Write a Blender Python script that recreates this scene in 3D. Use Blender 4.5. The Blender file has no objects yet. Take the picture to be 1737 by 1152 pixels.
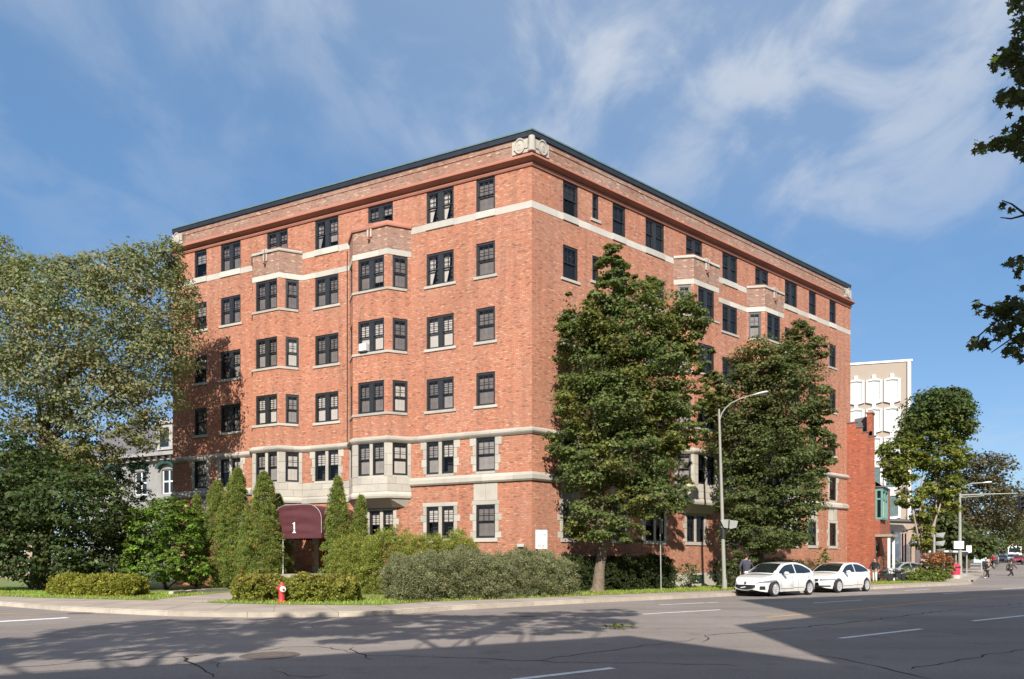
import bpy, bmesh, math, random
import numpy as np
from mathutils import Vector, Matrix
random.seed(7)
RNG = np.random.default_rng(11)
R = math.radians
SC = bpy.context.scene
COL = SC.collection

# ---------------------------------------------------------------- camera
F, CX, HY, CZ = 1158.0, 868.5, 955.0, 1.5      # focal length in photo pixels, centre column, horizon row, eye height (m)
cam = bpy.data.cameras.new('camera'); camo = bpy.data.objects.new('camera', cam); COL.objects.link(camo)
camo.location = (0, 0, CZ); camo.rotation_euler = (R(90), 0, 0)
cam.sensor_width = 36; cam.lens = 36 * F / 1737; cam.shift_y = (HY - 576) / 1737
cam.clip_end = 3000; cam.clip_start = 0.1
SC.camera = camo

# ---------------------------------------------------------------- light
SUN_EL, SUN_TRAVEL = 34.0, 5.0                 # elevation; azimuth the light travels towards (deg from +Y to +X)
l2 = Vector((math.sin(R(SUN_TRAVEL)), math.cos(R(SUN_TRAVEL))))
sun = bpy.data.lights.new('sun', 'SUN'); suno = bpy.data.objects.new('sun', sun); COL.objects.link(suno)
sun.energy = 4.4; sun.angle = R(0.53); sun.color = (1.0, 0.93, 0.83)
ldir = Vector((l2.x * math.cos(R(SUN_EL)), l2.y * math.cos(R(SUN_EL)), -math.sin(R(SUN_EL))))
suno.rotation_euler = ldir.to_track_quat('-Z', 'Y').to_euler()
suno.location = (0, -40, 60)

w = bpy.data.worlds.new('World'); SC.world = w; w.use_nodes = True
nt = w.node_tree; nt.nodes.clear()
def N(nt, typ, **kw):
    n = nt.nodes.new(typ)
    for k, v in kw.items():
        if k.startswith('i_'):
            n.inputs[k[2:].replace('_', ' ')].default_value = v
        else: setattr(n, k, v)
    return n
def L(nt, a, b): nt.links.new(a, b)
out = N(nt, 'ShaderNodeOutputWorld'); bg = N(nt, 'ShaderNodeBackground'); bg.inputs[1].default_value = 0.125
sky = N(nt, 'ShaderNodeTexSky', sky_type='NISHITA'); sky.sun_disc = False
sky.sun_elevation = R(SUN_EL); sky.sun_rotation = R(180 + SUN_TRAVEL)
sky.air_density = 1.0; sky.dust_density = 0.5; sky.ozone_density = 3.0; sky.altitude = 300
tc = N(nt, 'ShaderNodeTexCoord')
sep = N(nt, 'ShaderNodeSeparateXYZ'); L(nt, tc.outputs['Generated'], sep.inputs[0])
zz = N(nt, 'ShaderNodeMath', operation='ADD'); L(nt, sep.outputs[2], zz.inputs[0]); zz.inputs[1].default_value = 0.12
zm = N(nt, 'ShaderNodeMath', operation='MAXIMUM'); L(nt, zz.outputs[0], zm.inputs[0]); zm.inputs[1].default_value = 0.05
dx = N(nt, 'ShaderNodeMath', operation='DIVIDE'); L(nt, sep.outputs[0], dx.inputs[0]); L(nt, zm.outputs[0], dx.inputs[1])
dy = N(nt, 'ShaderNodeMath', operation='DIVIDE'); L(nt, sep.outputs[1], dy.inputs[0]); L(nt, zm.outputs[0], dy.inputs[1])
cmb = N(nt, 'ShaderNodeCombineXYZ'); L(nt, dx.outputs[0], cmb.inputs[0]); L(nt, dy.outputs[0], cmb.inputs[1])
mp = N(nt, 'ShaderNodeMapping'); L(nt, cmb.outputs[0], mp.inputs[0])
mp.inputs['Rotation'].default_value = (0, 0, R(-28)); mp.inputs['Scale'].default_value = (1.25, 0.9, 1); mp.inputs['Location'].default_value = (0.35, 0.1, 0)
n1 = N(nt, 'ShaderNodeTexNoise'); L(nt, mp.outputs[0], n1.inputs['Vector'])
n1.inputs['Scale'].default_value = 3.6; n1.inputs['Detail'].default_value = 9; n1.inputs['Roughness'].default_value = 0.56; n1.inputs['Distortion'].default_value = 0.4
n2 = N(nt, 'ShaderNodeTexNoise'); L(nt, cmb.outputs[0], n2.inputs['Vector'])
n2.inputs['Scale'].default_value = 0.75; n2.inputs['Detail'].default_value = 2
m1 = N(nt, 'ShaderNodeMapRange', interpolation_type='SMOOTHSTEP'); L(nt, n1.outputs[0], m1.inputs[0]); m1.inputs[1].default_value = 0.38; m1.inputs[2].default_value = 0.66
m2 = N(nt, 'ShaderNodeMapRange', interpolation_type='SMOOTHSTEP'); L(nt, n2.outputs[0], m2.inputs[0]); m2.inputs[1].default_value = 0.35; m2.inputs[2].default_value = 0.65
# cloud bank gets denser with height and towards +X; thin wisps below it
zx = N(nt, 'ShaderNodeMath', operation='MULTIPLY_ADD'); L(nt, sep.outputs[0], zx.inputs[0]); zx.inputs[1].default_value = 0.13; L(nt, sep.outputs[2], zx.inputs[2])
zn = N(nt, 'ShaderNodeMath', operation='MULTIPLY_ADD'); L(nt, m2.outputs[0], zn.inputs[0]); zn.inputs[1].default_value = 0.07; L(nt, zx.outputs[0], zn.inputs[2])
m3 = N(nt, 'ShaderNodeMapRange', interpolation_type='SMOOTHSTEP'); L(nt, zn.outputs[0], m3.inputs[0]); m3.inputs[1].default_value = 0.40; m3.inputs[2].default_value = 0.74; m3.inputs[3].default_value = 0.0; m3.inputs[4].default_value = 1.0
wis = N(nt, 'ShaderNodeMath', operation='MULTIPLY_ADD'); L(nt, m1.outputs[0], wis.inputs[0]); wis.inputs[1].default_value = 0.60; wis.inputs[2].default_value = 0.30
mm = N(nt, 'ShaderNodeMath', operation='MULTIPLY'); L(nt, wis.outputs[0], mm.inputs[0]); L(nt, m3.outputs[0], mm.inputs[1])
lw = N(nt, 'ShaderNodeMath', operation='MULTIPLY'); L(nt, m1.outputs[0], lw.inputs[0]); L(nt, m2.outputs[0], lw.inputs[1])
mr = N(nt, 'ShaderNodeMath', operation='MULTIPLY_ADD', use_clamp=True); L(nt, lw.outputs[0], mr.inputs[0]); mr.inputs[1].default_value = 0.26; L(nt, mm.outputs[0], mr.inputs[2])
soft = N(nt, 'ShaderNodeMixRGB'); soft.inputs[0].default_value = 0.55; L(nt, sky.outputs[0], soft.inputs[1]); soft.inputs[2].default_value = (0.62, 1.55, 3.0, 1)
mix = N(nt, 'ShaderNodeMixRGB'); L(nt, mr.outputs[0], mix.inputs[0]); L(nt, soft.outputs[0], mix.inputs[1]); mix.inputs[2].default_value = (3.2, 3.55, 4.1, 1)
L(nt, mix.outputs[0], bg.inputs[0]); L(nt, bg.outputs[0], out.inputs[0])

vs = SC.view_settings
SC.display_settings.display_device = 'sRGB'
vs.view_transform = 'Standard'; vs.look = 'None'; vs.exposure = 0.6; vs.gamma = 1; vs.use_curve_mapping = False
SC.cycles.max_bounces = 6; SC.cycles.transparent_max_bounces = 12; SC.cycles.use_denoising = True
SC.cycles.diffuse_bounces = 3; SC.cycles.glossy_bounces = 3; SC.cycles.caustics_reflective = False; SC.cycles.caustics_refractive = False

# ---------------------------------------------------------------- materials
def new_mat(name):
    m = bpy.data.materials.new(name); m.use_nodes = True
    return m, m.node_tree, m.node_tree.nodes['Principled BSDF']
def flat(name, col, rough=0.6, metal=0.0, var=0.12, scale=3.0, bump=0.0, spec=0.5, coat=0.0, coords='Object'):
    m, nt, b = new_mat(name)
    tc = N(nt, 'ShaderNodeTexCoord')
    n = N(nt, 'ShaderNodeTexNoise'); n.inputs['Scale'].default_value = scale; n.inputs['Detail'].default_value = 5; n.inputs['Roughness'].default_value = 0.6
    L(nt, tc.outputs[coords], n.inputs['Vector'])
    mr = N(nt, 'ShaderNodeMapRange'); L(nt, n.outputs[0], mr.inputs[0]); mr.inputs[1].default_value = 0.25; mr.inputs[2].default_value = 0.75
    mr.inputs[3].default_value = 1 - var; mr.inputs[4].default_value = 1 + var
    vm = N(nt, 'ShaderNodeVectorMath', operation='SCALE'); vm.inputs[0].default_value = col[:3]; L(nt, mr.outputs[0], vm.inputs['Scale'])
    L(nt, vm.outputs[0], b.inputs['Base Color'])
    b.inputs['Roughness'].default_value = rough; b.inputs['Metallic'].default_value = metal
    b.inputs['Specular IOR Level'].default_value = spec; b.inputs['Coat Weight'].default_value = coat; b.inputs['Coat Roughness'].default_value = 0.05
    if bump > 0:
        n2 = N(nt, 'ShaderNodeTexNoise'); n2.inputs['Scale'].default_value = scale * 9; n2.inputs['Detail'].default_value = 4
        L(nt, tc.outputs[coords], n2.inputs['Vector'])
        bp = N(nt, 'ShaderNodeBump'); bp.inputs['Strength'].default_value = bump; bp.inputs['Distance'].default_value = 0.02
        L(nt, n2.outputs[0], bp.inputs['Height']); L(nt, bp.outputs[0], b.inputs['Normal'])
    return m
def ramp(nt, stops):
    r = N(nt, 'ShaderNodeValToRGB'); cr = r.color_ramp
    while len(cr.elements) > 1: cr.elements.remove(cr.elements[0])
    cr.elements[0].position = stops[0][0]; cr.elements[0].color = (*stops[0][1], 1)
    for p, c in stops[1:]:
        e = cr.elements.new(p); e.color = (*c, 1)
    return r
def brick_mat(name, c1, c2, c3, mortar, rowh=0.088, bw=0.245, rough=0.85, weather=0.35, light=0.25, msize=0.011):
    m, nt, b = new_mat(name)
    uv = N(nt, 'ShaderNodeUVMap'); uv.uv_map = 'UVMap'
    def bt(off, a, c, mo, sm=0.0):
        t = N(nt, 'ShaderNodeTexBrick'); t.offset = 0.5; t.squash = 1
        t.inputs['Scale'].default_value = 1; t.inputs['Row Height'].default_value = rowh; t.inputs['Brick Width'].default_value = bw
        t.inputs['Mortar Size'].default_value = msize; t.inputs['Mortar Smooth'].default_value = 0.2; t.inputs['Bias'].default_value = off
        t.inputs['Color1'].default_value = (*a, 1); t.inputs['Color2'].default_value = (*c, 1); t.inputs['Mortar'].default_value = (*mo, 1)
        L(nt, uv.outputs[0], t.inputs['Vector']); return t
    t1 = bt(0.0, (0, 0, 0), (1, 1, 1), (0.5, 0.5, 0.5))
    rp = ramp(nt, [(0.0, c2), (0.10, tuple(x * .82 for x in c1)), (0.22, c1), (0.80, tuple(x * 1.08 for x in c1)), (0.95, c3), (1.0, tuple(x * 1.15 for x in c3))])
    L(nt, t1.outputs['Color'], rp.inputs[0])
    # weathering: large soft patches of pale, lime-bleached and soot-dark brick
    nz = N(nt, 'ShaderNodeTexNoise'); nz.inputs['Scale'].default_value = 0.35; nz.inputs['Detail'].default_value = 5; nz.inputs['Roughness'].default_value = 0.6
    L(nt, uv.outputs[0], nz.inputs['Vector'])
    wm = N(nt, 'ShaderNodeMapRange'); L(nt, nz.outputs[0], wm.inputs[0]); wm.inputs[1].default_value = 0.45; wm.inputs[2].default_value = 0.75; wm.inputs[4].default_value = weather
    mx = N(nt, 'ShaderNodeMixRGB'); L(nt, wm.outputs[0], mx.inputs[0]); L(nt, rp.outputs[0], mx.inputs[1]); mx.inputs[2].default_value = (*tuple(0.55 * x + light * 0.45 for x in c3), 1)
    nz2 = N(nt, 'ShaderNodeTexNoise'); nz2.inputs['Scale'].default_value = 6.5; nz2.inputs['Detail'].default_value = 3
    L(nt, uv.outputs[0], nz2.inputs['Vector'])
    dk = N(nt, 'ShaderNodeMapRange'); L(nt, nz2.outputs[0], dk.inputs[0]); dk.inputs[1].default_value = 0.3; dk.inputs[2].default_value = 0.7; dk.inputs[3].default_value = 0.80; dk.inputs[4].default_value = 1.18
    sc = N(nt, 'ShaderNodeVectorMath', operation='SCALE'); L(nt, mx.outputs[0], sc.inputs[0]); L(nt, dk.outputs[0], sc.inputs['Scale'])
    # rain streaks and soot: tall narrow noise times large patches
    mps = N(nt, 'ShaderNodeMapping'); mps.inputs['Scale'].default_value = (2.6, 0.16, 1); L(nt, uv.outputs[0], mps.inputs[0])
    st = N(nt, 'ShaderNodeTexNoise'); st.inputs['Scale'].default_value = 1.0; st.inputs['Detail'].default_value = 5; L(nt, mps.outputs[0], st.inputs['Vector'])
    sm = N(nt, 'ShaderNodeMapRange'); L(nt, st.outputs[0], sm.inputs[0]); sm.inputs[1].default_value = 0.30; sm.inputs[2].default_value = 0.55; sm.inputs[3].default_value = 0.80; sm.inputs[4].default_value = 1.04
    nb_ = N(nt, 'ShaderNodeTexNoise'); nb_.inputs['Scale'].default_value = 0.13; nb_.inputs['Detail'].default_value = 4; L(nt, uv.outputs[0], nb_.inputs['Vector'])
    bm_ = N(nt, 'ShaderNodeMapRange'); L(nt, nb_.outputs[0], bm_.inputs[0]); bm_.inputs[1].default_value = 0.35; bm_.inputs[2].default_value = 0.65; bm_.inputs[3].default_value = 0.87; bm_.inputs[4].default_value = 1.08
    sb = N(nt, 'ShaderNodeMath', operation='MULTIPLY'); L(nt, sm.outputs[0], sb.inputs[0]); L(nt, bm_.outputs[0], sb.inputs[1])
    sc0 = sc; sc = N(nt, 'ShaderNodeVectorMath', operation='SCALE'); L(nt, sc0.outputs[0], sc.inputs[0]); L(nt, sb.outputs[0], sc.inputs['Scale'])
    m2 = N(nt, 'ShaderNodeMixRGB'); L(nt, t1.outputs['Fac'], m2.inputs[0]); L(nt, sc.outputs[0], m2.inputs[1]); m2.inputs[2].default_value = (*mortar, 1)
    L(nt, m2.outputs[0], b.inputs['Base Color']); b.inputs['Roughness'].default_value = rough; b.inputs['Specular IOR Level'].default_value = 0.25
    inv = N(nt, 'ShaderNodeMath', operation='SUBTRACT'); inv.inputs[0].default_value = 1; L(nt, t1.outputs['Fac'], inv.inputs[1])
    ad = N(nt, 'ShaderNodeMath', operation='ADD'); L(nt, inv.outputs[0], ad.inputs[0]); L(nt, t1.outputs['Color'], ad.inputs[1])
    bp = N(nt, 'ShaderNodeBump'); bp.inputs['Strength'].default_value = 0.7; bp.inputs['Distance'].default_value = 0.012
    L(nt, ad.outputs[0], bp.inputs['Height']); L(nt, bp.outputs[0], b.inputs['Normal'])
    return m
def stone_mat(name, col, dirt=(0.2, 0.19, 0.16), amt=0.35, scale=0.7):
    m, nt, b = new_mat(name)
    g = N(nt, 'ShaderNodeNewGeometry'); oi = N(nt, 'ShaderNodeObjectInfo')
    n = N(nt, 'ShaderNodeTexNoise'); n.inputs['Scale'].default_value = scale; n.inputs['Detail'].default_value = 8; n.inputs['Roughness'].default_value = 0.7
    L(nt, g.outputs['Position'], n.inputs['Vector'])
    mr = N(nt, 'ShaderNodeMapRange'); L(nt, n.outputs[0], mr.inputs[0]); mr.inputs[1].default_value = 0.42; mr.inputs[2].default_value = 0.78; mr.inputs[4].default_value = amt
    mx = N(nt, 'ShaderNodeMixRGB'); L(nt, mr.outputs[0], mx.inputs[0]); mx.inputs[1].default_value = (*col, 1); mx.inputs[2].default_value = (*dirt, 1)
    rr = N(nt, 'ShaderNodeMapRange'); L(nt, oi.outputs['Random'], rr.inputs[0]); rr.inputs[3].default_value = 0.86; rr.inputs[4].default_value = 1.1
    sc = N(nt, 'ShaderNodeVectorMath', operation='SCALE'); L(nt, mx.outputs[0], sc.inputs[0]); L(nt, rr.outputs[0], sc.inputs['Scale'])
    L(nt, sc.outputs[0], b.inputs['Base Color']); b.inputs['Roughness'].default_value = 0.85; b.inputs['Specular IOR Level'].default_value = 0.25
    n2 = N(nt, 'ShaderNodeTexNoise'); n2.inputs['Scale'].default_value = 14; n2.inputs['Detail'].default_value = 5; L(nt, g.outputs['Position'], n2.inputs['Vector'])
    bp = N(nt, 'ShaderNodeBump'); bp.inputs['Strength'].default_value = 0.35; bp.inputs['Distance'].default_value = 0.02
    L(nt, n2.outputs[0], bp.inputs['Height']); L(nt, bp.outputs[0], b.inputs['Normal'])
    return m
def glass_mat(name, tint=(0.80, 0.78, 0.77), refl=1.38):
    m, nt, b = new_mat(name); nt.nodes.remove(b)
    o = nt.nodes['Material Output']
    tr = N(nt, 'ShaderNodeBsdfTransparent'); tr.inputs[0].default_value = (*tint, 1)
    gl = N(nt, 'ShaderNodeBsdfGlossy'); gl.inputs[0].default_value = (1, 0.95, 0.9, 1); gl.inputs['Roughness'].default_value = 0.02
    fr = N(nt, 'ShaderNodeFresnel'); fr.inputs[0].default_value = refl
    g = N(nt, 'ShaderNodeNewGeometry')
    n2 = N(nt, 'ShaderNodeTexNoise'); n2.inputs['Scale'].default_value = 1.3; n2.inputs['Detail'].default_value = 1; L(nt, g.outputs['Position'], n2.inputs['Vector'])
    bp = N(nt, 'ShaderNodeBump'); bp.inputs['Strength'].default_value = 0.25; bp.inputs['Distance'].default_value = 0.05
    L(nt, n2.outputs[0], bp.inputs['Height']); L(nt, bp.outputs[0], gl.inputs['Normal'])
    mx = N(nt, 'ShaderNodeMixShader'); L(nt, fr.outputs[0], mx.inputs[0]); L(nt, tr.outputs[0], mx.inputs[1]); L(nt, gl.outputs[0], mx.inputs[2])
    L(nt, mx.outputs[0], o.inputs[0])
    return m
def leaf_mat(name, trans=0.34, rough=0.58):
    m, nt, b = new_mat(name)
    o = nt.nodes['Material Output']
    at = N(nt, 'ShaderNodeAttribute'); at.attribute_name = 'col'
    L(nt, at.outputs['Color'], b.inputs['Base Color']); b.inputs['Roughness'].default_value = rough; b.inputs['Specular IOR Level'].default_value = 0.22
    tl = N(nt, 'ShaderNodeBsdfTranslucent'); br = N(nt, 'ShaderNodeVectorMath', operation='MULTIPLY'); L(nt, at.outputs['Color'], br.inputs[0]); br.inputs[1].default_value = (1.5, 1.7, 0.7)
    L(nt, br.outputs[0], tl.inputs[0])
    mx = N(nt, 'ShaderNodeMixShader'); mx.inputs[0].default_value = trans; L(nt, b.outputs[0], mx.inputs[1]); L(nt, tl.outputs[0], mx.inputs[2]); L(nt, mx.outputs[0], o.inputs[0])
    return m

M = {}
M['brick'] = brick_mat('orange brick', (0.480, 0.182, 0.106), (0.29, 0.10, 0.065), (0.54, 0.27, 0.17), (0.31, 0.20, 0.145), rowh=0.084, bw=0.215, weather=0.30, light=.30)
M['brick_old'] = brick_mat('weathered parapet brick', (0.33, 0.150, 0.100), (0.15, 0.075, 0.055), (0.48, 0.31, 0.22), (0.27, 0.21, 0.165), weather=0.55, light=0.4, msize=0.014)
M['brick_red'] = brick_mat('deep red brick', (0.38, 0.095, 0.050), (0.25, 0.060, 0.040), (0.45, 0.15, 0.085), (0.30, 0.17, 0.12), weather=0.12)
M['brick_pale'] = brick_mat('pale brick', (0.42, 0.30, 0.22), (0.34, 0.22, 0.16), (0.5, 0.38, 0.29), (0.45, 0.4, 0.34))
M['stone'] = stone_mat('limestone', (0.47, 0.435, 0.375), (0.2, 0.19, 0.165), 0.5)
M['stone_white'] = stone_mat('pale band stone', (0.54, 0.51, 0.45), amt=0.4)
M['joint'] = flat('stone joints', (0.30, 0.27, 0.22), 0.95, var=0.25)
M['stone_grey'] = stone_mat('grey ashlar', (0.33, 0.32, 0.315), (0.13, 0.13, 0.13), 0.7)
M['rust'] = stone_mat('red oxide painted metal', (0.40, 0.175, 0.125), (0.29, 0.12, 0.085), 0.6, 1.5)
M['black'] = flat('black painted wood', (0.022, 0.023, 0.026), 0.42, var=0.25, scale=6)
M['flash'] = flat('black roof flashing', (0.038, 0.044, 0.055), 0.33, metal=0.35, var=0.2)
M['flash_edge'] = flat('green grey drip edge', (0.10, 0.17, 0.17), 0.5, var=0.2)
M['glass'] = glass_mat('window glass')
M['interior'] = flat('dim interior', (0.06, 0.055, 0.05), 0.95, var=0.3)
M['cur_white'] = flat('white blind', (0.75, 0.73, 0.68), 0.9, var=0.1)
M['cur_grey'] = flat('grey blind', (0.40, 0.385, 0.375), 0.9, var=0.2)
M['cur_dark'] = flat('brown net screen', (0.25, 0.23, 0.225), 0.9, var=0.25)
M['roof'] = flat('roof gravel', (0.2, 0.19, 0.18), 0.95, var=0.2, bump=0.3)
M['white'] = flat('white paint', (0.80, 0.80, 0.78), 0.5, var=0.05)
M['concrete'] = flat('pale concrete', (0.48, 0.44, 0.38), 0.9, var=0.12, scale=1.2, bump=0.2)
M['kerb'] = stone_mat('worn kerb concrete', (0.50, 0.44, 0.36), (0.22, 0.18, 0.15), 0.55, 2.2)
M['metal'] = flat('galvanised metal', (0.42, 0.43, 0.42), 0.5, metal=0.4, var=0.12)
M['darkmetal'] = flat('dark metal', (0.05, 0.05, 0.055), 0.45, metal=0.4, var=0.15)
M['chrome'] = flat('bright alloy', (0.62, 0.62, 0.63), 0.3, metal=0.35, var=0.05)
M['rubber'] = flat('tyre rubber', (0.022, 0.022, 0.023), 0.8, var=0.15)
M['plastic'] = flat('black plastic', (0.02, 0.02, 0.022), 0.5, var=0.15)
M['burg'] = flat('burgundy canvas', (0.085, 0.020, 0.026), 0.75, var=0.15, scale=5, bump=0.15)
M['wood'] = flat('varnished oak door', (0.33, 0.10, 0.035), 0.4, var=0.35, scale=4)
M['bark'] = flat('grey brown bark', (0.19, 0.145, 0.11), 0.95, var=0.35, scale=7, bump=0.9)
M['bark_dark'] = flat('dark bark', (0.085, 0.065, 0.05), 0.95, var=0.35, scale=7, bump=0.9)
M['red'] = flat('hydrant red', (0.55, 0.045, 0.05), 0.38, var=0.12, scale=5, coat=0.3)
M['leaf'] = leaf_mat('leaf')
M['needle'] = leaf_mat('cedar spray', 0.18, 0.7)
M['grassm'] = leaf_mat('grass blade', 0.35, 0.6)
M['car_white'] = flat('white car paint', (0.78, 0.78, 0.76), 0.22, var=0.02, coat=1.0)
M['car_glass'] = flat('tinted car glass', (0.012, 0.016, 0.018), 0.06, var=0.3, spec=0.8, scale=2)
M['skin'] = flat('skin', (0.45, 0.26, 0.19), 0.6, var=0.08)
M['teal'] = flat('teal painted wood', (0.15, 0.30, 0.265), 0.5, var=0.12)
M['beige'] = stone_mat('beige concrete panel', (0.40, 0.33, 0.27), (0.34, 0.27, 0.21), 0.4)
M['slate'] = flat('slate', (0.13, 0.125, 0.13), 0.7, var=0.2, scale=2)
def emis_free_lens(name, col): return flat(name, col, 0.15, var=0.05, coat=0.5)
M['lens'] = emis_free_lens('clear lamp lens', (0.55, 0.58, 0.6))
M['orange'] = flat('orange paint', (0.7, 0.22, 0.05), 0.5)
M['yellowline'] = flat('worn yellow road paint', (0.55, 0.31, 0.09), 0.8, var=0.3, scale=4, coords='Object')
M['whiteline'] = flat('worn white road paint', (0.80, 0.79, 0.77), 0.8, var=0.25, scale=5, coords='Object')
M['crack'] = flat('bitumen crack', (0.022, 0.02, 0.02), 0.9, var=0.2)

def asphalt():
    m, nt, b = new_mat('asphalt')
    g = N(nt, 'ShaderNodeNewGeometry')
    a = N(nt, 'ShaderNodeTexNoise'); a.inputs['Scale'].default_value = 0.22; a.inputs['Detail'].default_value = 6; L(nt, g.outputs['Position'], a.inputs['Vector'])
    mpp = N(nt, 'ShaderNodeMapping'); mpp.inputs['Rotation'].default_value = (0, 0, R(-37)); mpp.inputs['Scale'].default_value = (0.07, 0.9, 1); L(nt, g.outputs['Position'], mpp.inputs[0])
    c = N(nt, 'ShaderNodeTexNoise'); c.inputs['Scale'].default_value = 1.0; c.inputs['Detail'].default_value = 4; L(nt, mpp.outputs[0], c.inputs['Vector'])
    f = N(nt, 'ShaderNodeTexNoise'); f.inputs['Scale'].default_value = 55; f.inputs['Detail'].default_value = 3; L(nt, g.outputs['Position'], f.inputs['Vector'])
    s1 = N(nt, 'ShaderNodeMath', operation='ADD'); L(nt, a.outputs[0], s1.inputs[0]); L(nt, c.outputs[0], s1.inputs[1])
    mr = N(nt, 'ShaderNodeMapRange'); L(nt, s1.outputs[0], mr.inputs[0]); mr.inputs[1].default_value = 0.7; mr.inputs[2].default_value = 1.3; mr.inputs[3].default_value = 0.85; mr.inputs[4].default_value = 1.18
    mf = N(nt, 'ShaderNodeMapRange'); L(nt, f.outputs[0], mf.inputs[0]); mf.inputs[1].default_value = 0.3; mf.inputs[2].default_value = 0.7; mf.inputs[3].default_value = 0.72; mf.inputs[4].default_value = 1.28
    ml = N(nt, 'ShaderNodeMath', operation='MULTIPLY'); L(nt, mr.outputs[0], ml.inputs[0]); L(nt, mf.outputs[0], ml.inputs[1])
    # stains, patches and polished wheel tracks
    v = N(nt, 'ShaderNodeTexVoronoi'); v.inputs['Scale'].default_value = 0.16; v.inputs['Randomness'].default_value = 1.0; L(nt, g.outputs['Position'], v.inputs['Vector'])
    vs_ = N(nt, 'ShaderNodeSeparateColor'); L(nt, v.outputs['Color'], vs_.inputs[0]); vr = N(nt, 'ShaderNodeMapRange'); L(nt, vs_.outputs[0], vr.inputs[0]); vr.inputs[3].default_value = 0.93; vr.inputs[4].default_value = 1.06
    o_ = N(nt, 'ShaderNodeTexNoise'); o_.inputs['Scale'].default_value = 1.7; o_.inputs['Detail'].default_value = 5; L(nt, g.outputs['Position'], o_.inputs['Vector'])
    om = N(nt, 'ShaderNodeMapRange'); L(nt, o_.outputs[0], om.inputs[0]); om.inputs[1].default_value = 0.28; om.inputs[2].default_value = 0.42; om.inputs[3].default_value = 0.80; om.inputs[4].default_value = 1.0
    gr = N(nt, 'ShaderNodeTexNoise'); gr.inputs['Scale'].default_value = 16; gr.inputs['Detail'].default_value = 4; gr.inputs['Roughness'].default_value = 0.8; L(nt, g.outputs['Position'], gr.inputs['Vector'])
    gm = N(nt, 'ShaderNodeMapRange'); L(nt, gr.outputs[0], gm.inputs[0]); gm.inputs[1].default_value = 0.35; gm.inputs[2].default_value = 0.65; gm.inputs[3].default_value = 0.86; gm.inputs[4].default_value = 1.12
    k1 = N(nt, 'ShaderNodeMath', operation='MULTIPLY'); L(nt, vr.outputs[0], k1.inputs[0]); L(nt, om.outputs[0], k1.inputs[1]); k2 = N(nt, 'ShaderNodeMath', operation='MULTIPLY'); L(nt, k1.outputs[0], k2.inputs[0]); L(nt, gm.outputs[0], k2.inputs[1])
    ml0 = ml; ml = N(nt, 'ShaderNodeMath', operation='MULTIPLY'); L(nt, ml0.outputs[0], ml.inputs[0]); L(nt, k2.outputs[0], ml.inputs[1])
    vm = N(nt, 'ShaderNodeVectorMath', operation='SCALE'); vm.inputs[0].default_value = (0.258, 0.222, 0.200); L(nt, ml.outputs[0], vm.inputs['Scale'])
    L(nt, vm.outputs[0], b.inputs['Base Color']); b.inputs['Roughness'].default_value = 0.85; b.inputs['Specular IOR Level'].default_value = 0.3
    bp = N(nt, 'ShaderNodeBump'); bp.inputs['Strength'].default_value = 0.5; bp.inputs['Distance'].default_value = 0.01; L(nt, f.outputs[0], bp.inputs['Height']); L(nt, bp.outputs[0], b.inputs['Normal'])
    return m
M['asphalt'] = asphalt()
def soil(name, c1, c2, scale):
    m, nt, b = new_mat(name)
    g = N(nt, 'ShaderNodeNewGeometry'); a = N(nt, 'ShaderNodeTexNoise'); a.inputs['Scale'].default_value = scale; a.inputs['Detail'].default_value = 7
    L(nt, g.outputs['Position'], a.inputs['Vector']); rp = ramp(nt, [(0.35, c1), (0.65, c2)]); L(nt, a.outputs[0], rp.inputs[0]); L(nt, rp.outputs[0], b.inputs['Base Color'])
    b.inputs['Roughness'].default_value = 0.95
    return m
M['soil'] = soil('lawn soil', (0.12, 0.17, 0.04), (0.20, 0.22, 0.07), 2.0)
M['ground'] = soil('ground', (0.08, 0.09, 0.05), (0.14, 0.13, 0.09), 0.2)
def sidewalk():
    m, nt, b = new_mat('sidewalk concrete')
    g = N(nt, 'ShaderNodeNewGeometry')
    a = N(nt, 'ShaderNodeTexNoise'); a.inputs['Scale'].default_value = 0.6; a.inputs['Detail'].default_value = 8; a.inputs['Roughness'].default_value = 0.65; L(nt, g.outputs['Position'], a.inputs['Vector'])
    f = N(nt, 'ShaderNodeTexNoise'); f.inputs['Scale'].default_value = 30; f.inputs['Detail'].default_value = 3; L(nt, g.outputs['Position'], f.inputs['Vector'])
    rp = ramp(nt, [(0.3, (0.30, 0.245, 0.20)), (0.55, (0.41, 0.345, 0.285)), (0.75, (0.47, 0.40, 0.33))]); L(nt, a.outputs[0], rp.inputs[0])
    mf = N(nt, 'ShaderNodeMapRange'); L(nt, f.outputs[0], mf.inputs[0]); mf.inputs[1].default_value = 0.3; mf.inputs[2].default_value = 0.7; mf.inputs[3].default_value = 0.88; mf.inputs[4].default_value = 1.1
    vm = N(nt, 'ShaderNodeVectorMath', operation='SCALE'); L(nt, rp.outputs[0], vm.inputs[0]); L(nt, mf.outputs[0], vm.inputs['Scale'])
    L(nt, vm.outputs[0], b.inputs['Base Color']); b.inputs['Roughness'].default_value = 0.9
    return m
M['sidewalk'] = sidewalk()

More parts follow.
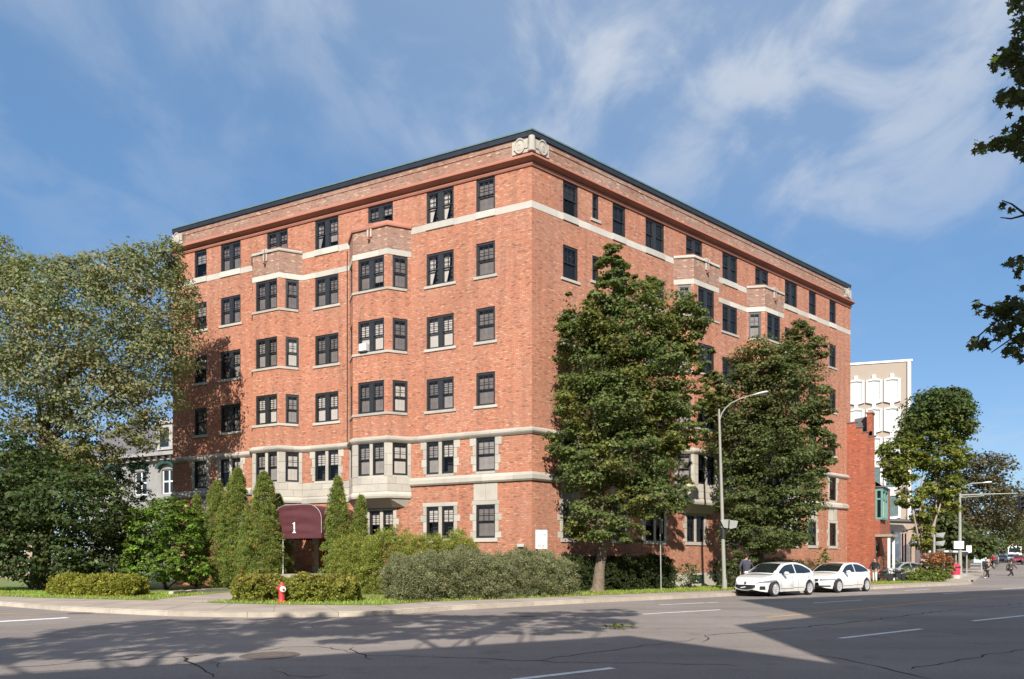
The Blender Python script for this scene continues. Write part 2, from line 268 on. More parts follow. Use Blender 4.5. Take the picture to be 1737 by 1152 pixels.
# ---------------------------------------------------------------- mesh helpers
def link(name, me, parent=None, mat=None):
    o = bpy.data.objects.new(name, me); COL.objects.link(o)
    if parent is not None: o.parent = parent
    return o
def tag(o, label=None, cat=None, group=None, kind=None):
    if label: o['label'] = label
    if cat: o['category'] = cat
    if group: o['group'] = group
    if kind: o['kind'] = kind
    return o
def thing(name, label, cat, loc=(0, 0, 0), rz=0.0, group=None, scale=1.0):
    o = bpy.data.objects.new(name, None); COL.objects.link(o); o.location = loc; o.rotation_euler = (0, 0, rz); o.scale = (scale,) * 3
    o.empty_display_size = 0.3
    return tag(o, label, cat, group)

class MB:
    def __init__(s): s.v = []; s.f = []; s.uv = []; s.mi = []
    def face(s, pts, uvs=None, mi=0):
        b = len(s.v); s.v += [tuple(p) for p in pts]; s.f.append(tuple(range(b, b + len(pts)))); s.uv.append(uvs or [(0, 0)] * len(pts)); s.mi.append(mi)
    def mesh(s, vs, fs, mi=0):
        b = len(s.v); s.v += [tuple(p) for p in vs]
        for f in fs: s.f.append(tuple(b + i for i in f)); s.uv.append(None); s.mi.append(mi)
    def box(s, x0, x1, y0, y1, z0, z1, mi=0, mat=None):
        vs = [(x, y, z) for z in (z0, z1) for y in (y0, y1) for x in (x0, x1)]
        if mat is not None: vs = [tuple(mat @ Vector(v)) for v in vs]
        s.mesh(vs, [(0, 2, 3, 1), (4, 5, 7, 6), (0, 1, 5, 4), (2, 6, 7, 3), (1, 3, 7, 5), (0, 4, 6, 2)], mi)
    def tube(s, pts, rad, n=8, cap=True, mi=0):
        pts = [Vector(p) for p in pts]
        if not hasattr(rad, '__len__'): rad = [rad] * len(pts)
        ring = []; prev = None
        for i, p in enumerate(pts):
            d = (pts[min(i + 1, len(pts) - 1)] - pts[max(i - 1, 0)]).normalized()
            if prev is None:
                a = Vector((0, 0, 1)) if abs(d.z) < 0.9 else Vector((1, 0, 0))
                x = d.cross(a).normalized()
            else: x = (prev - d * prev.dot(d)).normalized()
            prev = x; y = d.cross(x)
            ring.append([p + (x * math.cos(2 * math.pi * k / n) + y * math.sin(2 * math.pi * k / n)) * rad[i] for k in range(n)])
        vs = [q for r in ring for q in r]; fs = []
        for i in range(len(ring) - 1):
            for k in range(n): fs.append((i * n + k, i * n + (k + 1) % n, (i + 1) * n + (k + 1) % n, (i + 1) * n + k))
        if cap: fs.append(tuple(reversed(range(n)))); fs.append(tuple((len(ring) - 1) * n + k for k in range(n)))
        s.mesh(vs, fs, mi)
    def lathe(s, prof, n=16, mi=0, mat=None):
        vs = []; fs = []
        for r, z in prof:
            for k in range(n):
                v = Vector((r * math.cos(2 * math.pi * k / n), r * math.sin(2 * math.pi * k / n), z)); vs.append(mat @ v if mat is not None else v)
        for i in range(len(prof) - 1):
            for k in range(n): fs.append((i * n + k, i * n + (k + 1) % n, (i + 1) * n + (k + 1) % n, (i + 1) * n + k))
        fs.append(tuple(reversed(range(n)))); fs.append(tuple((len(prof) - 1) * n + k for k in range(n)))
        s.mesh(vs, fs, mi)
    def ell(s, c, r, n=12, m=8, mi=0):
        c = Vector(c); prof = []
        vs = []; fs = []
        for i in range(m + 1):
            a = math.pi * i / m - math.pi / 2
            for k in range(n):
                b = 2 * math.pi * k / n
                vs.append((c.x + r[0] * math.cos(a) * math.cos(b), c.y + r[1] * math.cos(a) * math.sin(b), c.z + r[2] * math.sin(a)))
        for i in range(m):
            for k in range(n): fs.append((i * n + k, i * n + (k + 1) % n, (i + 1) * n + (k + 1) % n, (i + 1) * n + k))
        s.mesh(vs, fs, mi)
    def prism(s, poly, z0, z1, mi=0, mat=None):
        n = len(poly); vs = [(x, y, z0) for x, y in poly] + [(x, y, z1) for x, y in poly]
        if mat is not None: vs = [tuple(mat @ Vector(v)) for v in vs]
        fs = [tuple(reversed(range(n))), tuple(range(n, 2 * n))] + [(i, (i + 1) % n, n + (i + 1) % n, n + i) for i in range(n)]
        s.mesh(vs, fs, mi)
    def build(s, name, mat, parent=None, smooth=None, loc=None, mtx=None):
        me = s.data(name, mat, smooth); o = link(name, me, parent)
        if loc is not None: o.location = loc
        if mtx is not None: o.matrix_local = mtx
        return o
    def data(s, name, mat, smooth=None):
        me = bpy.data.meshes.new(name); me.from_pydata(s.v, [], s.f)
        for mm in (mat if isinstance(mat, (list, tuple)) else [mat]): me.materials.append(mm)
        if any(u for u in s.uv if u and any(x != (0, 0) for x in u)):
            lay = me.uv_layers.new(name='UVMap'); i = 0
            for f, u in zip(s.f, s.uv):
                for k in range(len(f)):
                    lay.data[i].uv = u[k] if u else (0, 0); i += 1
        if any(s.mi): me.polygons.foreach_set('material_index', s.mi)
        me.update()
        if smooth is not None:
            me.shade_smooth(); me.set_sharp_from_angle(angle=R(smooth))
        return me

def sweep(mb, path, prof, mi=0, caps=True, uvs=False):
    """sweep a closed (d, z) profile along a horizontal polyline; d is measured to the right of travel"""
    pts = [Vector(p[:2]) for p in path]; n = len(pts); rings = []
    for i in range(n):
        ns = []
        if i > 0: d = (pts[i] - pts[i - 1]).normalized(); ns.append(Vector((d.y, -d.x)))
        if i < n - 1: d = (pts[i + 1] - pts[i]).normalized(); ns.append(Vector((d.y, -d.x)))
        m = ns[0] if len(ns) == 1 else (ns[0] + ns[1]) / (1 + ns[0].dot(ns[1]))
        rings.append([(pts[i].x + m.x * d, pts[i].y + m.y * d, z) for d, z in prof])
    k = len(prof); vs = [v for r in rings for v in r]; fs = []
    for i in range(n - 1):
        for j in range(k): fs.append((i * k + j, (i + 1) * k + j, (i + 1) * k + (j + 1) % k, i * k + (j + 1) % k))
    if caps: fs.append(tuple(range(k))); fs.append(tuple(reversed([(n - 1) * k + j for j in range(k)])))
    mb.mesh(vs, fs, mi)
def plen(path): return [0] + list(np.cumsum([(Vector(path[i + 1]) - Vector(path[i])).length for i in range(len(path) - 1)]))
def subpath(path, a, b):
    cl = plen(path); out = []
    def at(s):
        for i in range(len(path) - 1):
            if s <= cl[i + 1] + 1e-9:
                t = (s - cl[i]) / max(1e-9, cl[i + 1] - cl[i]); p = Vector(path[i]).lerp(Vector(path[i + 1]), t); return (p.x, p.y)
        return tuple(path[-1])
    out.append(at(a))
    for i, c in enumerate(cl):
        if a + 0.01 < c < b - 0.01: out.append(tuple(path[i]))
    out.append(at(b)); return out
def sweep_pieces(path, prof, ln, name, mat, parent, gap=0.008, jit=0.12):
    T = plen(path)[-1]; n = max(1, round(T / ln)); cuts = [0] + [T * (i + random.uniform(-jit, jit)) / n for i in range(1, n)] + [T]
    for a, b in zip(cuts[:-1], cuts[1:]):
        mb = MB(); sweep(mb, subpath(path, a + gap / 2, b - gap / 2), prof); mb.build(name, mat, parent)

class Fr:
    """vertical wall plane: origin, unit direction u; outward normal n = u turned 90 degrees left"""
    def __init__(s, O, u): s.O = Vector(O[:2]); s.u = Vector(u[:2]).normalized(); s.n = Vector((-s.u.y, s.u.x))
    def P(s, t, d=0.0, z=0.0): p = s.O + s.u * t + s.n * d; return Vector((p.x, p.y, z))
    def t(s, px, d=0.0):
        k = (px - CX) / F; a = s.O + s.n * d
        return (k * a.y - a.x) / (s.u.x - k * s.u.y)
    def mat(s, t=0.0, d=0.0, z=0.0):
        p = s.P(t, d, z)
        return Matrix(((s.u.x, s.n.x, 0, p.x), (s.u.y, s.n.y, 0, p.y), (0, 0, 1, z), (0, 0, 0, 1)))
    def off(s, d): return Fr(s.O + s.n * d, s.u)
def G(px, py, z=0.0): Y = F * (CZ - z) / (py - HY); return ((px - CX) / F * Y, Y)
def W3(px, py, Y): return Vector(((px - CX) / F * Y, Y, CZ + (HY - py) / F * Y))

def wall(mb, fr, t0, t1, z0, z1, holes=(), reveal=0.13, mi=0, d=0.0):
    ts = sorted({t0, t1, *[min(max(h[i], t0), t1) for h in holes for i in (0, 1)]}); zs = sorted({z0, z1, *[min(max(h[i], z0), z1) for h in holes for i in (2, 3)]})
    for a, b in zip(ts[:-1], ts[1:]):
        for c, e in zip(zs[:-1], zs[1:]):
            if b - a < 1e-6 or e - c < 1e-6: continue
            m = ((a + b) / 2, (c + e) / 2)
            if any(h[0] < m[0] < h[1] and h[2] < m[1] < h[3] for h in holes): continue
            mb.face([fr.P(b, d, c), fr.P(a, d, c), fr.P(a, d, e), fr.P(b, d, e)], [(b, c), (a, c), (a, e), (b, e)], mi)
    for h in holes:
        a, b, c, e = h[:4]; q = d - reveal
        if b <= t0 or a >= t1 or c >= z1 or e <= z0: continue
        mb.face([fr.P(a, d, c), fr.P(a, q, c), fr.P(a, q, e), fr.P(a, d, e)], [(a, c), (a + reveal, c), (a + reveal, e), (a, e)], mi)
        mb.face([fr.P(b, d, e), fr.P(b, q, e), fr.P(b, q, c), fr.P(b, d, c)], [(b, e), (b - reveal, e), (b - reveal, c), (b, c)], mi)
        mb.face([fr.P(a, d, e), fr.P(a, q, e), fr.P(b, q, e), fr.P(b, d, e)], [(a, e), (a, e + reveal), (b, e + reveal), (b, e)], mi)
        mb.face([fr.P(b, d, c), fr.P(b, q, c), fr.P(a, q, c), fr.P(a, d, c)], [(b, c), (b, c - reveal), (a, c - reveal), (a, c)], mi)
_bc = {}
def block(name, fr, t0, t1, z0, z1, d0, d1, mat, parent, chamfer=0.012):
    key = (round(t1 - t0, 2), round(z1 - z0, 2), round(d1 - d0, 3), mat.name)
    if key not in _bc:
        w_, h_, dd = t1 - t0, z1 - z0, d1 - d0; c = chamfer; mb = MB()
        vs = [(0, 0, 0), (w_, 0, 0), (w_, 0, h_), (0, 0, h_), (0, dd - c, 0), (w_, dd - c, 0), (w_, dd - c, h_), (0, dd - c, h_), (c, dd, c), (w_ - c, dd, c), (w_ - c, dd, h_ - c), (c, dd, h_ - c)]
        fs = []
        for a in (0, 4):
            for i in range(4): j = (i + 1) % 4; fs.append((a + j, a + i, a + 4 + i, a + 4 + j))
        fs.append((11, 10, 9, 8)); mb.mesh(vs, fs); _bc[key] = mb.data(name, mat)
    o = link(name, _bc[key], parent); o.matrix_local = fr.mat(t0, d0, z0); return o
def block_wall(fr, t0, t1, z0, z1, holes, ch, bl, name, mat, parent, d0=0.0, proud=0.02, gap=0.009):
    nc = max(1, round((z1 - z0) / ch)); hh = (z1 - z0) / nc
    for r in range(nc):
        a, b = z0 + r * hh, z0 + (r + 1) * hh; spans = [(t0, t1)]
        for h in holes:
            if h[2] < b - 0.03 and h[3] > a + 0.03:
                ns = []
                for s in spans:
                    if h[0] > s[0]: ns.append((s[0], min(s[1], h[0])))
                    if h[1] < s[1]: ns.append((max(s[0], h[1]), s[1]))
                    if h[0] <= s[0] and h[1] >= s[1]: pass
                spans = [s for s in ns if s[1] - s[0] > 0.04]
        for s in spans:
            ln = s[1] - s[0]; n = max(1, round(ln / bl)); sh = 0.25 / n if (r % 2 and n > 1) else -0.25 / n if n > 1 else 0
            cu = [s[0]] + [s[0] + ln * (i / n + sh) for i in range(1, n)] + [s[1]]
            for c, e in zip(cu[:-1], cu[1:]): block(name, fr, c + gap / 2, e - gap / 2, a + gap / 2, b - gap / 2, d0, d0 + proud, mat, parent)

# ---------------------------------------------------------------- foliage helpers
def np_mesh(name, V, Fc, mat, parent=None, cols=None, nper=None):
    """V (n,3); Fc (m,k) faces all with k corners"""
    me = bpy.data.meshes.new(name); nv = len(V); nf, k = Fc.shape
    me.vertices.add(nv); me.vertices.foreach_set('co', V.astype(np.float32).ravel())
    me.loops.add(nf * k); me.loops.foreach_set('vertex_index', Fc.astype(np.int32).ravel())
    me.polygons.add(nf); me.polygons.foreach_set('loop_start', np.arange(0, nf * k, k, dtype=np.int32)); me.polygons.foreach_set('loop_total', np.full(nf, k, dtype=np.int32))
    if cols is not None:
        at = me.attributes.new('col', 'FLOAT_COLOR', 'POINT'); c = np.ones((nv, 4), np.float32); c[:, :3] = cols; at.data.foreach_set('color', c.ravel())
    me.update(calc_edges=True); me.materials.append(mat)
    return link(name, me, parent)
LEAF = {'kite': [(0, -.5, 0), (.36, .02, .1), (0, .5, 0), (-.36, .02, .1)],
        'blade': [(0, -.5, 0), (.13, 0, .03), (0, .5, 0), (-.13, 0, .03)],
        'tri': [(0, -.45, 0), (.5, -.08, .12), (.17, .1, .03), (0, .55, 0), (-.17, .1, .03), (-.5, -.08, .12)],
        'maple': [(0, -.40, 0), (.42, -.26, .09), (.25, -.02, .05), (.55, .28, .13), (.16, .2, .02), (0, .6, 0), (-.16, .2, .02), (-.55, .28, .13), (-.25, -.02, .05), (-.42, -.26, .09)]}
def unit(a): return a / np.maximum(1e-9, np.linalg.norm(a, axis=1, keepdims=True))
def leaves(name, Pt, Nn, size, col, mat, parent=None, shape='kite', D=None, cvar=0.28, cadd=None):
    n = len(Pt); Nn = unit(Nn)
    if D is None: D = RNG.normal(size=(n, 3))
    D = unit(D - Nn * (D * Nn).sum(1, keepdims=True)); B = np.cross(Nn, D)
    T = np.array(LEAF[shape]); k = len(T); s = (size * RNG.uniform(0.65, 1.35, n))[:, None, None]
    V = Pt[:, None, :] + s * (B[:, None, :] * T[None, :, 0:1] + D[:, None, :] * T[None, :, 1:2] + Nn[:, None, :] * T[None, :, 2:3])
    c = np.array(col)[None, :] if np.ndim(col) == 1 else col
    c = c * np.exp(RNG.normal(0, cvar, (n, 1))) * np.exp(RNG.normal(0, .09, (n, 3)))
    if cadd is not None: c = c * cadd
    return np_mesh(name, V.reshape(-1, 3), np.arange(n * k).reshape(n, k), mat, parent, np.repeat(np.clip(c, 0, 1), k, 0))
def sphere_dirs(n): return unit(RNG.normal(size=(n, 3)))
def clumps(ells, nsub, sr=(0.45, 0.8), surf=(0.72, 1.0), flat_=0.75):
    """scatter leaf clumps over the shells of big ellipsoids (cx,cy,cz,rx,ry,rz); drop the ones buried in another ellipsoid"""
    E = np.array(ells, float); a = E[:, 3] * E[:, 4] + E[:, 3] * E[:, 5] + E[:, 4] * E[:, 5]; idx = RNG.choice(len(E), nsub, p=a / a.sum())
    d = sphere_dirs(nsub); r = RNG.uniform(*surf, nsub)[:, None]
    C = E[idx, :3] + d * E[idx, 3:] * r
    rad = RNG.uniform(*sr, nsub) * np.clip(E[idx, 3:].min(1) / 1.6, 0.35, 1.15)
    return C, d, rad, flat_
def clump_leaves(C, d, rad, flat_, per, up=0.55, rnd=0.45, below=-0.35):
    n = len(C) * per; ci = np.repeat(np.arange(len(C)), per); v = sphere_dirs(n)
    lo = v[:, 2] < below; v[lo, 2] *= -0.6; v = unit(v)
    rr = RNG.uniform(0.45, 1.08, n)[:, None]
    sc = np.stack([rad, rad, rad * flat_], 1)[ci]
    P = C[ci] + v * sc * rr
    Nn = v * 0.6 + np.array([0, 0, up]) + RNG.normal(0, rnd, (n, 3)) + d[ci] * 0.3
    return P, Nn, ci
def keep_out(P, Nn, ci, planes):
    ok = np.zeros(len(P), bool) if planes else np.ones(len(P), bool)
    for fr, m in planes:
        dd = (P[:, 0] - fr.O.x) * fr.n.x + (P[:, 1] - fr.O.y) * fr.n.y; ok |= dd > m
    return P[ok], Nn[ok], ci[ok]
def crown(ells, nsub, per, size, col, shape='tri', parent=None, name='crown', mat=None, cv=.28, rnd=.45, planes=(), sr=(0.45, 0.8), up=0.55, tint=None, flat_=0.75, cl_var=0.22, core=0.12, cut=None, surf=(0.72, 1.0), drop=True, thin=None):
    C, d, rad, fl = clumps(ells, nsub, sr, flat_=flat_, surf=surf)
    if drop:
        E = np.array(ells, float); ins = np.zeros(len(C), bool)
        for e in E: ins |= (((C - e[:3]) / e[3:]) ** 2).sum(1) < 0.38
        C, d, rad = C[~ins], d[~ins], rad[~ins]
    if thin is not None: kp_ = RNG.random(len(C)) < thin(C); C, d, rad = C[kp_], d[kp_], rad[kp_]
    P, Nn, ci = clump_leaves(C, d, rad, fl, per, up, rnd)
    if core > 0:   # inner leaves, so the crown is not hollow
        E = np.array(ells, float); nc = int(len(P) * core); k = RNG.choice(len(E), nc, p=(E[:, 3] * E[:, 4] * E[:, 5]) / (E[:, 3] * E[:, 4] * E[:, 5]).sum())
        Pc = E[k, :3] + sphere_dirs(nc) * E[k, 3:] * (RNG.uniform(0, 1, nc) ** 0.4 * 0.8)[:, None]
        P = np.vstack([P, Pc]); Nn = np.vstack([Nn, RNG.normal(size=(nc, 3)) + [0, 0, .5]]); ci = np.concatenate([ci, RNG.integers(0, len(C), nc)])
    P, Nn, ci = keep_out(P, Nn, ci, planes)
    if cut is not None: ok = cut(P); P, Nn, ci = P[ok], Nn[ok], ci[ok]
    cl = np.exp(RNG.normal(0, cl_var, (len(C), 1)))[ci]
    if tint is not None: cl = cl * tint(P)
    return leaves(name, P, Nn, size, col, mat or M['leaf'], parent, shape, cadd=cl, cvar=cv)
def fans(C, out_, rad, per, spread=.55, up=.8, jit=.4):
    """tufts: leaves fanned out from each centre along its outward-up direction"""
    n = len(C) * per; ci = np.repeat(np.arange(len(C)), per); ax = unit(out_ * spread + np.array([0, 0, up]))[ci]
    v = sphere_dirs(n); v = unit(v + ax * .9); rr = RNG.uniform(.1, 1, n)[:, None] ** .6
    P = C[ci] + v * np.asarray(rad)[ci][:, None] * rr
    D = v + ax * .5 + RNG.normal(0, jit, (n, 3)); Nn = np.cross(D, RNG.normal(size=(n, 3))) + out_[ci] * .5 + np.array([0, 0, .35])
    return P, Nn, D, ci
def limb(mb, a, b, r0, r1, bend=0.12, n=6, sag=0.0):
    a, b = Vector(a), Vector(b); ln = (b - a).length; o = Vector([random.uniform(-1, 1) for _ in range(3)]) * ln * bend
    pts = []
    for i in range(n + 1):
        t = i / n; p = a.lerp(b, t) + o * math.sin(math.pi * t) + Vector((0, 0, sag * ln * math.sin(math.pi * t))); pts.append(p)
    mb.tube(pts, [r0 + (r1 - r0) * (i / n) for i in range(n + 1)], 7)
    return pts
# ================================================================ terrain and streets
M['lid'] = flat('worn iron cover', (.13, .105, .09), .8, var=.3, scale=9)
ST = (34.0, 49.0); SD = (math.sin(R(36.5)), math.cos(R(36.5)))      # far street: start and heading
def hgt(x, y):
    s = (x - ST[0]) * SD[0] + (y - ST[1]) * SD[1]
    return 0.0195 * max(0.0, s - 12)
def grid_sheet(name, x0, x1, y0, y1, st, dz, mat):
    xs = np.arange(x0, x1 + .1, st); ys = np.arange(y0, y1 + .1, st); mb = MB()
    nx = len(xs); vs = [(x, y, hgt(x, y) + dz) for y in ys for x in xs]
    fs = [(j * nx + i, j * nx + i + 1, (j + 1) * nx + i + 1, (j + 1) * nx + i) for j in range(len(ys) - 1) for i in range(nx - 1)]
    mb.mesh(vs, fs); return mb.build(name, mat)
tag(grid_sheet('ground', -1200, 1400, -800, 2000, 25, -0.25, M['ground']), kind='structure')
KERB = [(-52, 45.6), (-30, 31.4), (-20.5, 25.4), (-17.8, 23.8), (-13.8, 21.2), (-11.3, 20.0), (-9.5, 19.2), (-7.4, 18.8), (-5.2, 18.85), (-3.97, 19.3), (-2.87, 20.5), (-1.9, 21.6), (-.64, 22.6), (.75, 23.8), (3.14, 25.8), (7.2, 28.7), (10, 30.95), (20, 38.45), (30, 46.0), (32.4, 48.1), (33.6, 49.9), (34.8, 51.9), (36.5, 54.3)]
kp = Vector(KERB[-1]); KERB_FAR = [KERB[-1]] + [tuple(kp + Vector(SD) * s) for s in (10, 25, 50, 90, 150, 260)]
NEAR = [(-70, 38), (-40, 19), (-20, 7.5), (-12, 3.2), (-7, 1.2), (-3.5, 1.4), (0, 3.4), (11.8, 12.3), (40, 33.5), (100, 78.8), (230, 176.8)]
def fan(name, poly, z, mat, parent=None):
    bm = bmesh.new(); vs = [bm.verts.new((x, y, z)) for x, y in poly]; f = bm.faces.new(vs)
    bmesh.ops.triangulate(bm, faces=[f]); me = bpy.data.meshes.new(name)
    for f in bm.faces:
        if f.normal.z < 0: f.normal_flip()
    bm.to_mesh(me); bm.free(); me.materials.append(mat); return link(name, me, parent)
rf = kp + Vector(SD) * 6; rdir = Vector((math.sin(R(53)), math.cos(R(53))))
FSW = 15.0; sn = Vector((SD[1], -SD[0]))
pr = rf + sn * FSW
road = tag(fan('road', NEAR + [(235, 182), tuple(pr + rdir * 150), tuple(pr), tuple(rf)] + KERB[::-1] + [(-70, 57)], 0.0, M['asphalt']), kind='structure')
mb = MB(); ss = [5.5, 12, 20, 30, 45, 60, 90, 140, 230]
for a, b in zip(ss[:-1], ss[1:]):
    q = []
    for s, o in ((a, 0.2), (a, FSW), (b, FSW), (b, 0.2)):
        p = kp + Vector(SD) * s + sn * o; q.append((p.x, p.y, hgt(p.x, p.y) + 0.006))
    mb.face(q)
far_road = tag(mb.build('far_street', M['asphalt']), kind='structure')

# sidewalk: slab between kerb and lawn, with joints as recessed gaps between bays
BACK = [(-52, 49.5), (-32, 35.2), (-20.9, 27.9), (-18, 26.5), (-13.3, 24.9), (-10.4, 23.3), (-8.35, 22.5), (-5.06, 21.9), (-4.3, 22.0), (-2.87, 23.9), (-1.5, 25.0), (.6, 26.5), (3.8, 28.9), (8.2, 32.2), (11.2, 34.3), (20, 41.0), (24.7, 44.6), (32, 50.2), (33.2, 52.3), (34.2, 55.8)]
side = tag(fan('sidewalk', [tuple(p) for p in KERB] + BACK[::-1], 0.128, M['joint']), kind='structure')
def strip(mb, A, B, T0, T1, la, lb, g, z):
    a0, b0, a1, b1 = [Vector(v) for v in (la(T0), lb(T0), la(T1), lb(T1))]
    mb.face([(*a0, z), (*a1, z), (*b1, z), (*b0, z)])
LK, LB = plen(KERB), plen(BACK)
def at(path, cl, f):
    s = f * cl[-1]
    for i in range(len(path) - 1):
        if s <= cl[i + 1] + 1e-9:
            t = (s - cl[i]) / (cl[i + 1] - cl[i]); return Vector(path[i]).lerp(Vector(path[i + 1]), t)
    return Vector(path[-1])
nb = 62
for i in range(nb):
    f0, f1 = i / nb, (i + 1) / nb
    mb = MB(); a, b, c, d = at(KERB, LK, f0 + .00012), at(KERB, LK, f1 - .00012), at(BACK, LB, f1 - .00012), at(BACK, LB, f0 + .00012)
    m1, m2 = at(KERB, LK, (f0 + f1) / 2), at(BACK, LB, (f0 + f1) / 2)
    kk = 0.17
    def ins(p, q): dd = (q - p); return p + dd * (kk / dd.length)
    mb.face([(*ins(a, d), .134), (*ins(m1, m2), .134), (*ins(b, c), .134), (*c, .134), (*m2, .134), (*d, .134)])
    mb.build('paving_slab', M['sidewalk'], side)
KP = KERB
T = plen(KP)[-1]; n = 44; cu = [T * i / n for i in range(n + 1)]
for a, b in zip(cu[:-1], cu[1:]):
    mb = MB(); sweep(mb, subpath(KP, a + .006, b - .006), [(0.0, -0.05), (0.0, 0.11), (-0.03, 0.142), (-0.17, 0.142), (-0.17, -0.05)]); mb.build('kerb_stone', M['kerb'], side)
# sidewalk along the far street
mb = MB()
for a, b in zip([0, 12, 25, 50, 90, 150], [12, 25, 50, 90, 150, 230]):
    q = []
    for s, o in ((a, 0.15), (b, 0.15), (b, -3.2), (a, -3.2)):
        p = kp + Vector(SD) * s + sn * o; q.append((p.x, p.y, hgt(p.x, p.y) + 0.13))
    mb.face(q[::-1]); p0, p1 = q[0], q[1]; mb.face([p0, (p0[0], p0[1], p0[2] - .2), (p1[0], p1[1], p1[2] - .2), p1])
tag(mb.build('far_sidewalk', M['sidewalk']), kind='structure')
# near side pavement behind the camera
sw = MB(); sw.prism([(-12, 3.2), (-7, 1.2), (-3.5, 1.4), (0, 3.4), (11.8, 12.3), (40, 33.5), (100, 78.8), (230, 176.8), (240, 150), (60, -30), (-60, -60), (-90, 20), (-70, 38), (-40, 19), (-20, 7.5)][::-1], -0.2, 0.13)
bm = bmesh.new(); me = sw.data('near_pavement', M['sidewalk']); bm.from_mesh(me); bmesh.ops.triangulate(bm, faces=bm.faces); bm.to_mesh(me); bm.free()
tag(link('near_pavement', me), kind='structure')

# lawn: soil sheet behind the sidewalk
LAWNB = [(-52, 49.5), (-32, 35.2), (-20.9, 27.9), (-18, 26.5), (-13.3, 24.9), (-10.4, 23.3), (-8.35, 22.5), (-5.06, 21.9), (-4.3, 22.0), (-2.87, 23.9), (-1.5, 25.0), (.6, 26.5), (3.8, 28.9), (8.2, 32.2), (11.2, 34.3), (20, 41.0), (24.7, 44.6), (32, 50.2), (33.2, 52.3), (34.2, 55.8)]
lawn = tag(fan('lawn', LAWNB + [(60, 110), (-60, 140), (-90, 60)], 0.132, M['soil']), kind='structure')
# entrance path
PATH = [(-13.0, 24.65), (-10.55, 23.45), (-10.3, 25.4), (-9.6, 27.8), (-8.2, 30.6), (-8.2, 33.2), (-12.9, 33.2), (-13.2, 29.6), (-13.4, 27.0)]
path = tag(fan('entrance_path', PATH, 0.139, M['sidewalk']), kind='structure')
# road markings (thin painted sheets 4 mm above the asphalt)
def mark(name, pts, mat, wd, z=0.004, par=None):
    mb = MB(); P = [Vector(p) for p in pts]
    for i in range(len(P) - 1):
        d = (P[i + 1] - P[i]).normalized(); nn = Vector((-d.y, d.x)) * wd / 2
        a = [P[i] - nn, P[i + 1] - nn, P[i + 1] + nn, P[i] + nn]; mb.face([(v.x, v.y, z) for v in a])
    return mb.build(name, mat, par or road)
for a, b in [((870, 1153.5), (1040, 1133.5)), ((1425, 1083), (1563, 1067)), ((1650, 1053.5), (1800, 1038)), ((1090, 1042), (1222, 1034.5)), ((1380, 1023), (1462, 1018)), ((1118, 1026.3), (1195, 1022.8)), ((1535, 1001.8), (1578, 999.6)), ((1600, 1007.5), (1632, 1005.5)), ((1700, 999), (1737, 997))]:
    A, B = Vector(G(*a)), Vector(G(*b)); mark('lane_marking', [A, B], M['whiteline'], 0.13)
for q in [[(1198, 1022.6), (1219, 1021.7)], [(1370, 1014.2), (1440, 1010.6)]]:
    mark('lane_marking', [G(*q[0]), G(*q[1])], M['whiteline'], 0.10)
mark('stop_line', [G(-260, 1066), G(-60, 1058), G(115, 1048)], M['whiteline'], 0.36)
mark('centre_line', [G(1300, 1047.8), G(1400, 1038.6), G(1560, 1023), G(1737, 1009), G(1900, 997)], M['yellowline'], 0.16)
mark('centre_line', [G(-200, 1024), G(-30, 1039.5), G(70, 1043.5)], M['yellowline'], 0.10)
for s in (14, 22, 30, 42):
    p = kp + Vector(SD) * s + sn * 5; q = p + Vector(SD) * 3; z = hgt(p.x, p.y)
    mb = MB(); n_ = sn * .08; mb.face([(p.x - n_.x, p.y - n_.y, z + .03), (p.x + n_.x, p.y + n_.y, z + .03), (q.x + n_.x, q.y + n_.y, hgt(q.x, q.y) + .03), (q.x - n_.x, q.y - n_.y, hgt(q.x, q.y) + .03)]); mb.build('lane_marking', M['whiteline'], far_road)
# cracks: bitumen-filled, wandering strips
def crack(pp, wd=0.035, jit=0.05):
    P = [Vector(G(*p)) for p in pp]; out = [P[0]]
    for a, b in zip(P[:-1], P[1:]):
        n = max(2, int((b - a).length / 0.25)); d = (b - a).normalized(); nn = Vector((-d.y, d.x))
        for i in range(1, n + 1): out.append(a.lerp(b, i / n) + nn * random.gauss(0, jit) * (i < n))
    mb = MB(); vs = []
    for i, p in enumerate(out):
        d = (out[min(i + 1, len(out) - 1)] - out[max(i - 1, 0)]).normalized(); nn = Vector((-d.y, d.x)) * wd * random.uniform(0.35, 1.1) / 2
        if i in (0, len(out) - 1): nn *= 0.2
        vs += [(p.x - nn.x, p.y - nn.y, 0.003), (p.x + nn.x, p.y + nn.y, 0.003)]
    mb.mesh(vs, [(2 * i, 2 * i + 2, 2 * i + 3, 2 * i + 1) for i in range(len(out) - 1)]); mb.build('crack', M['crack'], road)
